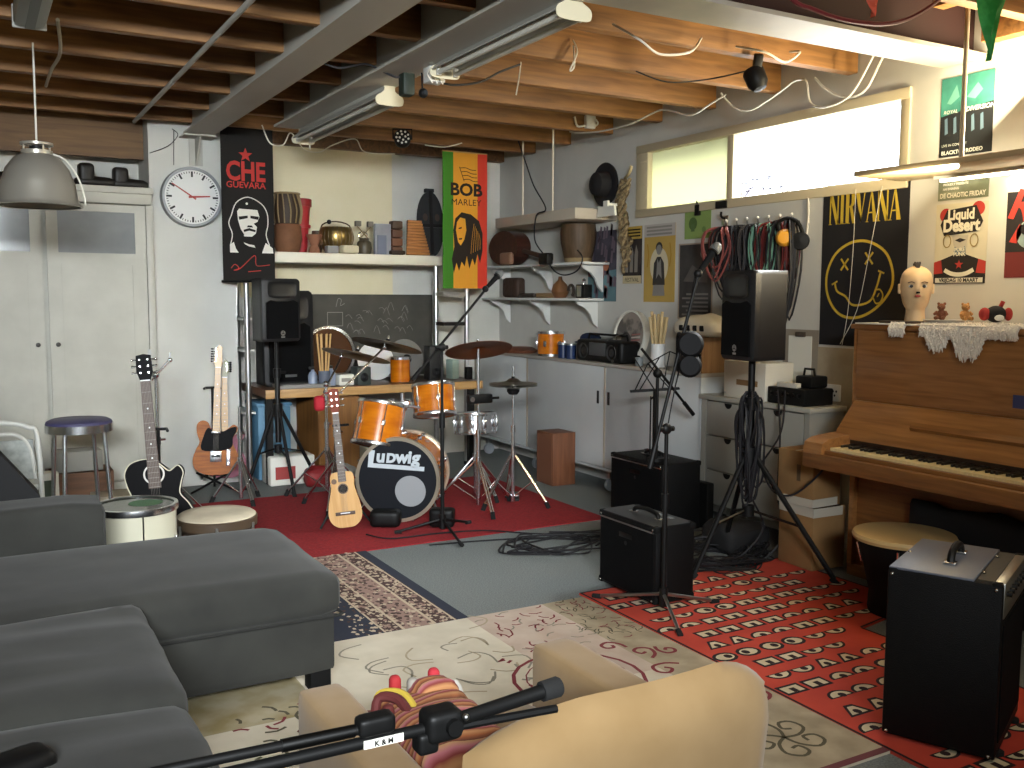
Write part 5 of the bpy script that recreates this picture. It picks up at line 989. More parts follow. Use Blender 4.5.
# crate of odds and ends below the cupboard
t = thing('wooden_crate', 'low brown wooden crate on the floor before the cupboard under the stool', 'crate', (.42, 7.2, 0)); bw = wood('crate_wood', hexc('6f4a2e'), hexc('543620'), 'x', knots=False)
MB().box((0, 0, 0), (.42, .3, .03), bw).box((0, 0, .03), (.42, .02, .26), bw).box((0, .28, .03), (.42, .3, .26), bw).box((0, .02, .03), (.02, .28, .26), bw).box((.40, .02, .03), (.42, .28, .26), bw).build('body', t)
o = MB().box((0, 0, 0), (.3, .22, .14), H('grey_carton', '8f8d86', .8), .004).build('grey_carton'); tag(at(o, (.48, 7.24, .262), 4), 'grey carton on top of the low wooden crate', 'box')
o = MB().box((0, 0, 0), (.15, .1, .30), paper, .003).box((.02, -.002, .08), (.12, 0, .25), H('leaf_print', '4a5547', .8)).build('printed_box'); tag(at(o, (.33, 7.05, 0), 8), 'white printed box standing on the floor left of the wooden crate', 'box')
o = MB().box((0, 0, 0), (.34, .26, .12), H('tan_carton', '9a8f7a', .8), .004).build('tan_carton'); tag(at(o, (.66, 6.98, 0), -6), 'flat tan carton on the floor right of the wooden crate', 'box')
t = thing('gig_bag', 'black padded instrument bag leaning at the far left behind the sofa', 'bag', (-.36, 4.78, 0)); MB().prism([(0, 0), (.60, 0), (.60, .60), (.45, .80), (.05, 1.28), (-.05, 1.3)], -.08, .08, H('bag_nylon', '101012', .8)).build('body', t); MB().tube([(.1, -.085, .3), (.12, -.11, .55), (.1, -.085, .8)], .012, black, 6, 4).build('strap', t)
# ================================================================ rugs
redrug = mat('red_carpet', hexc('a01c22'), .95, c2=hexc('8a161d'), scale=60, bump=.4)
o = MB().box((1.25, 5.215, 0), (3.70, 6.98, .006), redrug).build('carpet_mat'); tag(o, 'plain red carpet under the drum kit', 'carpet')
navy = H('rug_navy', '262c3c', .95); rcream = H('rug_cream', 'c6b49b', .95); rbrown = H('rug_brown', '4a3430', .95); rrose = H('rug_rose', '9c7f73', .95)
t = MB(); x0, x1, y0, y1 = .35, 1.965, 3.866, 5.205
t.box((x0, y0, 0), (x1, y1, .008), navy)
def rot_xy(mb_, pts, m, z): mb_.faces([(x, y, z) for x, y in pts], [tuple(range(len(pts)))], m)
rr = random.Random(11)
def band(xa, xb, ya, yb, m, z): rot_xy(t, [(xa, ya), (xb, ya), (xb, yb), (xa, yb)], m, z)
band(x1 - .42, x1 - .06, y0, y1 - .0, rbrown, .0085); band(x1 - .32, x1 - .18, y0, y1, rrose, .0088); band(x1 - .335, x1 - .32, y0, y1, rcream, .009); band(x1 - .18, x1 - .165, y0, y1, rcream, .009); band(x1 - .075, x1 - .065, y0, y1, rcream, .009); band(x1 - .42, x1 - .41, y0, y1, rcream, .009)
for (xa, xb, n_, sz, cols) in ((x1 - .16, x1 - .075, 280, .014, (rcream, rcream, rrose)), (x1 - .32, x1 - .185, 330, .014, (rcream, rbrown, rbrown)), (x1 - .41, x1 - .34, 230, .014, (rcream, rcream, rrose)), (x1 - .54, x1 - .42, 150, .016, (rcream, rcream, rbrown))):
    for k in range(n_):
        cx, cy = xa + (xb - xa) * rr.random(), y0 + (y1 - y0) * rr.random(); a = rr.random() * 6.3; s_ = sz * (.5 + .8 * rr.random()); q = rr.randint(3, 5)
        rot_xy(t, [(cx + s_ * math.cos(a + 2 * PI * i / q) * (1 if i % 2 else .6), cy + s_ * math.sin(a + 2 * PI * i / q)) for i in range(q)], cols[k % 3], .0093 + .00004 * (k % 9))
tag(t.build('persian_rug'), 'dark navy and brown persian rug beside the end of the sofa', 'rug')
# pale patchwork rug
pc = mat('patch_cream', hexc('dbd1bc'), .95, c2=hexc('c4b9a2'), scale=5, bump=.2, lo=.3, hi=.75); pp = mat('patch_pink', hexc('c9b7a6'), .95, c2=hexc('bda796'), scale=7); ps = mat('patch_sand', hexc('b5a68b'), .95, c2=hexc('9d8f76'), scale=9); pmar = H('patch_maroon', '7d2f35', .95); pgr = H('patch_grey', '8e8878', .95); pol = H('patch_olive', '57513d', .95)
t = MB(); X0, X1, Y0, Y1 = .58, 2.60, 2.02, 3.864
t.box((X0, Y0, 0), (X1, Y1, .009), pc)
rot_xy(t, [(1.95, 2.95), (2.36, 2.95), (2.36, Y1), (1.95, Y1)], pp, .0094); rot_xy(t, [(2.36, 2.45), (X1, 2.45), (X1, Y1), (2.36, Y1)], ps, .0094); rot_xy(t, [(1.35, Y0), (X1, Y0), (X1, 2.45), (1.35, 2.45)], ps, .0095); rot_xy(t, [(X0, 3.22), (1.05, 3.22), (1.05, 3.7), (X0, 3.7)], mat('patch_khaki', hexc('9a8b62'), .95, c2=hexc('b3a78a'), scale=8), .0094)
def stroke(cx, cy, pts, w_, m, s_=1, a=0, z=.0102, sm=3, closed=False):
    c_, d_ = math.cos(a), math.sin(a); old = t.M; t.M = MX(((1, 0, 0, 0), (0, 0, 1, 0), (0, -1, 0, 0), (0, 0, 0, 1)))
    t.line([(cx + s_ * (x * c_ - y * d_), cy + s_ * (x * d_ + y * c_)) for x, y in pts], w_, m, -z, closed, sm); t.M = old
curl = [(0, 0), (.05, .02), (.08, .07), (.05, .11), (.01, .1), (.01, .06), (.04, .06)]
ring = [(math.cos(2 * PI * k / 20), math.sin(2 * PI * k / 20)) for k in range(20)]
stroke(2.02, 3.02, ring, .016, pmar, .26, 0, .0102, 1, True); stroke(2.02, 3.02, ring, .006, pmar, .21, 0, .0102, 1, True)
for k in range(7): a = 2 * PI * k / 7; stroke(2.02 + .1 * math.cos(a), 3.02 + .1 * math.sin(a), curl, .012, pmar, .9, a)
for k in range(46):
    x, y = 1.97 + .38 * rr.random(), 3.28 + .57 * rr.random(); stroke(x, y, [(0, 0), (.03, .012), (.045, .04)], .008, pmar if k % 3 else pgr, .7 + .5 * rr.random(), rr.random() * 6.3, .0103, 2)
for k in range(60):
    x, y = 2.37 + .2 * rr.random(), 3.3 + .55 * rr.random(); stroke(x, y, [(0, 0), (.025, .012), (.035, .035)], .006, pol if k % 3 else pmar, 1, rr.random() * 6.3, .0103, 2)
for x, y, s_, a in ((2.40, 3.05, 1.0, .3), (2.46, 2.95, 1.1, 2.2), (2.42, 2.82, 1.2, 3.6), (2.50, 2.72, 1.1, .8), (2.44, 2.62, 1.2, 4.6), (2.52, 2.58, 1.0, 2.0), (2.36, 2.74, 1.2, 5.5), (2.38, 3.2, .9, 1.3), (2.49, 3.15, .8, 4)): stroke(x, y, curl, .016, pmar, s_, a)
for q in range(3):
    for k in range(5): a = 2 * PI * k / 5 + q; stroke(1.75 + .3 * q, 2.22 + .02 * q, curl, .013, pol, 1.1, a)
for k in range(24): x, y = 1.4 + .5 * rr.random(), 3.0 + .8 * rr.random(); stroke(x, y, [(0, 0), (.05, .02), (.07, .06), (.03, .1)], .009, pgr if k % 2 else ps, .8 + rr.random(), rr.random() * 6.3, .0101, 3)
for k in range(40): x, y = .66 + .5 * rr.random(), 2.6 + .75 * rr.random(); stroke(x, y, [(0, 0), (.03, .012), (.045, .04)], .012, pmar if k % 2 else pol, .7 + .6 * rr.random(), rr.random() * 6.3, .0101, 2)
for k in range(14): x, y = 1.80 + .1 * rr.random(), 3.05 + .3 * rr.random(); stroke(x, y, [(0, 0), (.03, .012)], .014, pgr if k % 2 else pmar, 1, rr.random() * 6.3, .0101, 2)
rot_xy(t, [(X0, Y0), (X1, Y0), (X1, Y0 + .03), (X0, Y0 + .03)], H('patch_edge_wine', '6f3a40', .95), .0099)
tag(t.build('patchwork_rug'), 'pale patchwork rug with maroon scroll patterns in front of the armchair', 'rug')
# red rug with rows of eyes
er = mat('eye_rug_red', hexc('cb4833'), .95, c2=hexc('bb3d2d'), scale=5); ek = H('eye_rug_black', '241013', .95); ew = mat('eye_rug_white', hexc('d9cdb0'), .95, c2=hexc('cfc09c'), scale=8)
t = MB(); pts = [(2.575, 1.35), (3.46, 1.35), (3.46, 2.88), (3.98, 2.98), (3.98, 3.92), (2.615, 3.92)]
n_ = len(pts); t.faces([(x, y, .0) for x, y in pts] + [(x, y, .011) for x, y in pts], [tuple(range(n_, 2 * n_))] + [(k, (k + 1) % n_, n_ + (k + 1) % n_, n_ + k) for k in range(n_)], er)
for i in range(n_):
    a, b = V(pts[i]), V(pts[(i + 1) % n_]); d = (b - a).normalized(); nn = V((-d.y, d.x)) * .012; rot_xy(t, [tuple(a), tuple(b), tuple(b + nn), tuple(a + nn)], ek, .0114)
def eye(cx, cy, kind, s_, fl):
    q = 12; el = lambda rx, ry, ox=0, oy=0, a0=0, a1=2 * PI: [(cx + fl * (ox + rx * math.cos(a0 + (a1 - a0) * k / q)) * 1, cy + oy + ry * math.sin(a0 + (a1 - a0) * k / q)) for k in range(q + (1 if a1 - a0 < 6 else 0))]
    if kind == 0: P_ = [el(s_ * 1.0, s_ * .78), el(s_ * .74, s_ * .52), el(s_ * .3, s_ * .34, s_ * .25, 0)]
    elif kind == 1: P_ = [el(s_ * 1.05, s_ * .95, 0, -.3 * s_, 0, PI) , el(s_ * .8, s_ * .66, 0, -.2 * s_, 0, PI), el(s_ * .28, s_ * .3, .1 * s_, -.1 * s_)]
    elif kind == 2: P_ = [[(cx - s_, cy - s_ * .6), (cx + s_, cy - s_ * .6), (cx + s_ * .5, cy + s_ * .75), (cx - s_ * .2, cy + s_ * .8)], [(cx - s_ * .7, cy - s_ * .4), (cx + s_ * .65, cy - s_ * .4), (cx + s_ * .35, cy + s_ * .5), (cx - s_ * .12, cy + s_ * .55)], el(s_ * .26, s_ * .3, 0, -.15 * s_)]
    elif kind == 3: P_ = [el(s_ * 1.05, s_ * .9, 0, .3 * s_, PI, 2 * PI), el(s_ * .8, s_ * .62, 0, .2 * s_, PI, 2 * PI), el(s_ * .28, s_ * .28, -.1 * s_, 0)]
    else: P_ = [[(cx - s_ * .95, cy - s_ * .65), (cx + s_ * .95, cy - s_ * .65), (cx + s_ * .95, cy + s_ * .65), (cx - s_ * .95, cy + s_ * .65)], [(cx - s_ * .72, cy - s_ * .42), (cx + s_ * .72, cy - s_ * .42), (cx + s_ * .72, cy + s_ * .42), (cx - s_ * .72, cy + s_ * .42)], [(cx - s_ * .2, cy - s_ * .42), (cx + s_ * .25, cy - s_ * .42), (cx + s_ * .25, cy + s_ * .15), (cx - s_ * .2, cy + s_ * .15)]]
    for p_, m, z in zip(P_, (ek, ew, ek), (.0117, .012, .0123)): rot_xy(t, p_, m, z)
row = 0; y = 1.42
while y < 3.88:
    x = 2.67 + .06 * (row % 3); xr = 3.43 if y < 2.93 else 3.93
    while x < xr - .16:
        k = rr.randint(0, 4); s_ = .060
        eye(x, y, k, s_, 1); eye(x + .128, y, k, s_, -1 if k != 4 else 1); x += .252 + .02 * rr.random()
    y += .124; row += 1
tag(t.build('eye_rug'), 'bright red rug covered with rows of white cartoon eyes', 'rug')
# ================================================================ sofa and armchair
t = thing('sofa', 'dark grey corner sofa with long chaise and loose seat cushions', 'sofa', (0, 0, 0))
MB().soft((.33, 3.82, .20), (.83, .435, .125), .03, sofa_cloth, 10).build('chaise_base', t)
MB().soft((.36, 3.82, .375), (.825, .45, .085), .055, sofa_cloth, 16, .02, .006, 3, 4).build('chaise_cushion', t)
pip = H('sofa_piping', '262624', .95)
for z in (.30,): MB().tube([(-.4, 3.372, z), (1.17, 3.372, z), (1.182, 3.385, z), (1.182, 4.26, z)], .006, pip, 6).build('piping', t)
MB().soft((-.37, 2.45, .20), (.81, .93, .12), .03, sofa_cloth, 10).build('seat_base', t)
for k, (yc, hx, s_) in enumerate(((2.945, .46, 5), (2.07, .455, 9))):
    c_ = MB().soft((.0 + (.0 if k else .01), yc, .375), (hx, .405 if not k else .44, .095), .06, sofa_cloth, 18, .03, .016, s_, 5).build('seat_cushion', t)
    MB().tube([(-.4, yc - .40, .345), (hx - .02, yc - .40, .345), (hx + .006, yc - .37, .345), (hx + .006, yc + .37, .345)], .005, pip, 6).build('cushion_piping', c_)
MB().soft((-.47, 4.42, .33), (.935, .145, .30), .045, sofa_cloth, 12, 0, .004, 2, 5).build('armrest', t)
MB().soft((-1.0, 2.9, .5), (.16, 1.4, .38), .06, sofa_cloth, 10).build('backrest', t)
for x, y in ((1.10, 3.44), (1.10, 4.2), (.36, 1.6), (-.5, 4.2), (-1.0, 1.7)): MB().box((x - .04, y - .04, 0), (x + .04, y + .04, .09), blackm, .004).build('leg', t)
t = MB().soft((0, 0, .04), (.07, .05, .035), .03, black, 6); o = t.build('headphone_case'); tag(at(o, (.05, 2.22, .452), 20), 'small dark round case on the front sofa cushion', 'case')
t = thing('armchair', 'beige upholstered armchair seen from behind in the foreground', 'armchair', (0, 0, 0))
cc = chair_cloth
# backrest: one wide curved pad with rounded crown
mb = MB(); nU, nV = 20, 12; vs = []; fs = []
def backpt(u_, v_, side):
    x = .685 + u_ * .68; crown = .812 - .075 * max(0, (.35 - u_) / .35) ** 2 - .085 * max(0, (u_ - .72) / .28) ** 2.2
    z = .12 + (crown - .12) * v_; yb = 1.36 + .05 * (2 * u_ - 1) ** 2 - .10 * v_ * (1 - .0) * .9; th = .075 * (1 - .25 * v_)
    e = min(1, (1 - v_) / .10) ** .5 if v_ > .9 else 1; e2 = min(1, min(u_, 1 - u_) / .07) ** .5 if min(u_, 1 - u_) < .07 else 1
    return (x, yb + side * th * e * e2 + .05, z)
for side in (-1, 1):
    o_ = len(vs)
    for i in range(nU + 1):
        for j in range(nV + 1): vs.append(backpt(i / nU, 1 - (1 - j / nV) ** 1.5, side))
    for i in range(nU):
        for j in range(nV):
            q = (o_ + i * (nV + 1) + j, o_ + (i + 1) * (nV + 1) + j, o_ + (i + 1) * (nV + 1) + j + 1, o_ + i * (nV + 1) + j + 1); fs.append(q if side < 0 else tuple(reversed(q)))
o2 = (nU + 1) * (nV + 1)
for i in range(nU): a = i * (nV + 1); b = (i + 1) * (nV + 1); fs.append((a, o2 + a, o2 + b, b))
mb.faces(vs, fs, cc); b_ = mb.build('backrest', t, 60)
def arm(xc, w_, ytip):
    return MB().soft((xc, (1.42 + ytip) / 2, .33), (w_, (ytip - 1.42) / 2, .225), .024, cc, 12).build('armrest', t)
arm(1.365, .066, 2.19); arm(.705, .06, 2.20)
MB().soft((1.04, 1.83, .22), (.29, .36, .12), .04, cc, 8).build('seat_base', t); MB().soft((1.03, 1.83, .34), (.272, .355, .07), .05, cc, 10, .015).build('seat_cushion', t)
for x in (.72, 1.36):
    for y in (1.48, 2.1): MB().cyl((x, y, .011), (x, y, .11), .02, deskwood, .026, 12).build('leg', t)
# striped bag on the armchair
st1 = bpy.data.materials.new('woven_stripes'); st1.use_nodes = True; nt = st1.node_tree; b = nt.nodes['Principled BSDF']; b.inputs['Roughness'].default_value = .9
tc = nt.nodes.new('ShaderNodeTexCoord'); wv = nt.nodes.new('ShaderNodeTexWave'); wv.inputs['Scale'].default_value = 9; wv.inputs['Distortion'].default_value = 1.5; wv.bands_direction = 'Y'; wv.wave_profile = 'SAW'; rp = nt.nodes.new('ShaderNodeValToRGB')
for p, c in ((0, '5a2f22'), (.22, '9a5a34'), (.42, 'b58254'), (.58, '7a2f2a'), (.8, 'a8646a'), (1, 'a98257')):
    e = rp.color_ramp.elements[0] if p == 0 else rp.color_ramp.elements[-1] if p == 1 else rp.color_ramp.elements.new(p); e.color = (*hexc(c), 1)
nt.links.new(tc.outputs['Object'], wv.inputs['Vector']); nt.links.new(wv.outputs['Fac'], rp.inputs['Fac']); nt.links.new(rp.outputs['Color'], b.inputs['Base Color'])
t = thing('woven_bag', 'striped woven bag with tassels lying on the armchair seat', 'bag', (.89, 1.90, .415))
MB().soft((0, 0, .07), (.115, .16, .07), .045, st1, 14, .02, .016, 4, 14).build('body', t)
MB().soft((.04, .12, .12), (.06, .045, .04), .03, st1, 8, .02, .014, 8, 14).build('flap', t)
for k, (x, y, z, c) in enumerate(((-.05, .14, .16, 'a5262a'), (.06, .16, .15, 'b92e38'), (.0, .15, .14, '9a948a'), (-.10, .06, .13, '5a1f1c'))): MB().soft((x, y, z + .0), (.014, .014, .03), .012, H('tassel_%d' % k, c, .8), 5).build('tassel', t)
MB().tube([(-.11, .11, .11), (-.09, .14, .15), (-.05, .10, .16), (-.04, .04, .14)], .010, H('strap_yellow', 'c2a63c', .8), 8, 5).tube([(-.12, .09, .10), (-.10, .12, .15), (-.065, .08, .155), (-.06, .01, .13)], .012, H('strap_maroon', '5a2220', .8), 8, 5).build('handle', t)
MB().soft((.09, .15, .09), (.045, .035, .03), .03, H('scarf_checked', '55555a', .9, c2='c9c6be', scale=30, lo=.48, hi=.52), 8, .01, .03, 6, 16).build('scarf_end', t)
# boom stand across the foreground
t = thing('microphone_stand', 'black boom microphone stand reaching across the armchair in the foreground', 'microphone stand', (-.43, .9, .0))
MB().cyl((0, 0, .06), (0, 0, .66), .0125, black, n=14).cyl((0, 0, .64), (0, 0, 1.06), .010, black, n=14).build('pole', t); MB().cyl((0, 0, .62), (0, 0, .70), .02, black, n=14).build('clutch', t); MB().cyl((0, 0, .03), (0, 0, .12), .022, black, n=14).build('hub', t); MB().ball((0, 0, 1.06), .028, black, (1, .7, 1), 8).build('pivot', t)
for a in (-60, 60, 180): d = V((math.cos(math.radians(a)), math.sin(math.radians(a)), 0)) * .3; l = MB().tube([V((0, 0, .09)), d + V((0, 0, .012))], .009, black, 8).build('leg', t); MB().cyl(d * .94 + V((0, 0, .014)), d * 1.04 + V((0, 0, .014)), .014, rubber, n=8).build('rubber_foot', l)
b_ = MB().tube([(-.08, 0, 1.050), (.85, -.0, 1.039)], .0066, black, 12).build('boom', t)
MB().tube([(.86, 0, 1.039), (.87, 0, 1.04), (.875, 0, 1.041), (.985, -.0, 1.0505)], [.0075, .0095, .0075, .0085], black, 14).lathe([(0, 0), (.0115, 0), (.012, .022), (.010, .025), (0, .025)], rubber, (.980, 0, 1.0502), (1, 0, .07), 14).build('grip', b_)
MB().tube([(-.08, .0, 1.074), (.765, .0, 1.055)], .0055, black, 10).build('second_tube', t); MB().tube([(.68, .0, 1.0569), (.755, .0, 1.0552)], .0068, darksteel, 10).build('tube_sleeve', t); MB().soft((.778, .0, 1.058), (.02, .011, .010), .005, black, 6).build('tube_clip', t)
MB().soft((.853, 0, 1.042), (.021, .017, .017), .008, black, 8).soft((.835, 0, 1.026), (.012, .012, .012), .005, black, 6).build('joint', t); MB().cyl((.86, -.024, 1.043), (.86, .024, 1.043), .009, black, n=14).ball((.874, -.019, 1.051), .004, steel, n=6).build('wing_bolt', t); MB().tube([(.86, .0, 1.034), (1.0, .0, 1.026)], .005, black, 8).build('lower_rod', b_)
o = MB(MX.Translation((.785, -.0072, 1.040)) @ MX.Rotation(math.radians(.7), 4, 'Y')); o.box((-.022, .0, -.0045), (.022, .001, .0045), paper); o.text('K & M', .008, 0, -.003, black, -.0006, bold=.0003); o.build('label', b_)
# ================================================================ amplifiers and loudspeaker on the right
def amp(lbl, loc, w, h, d, rz=-90, plate=True, handle=True, cat='amplifier'):
    """front faces local -y; w along x"""
    t = thing('guitar_amplifier', lbl, cat, loc, rz)
    MB().box((-w / 2, 0, .012), (w / 2, d, h), vinyl, .012).build('cabinet', t); MB().box((-w / 2 + .02, -.004, .03), (w / 2 - .02, .002, h - .03), blackf).build('grille', t)
    MB().box((-w / 2 + .015, -.006, h - .032), (w / 2 - .015, .001, h - .026), steel).build('trim_strip', t)
    if plate: p_ = MB().box((-.055, -.007, h - .10), (.055, -.003, h - .075), darksteel, .002).build('name_plate', t); MB().disc((0, h - .125), .012, darksteel, -.0055, 12).build('emblem', p_)
    for sx in (-1, 1):
        for z in (.012, h - .03):
            for y in (0, d - .03): MB().box((sx * w / 2 - (.032 if sx > 0 else -.002) - (0 if sx > 0 else .004), y - .003, z), (sx * w / 2 + (.003 if sx > 0 else .03), y + .033, z + .033), blackm, .008).ball((sx * (w / 2 - .02), y - .004 if y == 0 else y + .034, z + .016), .006, nickel, n=6).build('corner_cap', t)
    for sx in (-1, 1):
        for y in (.05, d - .05): MB().cyl((sx * (w / 2 - .05), y, 0), (sx * (w / 2 - .05), y, .014), .018, rubber, n=10).build('foot', t)
    if handle: h_ = MB().tube([(-.10, d / 2, h), (-.085, d / 2, h + .025), (0, d / 2, h + .036), (.085, d / 2, h + .025), (.10, d / 2, h)], .011, black, 8, 4).build('handle', t); MB().box((-.13, d / 2 - .018, h), (-.085, d / 2 + .018, h + .008), chrome, .002).build('handle_mount', h_); MB().box((.085, d / 2 - .018, h), (.13, d / 2 + .018, h + .008), chrome, .002).build('handle_mount', h_)
    return t
t = amp('smaller black guitar amplifier with metal corner strips at the edge of the eye rug', (2.80, 3.78, .012), .47, .39, .24)
MB().box((-.23, .005, .390), (.23, .235, .3925), H('amp_top_panel', '2a2b2d', .3)).build('top_panel', t); MB().box((-.05, .17, .3925), (.13, .20, .394), chrome).build('control_strip', t)
amp('larger black guitar amplifier carrying the music stand in front of the white sideboard', (3.74, 4.96, 0), .56, .45, .31)
o = MB().box((0, 0, 0), (.06, .2, .30), black, .01).build('effects_case'); tag(at(o, (4.09, 4.66, 0)), 'slim black case behind the rear guitar amplifier', 'case')
# big amplifier in the right foreground
t = thing('bass_amplifier', 'tall black amplifier with window sheen painted on its top at the right foreground', 'amplifier', (2.935, 2.0475, .012)); t.rotation_euler = (0, 0, math.radians(-65.6))
topm = H('amp_top_window_sheen', '676c78', .33, bump=.15, scale=300)  # bluish window sheen on the black vinyl, put into the base colour
W_, D_, H_ = .351, .465, .59
MB().box((-W_ / 2, -D_ / 2, .008), (W_ / 2, D_ / 2, H_ - .006), vinyl, .01).build('cabinet', t); MB().box((-W_ / 2 + .004, -D_ / 2 + .004, H_ - .008), (W_ / 2 - .085, D_ / 2 - .004, H_), topm, .002).build('top_panel', t)
MB().box((W_ / 2 - .08, -D_ / 2 + .03, H_ - .03), (W_ / 2 - .03, D_ / 2 - .03, H_ - .004), H('panel_recess', '2a2723', .5)).build('control_recess', t)
c_ = MB().box((W_ / 2 - .03, -D_ / 2 + .02, H_ - .12), (W_ / 2 + .004, D_ / 2 - .02, H_ - .004), steel, .004).build('control_panel', t)
for k in range(8): MB().cyl((W_ / 2 + .002, -D_ / 2 + .06 + .048 * k, H_ - .045), (W_ / 2 + .018, -D_ / 2 + .06 + .048 * k, H_ - .045), .009, black, n=10).build('knob', c_)
MB().box((W_ / 2 - .002, -D_ / 2 + .03, .06), (W_ / 2 + .004, D_ / 2 - .03, H_ - .14), blackf).build('grille', t)
h_ = MB(MX.Translation((-.01, 0, 0))); h_.tube([(0, -.085, H_), (0, -.07, H_ + .03), (0, -.03, H_ + .045), (0, .03, H_ + .045), (0, .07, H_ + .03), (0, .085, H_)], .013, black, 8, 4); h_ = h_.build('handle', t)
for s in (-1, 1): MB().box((-.03, s * .085 - .02, H_), (.01, s * .085 + .02, H_ + .01), chrome, .003).build('handle_mount', h_)
for sx in (-1, 1):
    for sy in (-1, 1):
        for z in (.008, H_ - .036): MB().soft((sx * (W_ / 2 - .018), sy * (D_ / 2 - .018), z + .018), (.017, .017, .016), .008, blackm, 5).ball((sx * (W_ / 2 - .018), sy * (D_ / 2 + .006), z + .015), .006, nickel, n=6).build('corner_cap', t)
        MB().cyl((sx * .17, sy * .15, 0), (sx * .17, sy * .15, .012), .022, rubber, n=12).build('foot', t)
for x, y in ((-.16, 0), (.1, .12), (.1, -.12)): MB().ball((x, y, H_), .007, nickel, (1, 1, .5), 6).build('screw', t)
# tripod loudspeaker on the right
tripod('black tripod stand draped with cables holding the loudspeaker in front of the drawer unit', (3.655, 3.83, .0), 0, 1.17, .64, .42, [(-.365, .01), (.225, -.41), (.16, .36)], r=.02)
pa_speaker('black loudspeaker on the tripod stand in front of the hanging cable coils', (3.555, 3.84, 1.165), -98, .30, .475, .25)
cab = MB(); rr = random.Random(21)
for k in range(16):
    r_ = .035 + .05 * rr.random(); zc = .98 - .10 * rr.random(); L_ = .18 + .32 * rr.random(); a0 = rr.random() * 6.3
    cab.tube([(.03 * math.cos(a0), .03 * math.sin(a0), zc), (r_ * math.cos(a0 + .5), r_ * math.sin(a0 + .5), zc - .06), (r_ * math.cos(a0 + .8), r_ * math.sin(a0 + .8), zc - L_), (r_ * .4 * math.cos(a0 + 1.3), r_ * .4 * math.sin(a0 + 1.3), zc - L_ - .06), (r_ * math.cos(a0 + 2.2), r_ * math.sin(a0 + 2.2), zc - L_ * .6), (.04 * math.cos(a0 + 2.6), .04 * math.sin(a0 + 2.6), zc)], .006, cord_b, 5, 4, True)
o = cab.build('cable_bundle'); tag(at(o, (3.655, 3.83, 0)), 'bundle of black cables looped around the right loudspeaker stand pole', 'cable')
for k, (x, y, z0, lbl) in enumerate(((3.78, 3.95, .9, 'black cable hanging from the mixer down to the cable heap'), (3.95, 3.9, .86, 'second black cable dropping behind the right loudspeaker stand'))):
    o = MB().tube([(4.18, 4.1 + .06 * k, .95), (4.1, 4.05, .7), (x, y, .45 - .1 * k), (x + .08, y - .03, .2), (x - .06, y + .02, .02)], .006, cord_b, 6, 8).build('cable'); tag(o, lbl, 'cable')
o = MB().tube([(3.70, 3.80, .60), (3.74, 3.74, .46), (3.80, 3.66, .44), (3.86, 3.58, .52), (3.90, 3.52, .61)], .006, cord_b, 6, 6).build('cable'); tag(o, 'black cable running from the tripod to under the piano keyboard', 'cable')
def heap(lbl, cx, cy, rx, ry, n, zmax, seed):
    r_ = random.Random(seed); mb = MB()
    for k in range(n):
        pts = []; a = r_.random() * 6.3; x, y = cx + rx * .6 * math.cos(a), cy + ry * .6 * math.sin(a)
        for i in range(7):
            a += .5 + r_.random() * 1.1; pts.append((cx + rx * (.3 + .7 * r_.random()) * math.cos(a), cy + ry * (.3 + .7 * r_.random()) * math.sin(a), .008 + zmax * r_.random() ** 2 * (1 - .5 * r_.random())))
        mb.tube(pts, .0055, cord_b, 5, 6)
    o = mb.build('cable_heap'); tag(o, lbl, 'cables'); return o
heap('heap of black cables on the floor between the amplifiers and the drawer unit', 3.62, 4.12, .42, .36, 26, .10, 4)
heap('loose black cables on grey carpet just right of the bass drum microphone stand', 3.02, 4.82, .48, .30, 7, .012, 9)
o = MB().soft((0, 0, .08), (.17, .14, .08), .06, H('dark_bag', '1b1a1b', .8), 10, .03, .04, 5, 10).build('soft_bag'); tag(at(o, (3.93, 4.22, 0)), 'slumped black bag on the floor in front of the drawer unit', 'bag')
for k, (lbl, pts) in enumerate((('thin black cable from the bass drum across the red carpet', [(2.1, 5.55, .012), (2.2, 5.38, .012), (2.5, 5.36, .012), (2.8, 5.28, .012), (3.1, 5.05, .006), (3.5, 4.95, .006)]), ('black cable lying along the red carpet front edge', [(2.35, 5.15, .006), (2.9, 5.02, .006), (3.4, 4.72, .006), (3.6, 4.4, .006)]))): o = MB().tube(pts, .005, cord_b, 6, 8).build('floor_cable'); tag(o, lbl, 'cable')
# ================================================================ piano corner
t = thing('piano', 'brown upright piano with open keyboard against the right wall', 'piano', (0, 0, 0)); PY0, PY1 = 2.02, 3.535
MB().box((4.16, PY0, .06), (4.44, PY1, .64), pianowood).box((4.10, PY0, .64), (4.44, PY1, 1.34), pianowood).box((4.10, PY0 + .003, .06), (4.16, PY0 + .033, .64), pianowood).box((4.10, PY1 - .033, .06), (4.16, PY1 - .003, .64), pianowood).box((4.08, PY0 - .01, 1.335), (4.45, PY1 + .01, 1.36), pianowood, .004).build('case', t)
MB().box((4.088, PY0 + .03, .965), (4.10, PY1 - .03, 1.325), pianowood, .004).build('upper_panel', t)
MB().box((4.0, PY0 + .01, .605), (4.10, PY1 - .01, .624), pianodark).box((4.13, PY0 + .034, .06), (4.16, PY1 - .034, .62), pianodark).build('lower_panel', t)
MB().box((3.74, PY0, .625), (4.10, PY1, .70), pianodark, .006).box((3.77, PY0 + .12, .70), (3.802, PY1 - .12, .720), pianodark, .002).build('keybed', t)
MB().box((4.10, PY0 + .004, .0), (4.436, PY1 - .004, .06), pianodark, .004).build('plinth', t)
for y0 in (PY1 - .12, PY0): MB().prism([(3.745, .70), (4.08, .70), (4.08, .80), (3.80, .775), (3.755, .755)], y0, y0 + .12, pianowood).build('key_cheek', t)
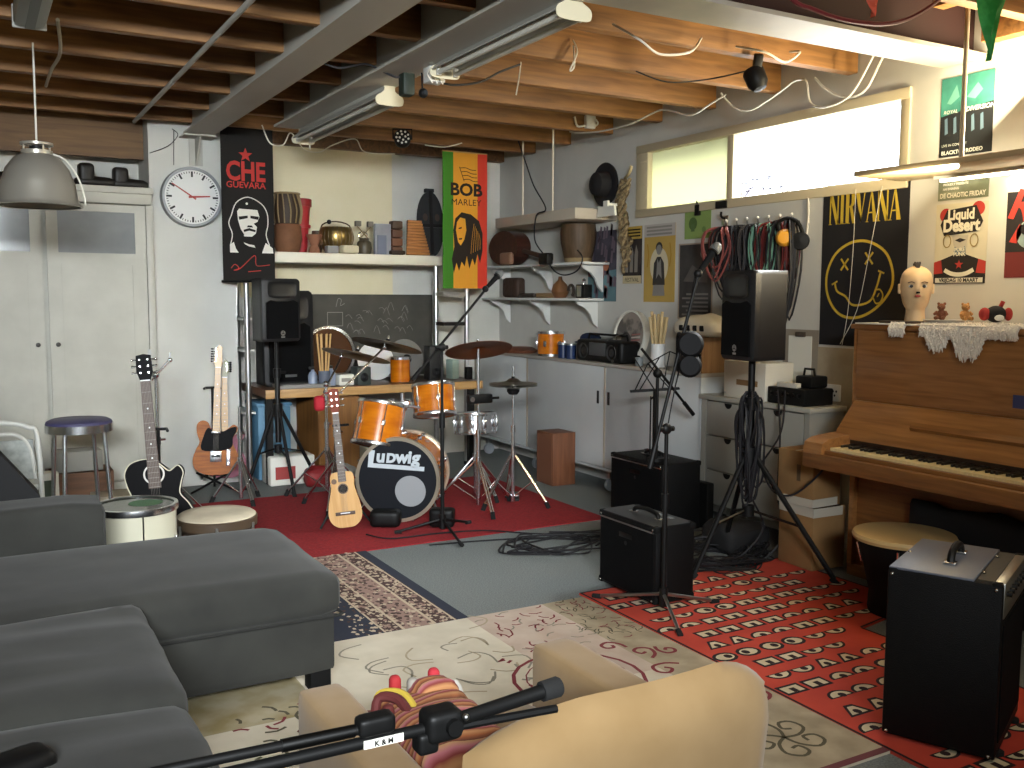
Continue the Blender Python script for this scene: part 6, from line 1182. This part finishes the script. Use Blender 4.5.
MB().prism([(4.10, .955), (4.085, .955), (3.955, .805), (3.95, .765), (3.985, .765), (4.10, .93)], PY0 + .12, PY1 - .03, pianowood).build('fallboard', t)
MB().prism([(3.995, .845), (4.022, .872), (4.008, .89), (3.983, .865)], 2.49, 3.08, pianodark).build('music_ledge', t)
MB().box((3.957, PY0 + .12, .735), (4.0, PY1 - .12, .78), H('piano_rail_dark', '2e1c10', .5)).build('name_rail', t)
ivory = H('key_ivory', 'dbc894', .35); ebony = H('key_ebony', '15110e', .35)
KW = (PY1 - PY0 - .25) / 52
for k in range(52): y = PY1 - .125 - KW * k; MB().box((3.805, y - KW + .001, .70), (3.955, y - .0008, .733), ivory, .001, 1).build('white_key', t)
for k in range(51):
    if (k + 5) % 7 in (0, 1, 3, 4, 5): y = PY1 - .125 - KW * (k + 1); MB().box((3.86, y - .006, .732), (3.955, y + .006, .746), ebony, .002, 1).build('black_key', t)
for k, (y, z, c) in enumerate(((2.59, 1.005, '3d4470'), (2.50, .985, '4a4f80'))): MB().box((4.086, y - .03, z), (4.0885, y + .03, z + .06), H('sticker_blue%d' % k, c, .5)).build('sticker', t)
# on top of the piano
skinw = H('mannequin_skin', 'dfc095', .5); TZ = 1.361
t = thing('mannequin_head', 'bald mannequin head with painted face and dark crest on top of the piano', 'mannequin head', (4.25, 3.28, TZ), -47)
mb = MB(); nS, nR = 26, 36; prof = [(0, .052, .056), (.03, .050, .054), (.065, .046, .050), (.085, .047, .052), (.1, .058, .060), (.125, .066, .070), (.16, .074, .082), (.195, .078, .092), (.23, .078, .094), (.262, .070, .086), (.285, .052, .066), (.30, .028, .038), (.307, .001, .001)]
def hp3(z):
    for (a, b) in zip(prof, prof[1:]):
        if a[0] <= z <= b[0]: q = (z - a[0]) / (b[0] - a[0]); q = q * q * (3 - 2 * q) * .5 + q * .5; return a[1] + (b[1] - a[1]) * q, a[2] + (b[2] - a[2]) * q
    return prof[-1][1:]
vs = []
for i in range(nS + 1):
    z = .307 * i / nS; rx, ry = hp3(z)
    for k in range(nR):
        a = 2 * PI * k / nR; x = rx * math.cos(a); y = ry * math.sin(a) + (.006 if z > .1 else .012 * (1 - z / .1))
        if y < 0:
            g = lambda cx, cz, sx, sz: math.exp(-((x - cx) / sx) ** 2 - ((z - cz) / sz) ** 2)
            y -= .020 * g(0, .178, .010, .016) + .010 * g(0, .20, .008, .02) + .008 * g(0, .146, .018, .010) + .010 * g(0, .115, .02, .016) + .004 * g(.036, .16, .02, .02) + .004 * g(-.036, .16, .02, .02) - .010 * g(.03, .198, .017, .011) - .010 * g(-.03, .198, .017, .011)
        vs.append((x, y, z))
mb.faces(vs, [(i * nR + k, i * nR + (k + 1) % nR, (i + 1) * nR + (k + 1) % nR, (i + 1) * nR + k) for i in range(nS) for k in range(nR)] + [tuple(range(nR - 1, -1, -1))], skinw); mb.build('head', t, 180)
for s in (-1, 1):
    e_ = MB().ball((s * .03, -.072, .197), .011, whitegloss, (1.3, .6, .75), 8).build('eye', t); MB().ball((s * .03, -.0775, .197), .0085, H('iris_%d' % s, '2e2a2c', .3), (1, .5, 1), 6).build('iris', e_)
    MB().tube([(s * .015, -.083, .213), (s * .03, -.082, .219), (s * .047, -.072, .214)], .0028, H('brow_%d' % s, '6b4a34', .7), 5, 3).build('eyebrow', t); MB().soft((s * .079, .012, .185), (.008, .016, .026), .007, skinw, 6).build('ear', t)
MB().ball((0, -.094, .1475), .010, H('lip_red', 'b03a34', .4), (1.5, .5, .6), 8).build('mouth', t); MB().box((-.009, -.105, .160), (.009, -.095, .170), blackm, .002).build('moustache', t)
cr = MB(); rr = random.Random(2)
for k in range(70): y = -.05 + .10 * rr.random(); x = .018 * (rr.random() - .5); zt = .301 - 2.4 * y * y; cr.tube([(x, y, zt - .006), (x * 1.5, y + .004, zt + .012 + .010 * rr.random())], .005, H('crest_hair', '3a3532', .8) if k == 0 else cr.mats[0], 4)
cr.build('hair_crest', t)
fur = H('sheepskin_white', 'f3ecdf', .95, bump=.8, scale=120)
o = MB().box((0, 0, 0), (.20, .34, .006), paper, .001).build('paper_sheet'); tag(at(o, (4.06, 3.16, TZ + .001), 0), 'thin white paper sheet at the left end of the piano top', 'paper')
t = thing('sheepskin', 'white shaggy sheepskin hanging over the front edge of the piano top', 'sheepskin', (0, 0, 0)); mb = MB()
rr = random.Random(5)
mb.box((4.06, 2.60, TZ + .001), (4.36, 3.12, TZ + .010), fur, .004); 
prev = None
for k in range(1500):
    y = 2.60 + .86 * rr.random()
    hang = max(.006, .125 * math.exp(-((y - 2.84) / .075) ** 4), .085 * math.exp(-((y - 3.01) / .055) ** 4))
    if y > 3.10: hang = .014 if 3.2 < y < 3.28 else -1
    if hang < 0: continue
    h_ = hang * rr.random(); x = 4.068 - .012 * rr.random(); L_ = .03 + .025 * rr.random()
    z = TZ + .004 - h_; mb.tube([(x + .012, y, z + .012), (x - .004, y + .01 * (rr.random() - .5), z - L_ * .4), (x + .006 * (rr.random() - .5), y + .025 * (rr.random() - .5), z - L_)], [.006, .005, .002], fur, 4)
for k in range(420): x = 4.08 + .26 * rr.random(); y = 2.62 + .48 * rr.random(); mb.tube([(x, y, TZ + .008), (x + .02 * (rr.random() - .5), y + .03 * (rr.random() - .5), TZ + .014 + .008 * rr.random())], [.006, .002], fur, 4)
mb.build('fleece', t)
FZ = TZ + .0185
t = MB().lathe([(0, 0), (.09, .0), (.10, .012), (.095, .014), (0, .006)], H('dish_grey', '9b9b98', .3)); tag(at(t.build('serving_tray'), (4.17, 3.05, FZ)), 'shallow grey dish on the sheepskin under the two teddy bears', 'dish')
o = MB().box((0, 0, 0), (.14, .18, .012), H('dark_book', '3a2f28', .6), .002).build('dark_book'); tag(at(o, (4.07, 3.19, TZ + .0085), -4), 'dark thin book on the piano top in front of the mannequin head', 'book')
def bear(lbl, loc, rz, c, s_):
    t = thing('teddy_bear', lbl, 'teddy bear', loc, rz); m = H('bear_fur_' + c, c, .95, bump=.6, scale=150)
    MB().ball((0, 0, .035 * s_), .033 * s_, m, (1, .9, 1.1), 10).build('body', t); h_ = MB().ball((0, -.004, .088 * s_), .027 * s_, m, (1, .95, .92), 10).ball((0, -.026 * s_, .082 * s_), .012 * s_, m, n=8).build('head', t)
    for q in (-1, 1): MB().ball((q * .02 * s_, 0, .11 * s_), .010 * s_, m, (1, .5, 1), 6).build('ear', h_); MB().tube([(q * .026 * s_, -.005, .055 * s_), (q * .042 * s_, -.02 * s_, .035 * s_)], .011 * s_, m, 8).build('arm', t); MB().tube([(q * .016 * s_, -.012, .015 * s_), (q * .026 * s_, -.045 * s_, .012 * s_)], .013 * s_, m, 8).build('leg', t); MB().ball((q * .009 * s_, -.03 * s_, .093 * s_), .003 * s_, black, n=5).build('eye', h_)
    MB().ball((0, -.038 * s_, .086 * s_), .004 * s_, black, n=5).build('nose', h_)
bear('small reddish brown teddy bear on the grey dish beside the mannequin head', (4.20, 3.09, FZ + .012), -70, '7a4a34', .72); bear('small tan teddy bear on the grey dish, right of the reddish one', (4.20, 2.96, FZ + .012), -20, 'b5854f', .72)
t = thing('plush_toy', 'red and black plush animal on the sheepskin at the right of the piano top', 'plush toy', (4.2, 2.80, FZ), -40); rk = H('plush_red', 'a5332e', .9); bk = H('plush_black', '1c191b', .9)
MB().ball((0, 0, .045), .042, bk, (1.1, 1, .95), 10).build('body', t); MB().ball((-.052, -.01, .045), .026, rk, (1, .8, 1.2), 8).build('ear', t); MB().ball((.055, .0, .045), .024, rk, (.8, .8, 1.3), 8).build('ear', t); MB().ball((.005, -.04, .028), .018, whitegloss, (1.2, .6, .8), 8).build('muzzle', t); MB().tube([(.02, 0, .08), (.03, 0, .105)], .010, rk, 8).build('tuft', t)
t = thing('drum_stool', 'round drum seat with cream top and black body before the piano', 'drum', (3.80, 2.94, .011), 0)
MB().lathe([(0, .0), (.15, 0), (.155, .02), (.15, .10), (.19, .27), (.212, .35), (.212, .357), (0, .357)], H('seat_body_black', '0a0a0a', .7, spec=.2), n=40).build('body', t); MB().lathe([(.212, .353), (.231, .353), (.235, .367), (.228, .381), (0, .384)], H('seat_top_cream', 'c9ab74', .5), n=44).build('top', t)
for k in range(6): a = 2 * PI * k / 6 + .55; MB().tube([(.222 * math.cos(a), .222 * math.sin(a), .34), (.20 * math.cos(a), .20 * math.sin(a), .25)], .006, chrome, 6).build('tension_rod', t)
o = MB().soft((0, 0, .25), (.035, .47, .25), .034, H('gig_bag_black', '0f0e10', .75), 12, 0, .03, 3, 6).build('black_case'); tag(at(o, (4.09, 2.66, .0), 0), 'black padded case leaning against the piano behind the drum seat', 'case')
card = H('cardboard', '9a7548', .85, c2='8f6c42', scale=6); tape = H('tape_white', 'c9c2b0', .5)
def carton(lbl, loc, w, d, h, rz, tp):
    t = thing('cardboard_box', lbl, 'box', loc, rz); MB().box((0, 0, 0), (w, d, h), card, .004).build('body', t); MB().box((-.002, -.002, h - .05 if tp else 0), (w * .9, d * 1.0, h - .0 if tp else .045), tape).build('tape', t); MB().box((.0, d / 2 - .004, h), (w, d / 2 + .004, h + .001), tape).build('top_seam', t)
    if not tp: MB().box((-.003, d * .35, h * .45), (-.001, d * .45, h * .75), H('box_print_dark', '5f4a30', .8)).build('print', t)
carton('lower cardboard box of the two stacked between the drawer unit and the piano', (3.93, 3.62, .012), .24, .26, .345, -2, True); carton('upper cardboard box with printed mark stacked left of the piano', (3.93, 3.63, .36), .22, .25, .30, 2, False)
# ================================================================ ceiling: lamps, boxes, cords, flags
alu = H('lamp_aluminium', 'b5b0a4', .33, metal=.6)
t = thing('pendant_lamp', 'silver dome pendant lamp hanging at the left in front of the cupboard', 'pendant lamp', (.337, 5.6, 1.955))
MB().lathe([(.198, 0), (.21, .004), (.2, .012), (.19, .03), (.18, .11), (.152, .19), (.112, .245), (.072, .268), (.067, .262), (.107, .238), (.147, .183), (.174, .108), (.184, .03), (.19, .006)], alu, n=56).build('shade', t)
MB().lathe([(.068, .262), (.075, .262), (.075, .285), (.062, .288), (.062, .262)], alu, n=32).lathe([(.06, .312), (.078, .312), (.078, .325), (.06, .327)], alu, n=32).build('collar', t)
for k in range(4): a = k * PI / 2 + .4; MB().cyl((.068 * math.cos(a), .068 * math.sin(a), .28), (.068 * math.cos(a), .068 * math.sin(a), .318), .005, alu, n=8).build('collar_post', t)
MB().cyl((0, 0, .2), (0, 0, .31), .035, black, n=16).build('socket', t); MB().tube([(0, 0, .31), (.002, 0, .83)], .005, cord_w, 8).build('cord', t); MB().tube([(.075, -.02, .27), (.13, -.05, .24), (.185, -.07, .15), (.21, -.08, .06), (.215, -.08, .01)], .005, cord_w, 6, 5).build('loose_cord', t)
grl = H('fluoro_body', '9f9d95', .5); tub = H('fluoro_tube', 'c4c1b5', .3); ecap = H('fluoro_endcap', 'cfc7ac', .5)
def fluoro(lbl, x, y0, y1, z):
    t = thing('ceiling_fluorescent', lbl, 'ceiling lamp', (x, y0, z)); L_ = y1 - y0
    MB().box((-.03, .0, .03), (.03, L_, .10), grl, .004).build('batten', t)
    MB().prism([(-.03, .06), (-.075, .015), (-.078, .02), (-.03, .07)], 0, L_, grl).prism([(.03, .06), (.03, .07), (.078, .02), (.075, .015)], 0, L_, grl).build('reflector', t)
    for s in (-1, 1):
        b_ = MB().cyl((s * .048, .03, .0), (s * .048, L_ - .03, .0), .013, tub, n=12).build('tube', t)
        for y in (.02, L_ - .035): MB().box((s * .048 - .012, y, -.014), (s * .048 + .012, y + .018, .03), white, .002).build('lamp_holder', b_)
    cap = outline([(-.03, .10), (.03, .10), (.035, .06), (.08, .03), (.085, .0), (.06, -.02), (-.06, -.02), (-.085, 0), (-.08, .03), (-.035, .06)], 4)
    for y in (-.006, L_): MB().prism(cap, y, y + .006, ecap).build('end_cap', t)
fluoro('far grey double-tube ceiling lamp under the middle steel beam', 2.155, 5.25, 6.88, 2.61); fluoro('near grey double-tube ceiling lamp under the middle steel beam by the cross beam', 2.20, 3.385, 4.60, 2.645)
t = thing('ceiling_fluorescent', 'covered strip lamp on the ceiling in the upper left corner', 'ceiling lamp', (.285, 3.3, 2.68)); MB().box((-.065, 0, 0), (.065, 1.58, .10), H('diffuser_grey', '8f958c', .4), .02).build('diffuser', t); MB().box((-.02, 0, -.004), (.02, 1.575, .01), H('diffuser_strip', '6a6f6a', .5)).build('centre_rib', t); MB().box((-.07, 1.575, -.003), (.07, 1.59, .10), grl, .006).build('end_cap', t)
t = thing('transformer_box', 'dark green box hanging from the middle steel beam between the strip lamps', 'box', (2.125, 4.93, 2.585)); gx = H('box_dark_green', '1a261d', .6); MB().box((-.035, -.04, 0), (.035, .04, .125), gx, .012).build('body', t); MB().box((-.012, -.0, .12), (.012, .03, .13), steel).build('bracket', t)
t = thing('webcam', 'tiny black round camera beside the dark green ceiling box', 'camera', (2.165, 4.80, 2.582)); MB().ball((0, 0, 0), .026, black, n=10).build('body', t); MB().cyl((0, -.02, 0), (0, -.03, 0), .012, H('lens', '303438', .1), n=12).build('lens', t); MB().tube([(0, .01, .02), (0, .02, .11)], .005, black, 6).build('arm', t)
t = thing('junction_box', 'cream cable box at the end of the near strip lamp', 'junction box', (2.19, 4.70, 2.62)); MB().box((-.045, -.03, 0), (.045, .06, .08), white, .006).build('body', t)
for k in range(3): MB().tube([(-.04 + .02 * k, -.03, .07), (-.06 + .03 * k, -.035, .03), (-.03 + .03 * k, -.03, -.01)], .004, cord_w, 5, 4).build('wire', t)
t = thing('spotlight', 'black round stage spotlight with white lamps on the rear ceiling joist', 'spotlight', (2.92, 6.86, 2.695)); t.rotation_euler = (math.radians(-12), 0, math.radians(-22))
MB().lathe([(0, -.02), (.062, -.02), (.066, -.014), (.06, .06), (.04, .1), (0, .1)], black, (0, 0, 0), (0, 1, 0), 28).build('housing', t)
wl = H('led_lens', 'e4e4de', .3)
for r_, n_ in ((.046, 9), (.022, 4)):
    for k in range(n_): a = 2 * PI * k / n_ + r_ * 9; MB().cyl((r_ * math.cos(a), -.0215, r_ * math.sin(a)), (r_ * math.cos(a), -.019, r_ * math.sin(a)), .0085, wl, n=10).build('lamp_lens', t)
MB().tube([(-.07, .03, 0), (-.072, .03, .08), (.072, .03, .08), (.07, .03, 0)], .006, black, 6).build('yoke', t)
t = thing('spotlight', 'small black spotlight clipped to the ceiling joist above the window', 'spotlight', (3.69, 3.90, 2.665)); t.rotation_euler = (math.radians(25), 0, math.radians(-25))
MB().lathe([(0, -.05), (.05, -.045), (.058, -.03), (.055, .04), (.035, .07), (0, .075)], black, (0, 0, 0), (.3, -.6, -.7), 20).build('head', t); MB().box((-.022, -.02, .03), (.022, .02, .12), black, .006).build('clip', t)
t = thing('socket_box', 'white socket box on a rear ceiling joist above the braided rope', 'socket box', (4.24, 6.305, 2.845)); MB().box((-.04, -.04, -.05), (.05, .0, .05), white, .01).build('body', t); MB().tube([(-.04, -.02, -.03), (-.11, -.02, -.04), (-.13, -.01, .03)], .008, cord_w, 8, 4).tube([(.05, -.02, .03), (.08, -.02, .0), (.05, -.02, -.03)], .008, cord_w, 8, 4).build('cable', t)
def cord(lbl, pts, r=.005, m=cord_w, name='cord', cat='cord', sm=6): return tag(MB().tube(pts, r, m, 6, sm).build(name), lbl, cat)
cord('white cord with loops along the last joist above the black and red banner', [(2.009, 7.45, 2.798), (2.068, 7.45, 2.668), (2.169, 7.45, 2.661), (2.226, 7.45, 2.757), (2.281, 7.45, 2.708), (2.344, 7.45, 2.636), (2.465, 7.45, 2.63), (2.573, 7.45, 2.693), (2.758, 7.45, 2.755), (2.842, 7.45, 2.658), (3.103, 7.45, 2.662)])
cord('white cord dropping from the far end of the far strip lamp', [(2.208, 6.9, 2.555), (2.203, 6.9, 2.712), (2.228, 6.92, 2.79)])
cord('short white cord hanging under the rear joists left of the striped banner', [(3.306, 7.3, 2.731), (3.487, 7.3, 2.729), (3.645, 7.3, 2.775)])
cord('thin white cord swagged below the rear joist ends along the right wall', [(4.2, 6.5, 2.80), (4.2, 6.357, 2.77), (4.2, 6.056, 2.74), (4.2, 5.703, 2.739), (4.2, 5.415, 2.776), (4.2, 5.316, 2.776), (4.2, 5.196, 2.742), (4.2, 5.02, 2.694), (4.2, 4.826, 2.739), (4.22, 4.72, 2.775)], .006)
cord('thicker white cord swagged from joist to joist directly above the window', [(4.25, 4.80, 2.80), (4.3, 4.739, 2.715), (4.3, 4.584, 2.665), (4.3, 4.43, 2.7), (4.3, 4.292, 2.746), (4.3, 4.214, 2.775), (4.3, 4.127, 2.755), (4.3, 4.091, 2.63), (4.3, 3.976, 2.583), (4.3, 3.799, 2.618), (4.3, 3.671, 2.77), (4.3, 3.62, 2.86)], .0075)
cord('second white cord crossing the first one near the right end of the window', [(4.4, 4.154, 2.79), (4.4, 4.074, 2.717), (4.4, 3.923, 2.639), (4.4, 3.783, 2.653), (4.4, 3.688, 2.786), (4.4, 3.64, 2.86)], .0075)
cord('white cord hanging in a bow from the nearest joist beside the near strip lamp', [(2.74, 3.87, 2.80), (2.813, 3.75, 2.709), (2.933, 3.75, 2.659), (3.117, 3.75, 2.692), (3.27, 3.85, 2.80)], .006)
cord('white cord in a shallow bow under the white cross beam', [(3.53, 3.88, 2.80), (3.61, 3.75, 2.753), (3.752, 3.75, 2.72), (3.857, 3.75, 2.784), (3.885, 3.85, 2.81)], .006)
cord('folded white cord loop on the second joist right of the near strip lamp', [(2.922, 4.5, 2.89), (2.917, 4.45, 2.816), (2.873, 4.45, 2.716), (2.90, 4.45, 2.74), (2.926, 4.5, 2.86)], .005)
cord('small white cord loop hanging at the third joist', [(2.827, 4.9, 2.845), (2.814, 4.9, 2.753), (2.795, 4.9, 2.655)], .004)
cord('dark cable from the left steel beam to the dark green box', [(1.66, 4.95, 2.71), (1.753, 4.95, 2.695), (1.893, 4.95, 2.732), (1.979, 4.95, 2.711), (2.065, 4.95, 2.684), (2.10, 4.94, 2.688)], .006, cord_b, 'cable', 'cable')
cord('dark cable swagged from the cream cable box towards the third joist', [(2.229, 4.75, 2.638), (2.33, 4.75, 2.633), (2.482, 4.75, 2.666), (2.607, 4.75, 2.734), (2.734, 4.75, 2.79)], .006, cord_b, 'cable', 'cable')
cord('thin dark cable running to the small black spotlight', [(3.35, 4.5, 2.775), (3.502, 4.4, 2.713), (3.72, 4.3, 2.735), (3.72, 3.98, 2.72)], .004, cord_b, 'cable', 'cable')
struct(MB().cyl((1.11, 7.6, 2.765), (1.11, 2.2, 2.765), .014, greysteel, n=10).build('trim_conduit'))
cord('bent cream tube on the ceiling behind the pendant lamp', [(.41, 5.0, 2.765), (.457, 5.5, 2.73), (.45, 6.0, 2.74), (.462, 6.6, 2.765)], .009, H('tube_cream', 'b3a88c', .5), 'cable_tube', 'tube')
def pennant(lbl, pts, col):
    m_ = mat('pennant_' + col, hexc(col), .6, c2=tuple(min(1, c * 1.7 + .06) for c in hexc(col)), scale=12, lo=.5, hi=.75)
    n_ = 8; vs = []; a, b, c = map(V, pts)
    for i in range(n_ + 1):
        for j in range(5): q = i / n_; p = a.lerp(b, j / 4).lerp(c, q); vs.append(p + V((0, .016 * math.sin(j * 1.6 + i * .5), 0)))
    fs = [(i * 5 + j, i * 5 + j + 1, i * 5 + j + 6, i * 5 + j + 5) for i in range(n_) for j in range(4)]
    mb = MB(); mb.faces(vs, fs, m_); mb.faces([V(v) + V((0, .002, 0)) for v in vs], [tuple(reversed(q)) for q in fs], m_); return tag(mb.build('pennant'), lbl, 'pennant')
pennant('green triangular pennant hanging from the ceiling at the upper right', [(3.66, 2.6, 2.83), (3.93, 2.6, 2.87), (3.765, 2.6, 2.49)], '2fae4e'); pennant('small orange-red pennant hanging at the top left of the green one', [(3.13, 2.7, 2.73), (3.25, 2.7, 2.75), (3.17, 2.7, 2.61)], 'c04a2c')
cord('dark red hose sagging below the ceiling at the upper right', [(2.60, 2.75, 2.78), (2.767, 2.75, 2.638), (2.902, 2.75, 2.61), (3.069, 2.75, 2.596), (3.272, 2.75, 2.608), (3.422, 2.75, 2.645), (3.544, 2.75, 2.703), (3.66, 2.76, 2.775)], .009, H('hose_red', '6a2226', .5), 'hose', 'hose')
struct(MB().box((4.06, .5, 2.88), (4.14, 3.11, 2.98), pine, .003).build('ceiling_rail')); struct(MB().box((4.42, -1, 2.765), (4.498, 3.10, 2.90), pine, .003).build('ceiling_wall_rail'))
t = thing('adapter_cable', 'black cable with adapter box dangling in front of the upper corner shelf', 'cable', (0, 0, 0)); MB().tube([(4.06, 7.08, 2.80), (4.06, 6.95, 2.6), (4.06, 6.819, 2.40), (4.06, 6.628, 2.20), (4.04, 6.74, 2.153), (4.05, 6.781, 1.96), (4.1, 6.72, 1.84)], .006, cord_b, 6, 6).tube([(4.1, 6.64, 1.77), (4.1, 6.55, 1.70), (4.1, 6.396, 1.667), (4.1, 6.22, 1.70), (4.1, 6.15, 1.79), (4.1, 6.22, 1.856)], .006, cord_b, 6, 6).build('wire', t); MB().box((4.07, 6.62, 1.755), (4.13, 6.76, 1.85), black, .012).build('adapter', t)
cord('white wire hanging down the left of the black smiley banner', [(4.47, 3.882, 2.12), (4.47, 3.887, 1.774), (4.47, 3.908, 1.427), (4.47, 3.943, 1.22)], .0016); cord('white wire slanting down across the face of the black smiley banner', [(4.47, 3.699, 2.12), (4.47, 3.778, 1.713), (4.47, 3.843, 1.428), (4.47, 3.958, 1.225)], .0016); cord('cream cord hanging below the window at the end of the hook row', [(4.485, 4.255, 2.11), (4.485, 4.249, 2.0), (4.485, 4.262, 1.83)], .006)
cord('thin grey wire from the ceiling to the left edge of the white pillar', [(1.222, 7.68, 2.556), (1.355, 7.68, 2.619), (1.43, 7.685, 2.707), (1.389, 7.685, 2.75)], .003, cord_b, 'wire', 'wire'); cord('thin grey wire hanging down to the top of the wall clock', [(1.402, 7.685, 2.741), (1.394, 7.685, 2.48)], .003, cord_b, 'wire', 'wire')
# ================================================================ outside: bare shrub behind the window
t = thing('shrub', 'leafless shrub outside the window at the lower left of the bright pane', 'shrub', (5.1, 5.36, 1.0)); tw = H('twig_bark', '3c3440', .8); rr = random.Random(8); mb = MB(); lf = MB(); lm_ = H('shrub_leaf', '4a4a52', .8)
for k in range(34):
    x, y = .3 * (rr.random() - .5), .34 * (rr.random() - .5) * 2; a = .95 + .30 * rr.random() * (1 - min(.9, abs(y) * 2)); p = [(x * .3, y * .3, 0), (x * .8, y * .8, .7), (x, y + .05 * rr.random(), a), (x + .06, y + .12 * (rr.random() - .5), a + .18)]
    mb.tube(p, [.012, .009, .006, .004], tw, 5, 3)
    for q in range(5): c_ = V(p[2]).lerp(V(p[3]), rr.random()) + V((.04 * (rr.random() - .5), .08 * (rr.random() - .5), .03 * rr.random())); lf.ball(c_, .018, lm_, (1, 1, .5), 5)
mb.build('branches', t); lf.build('foliage', t)
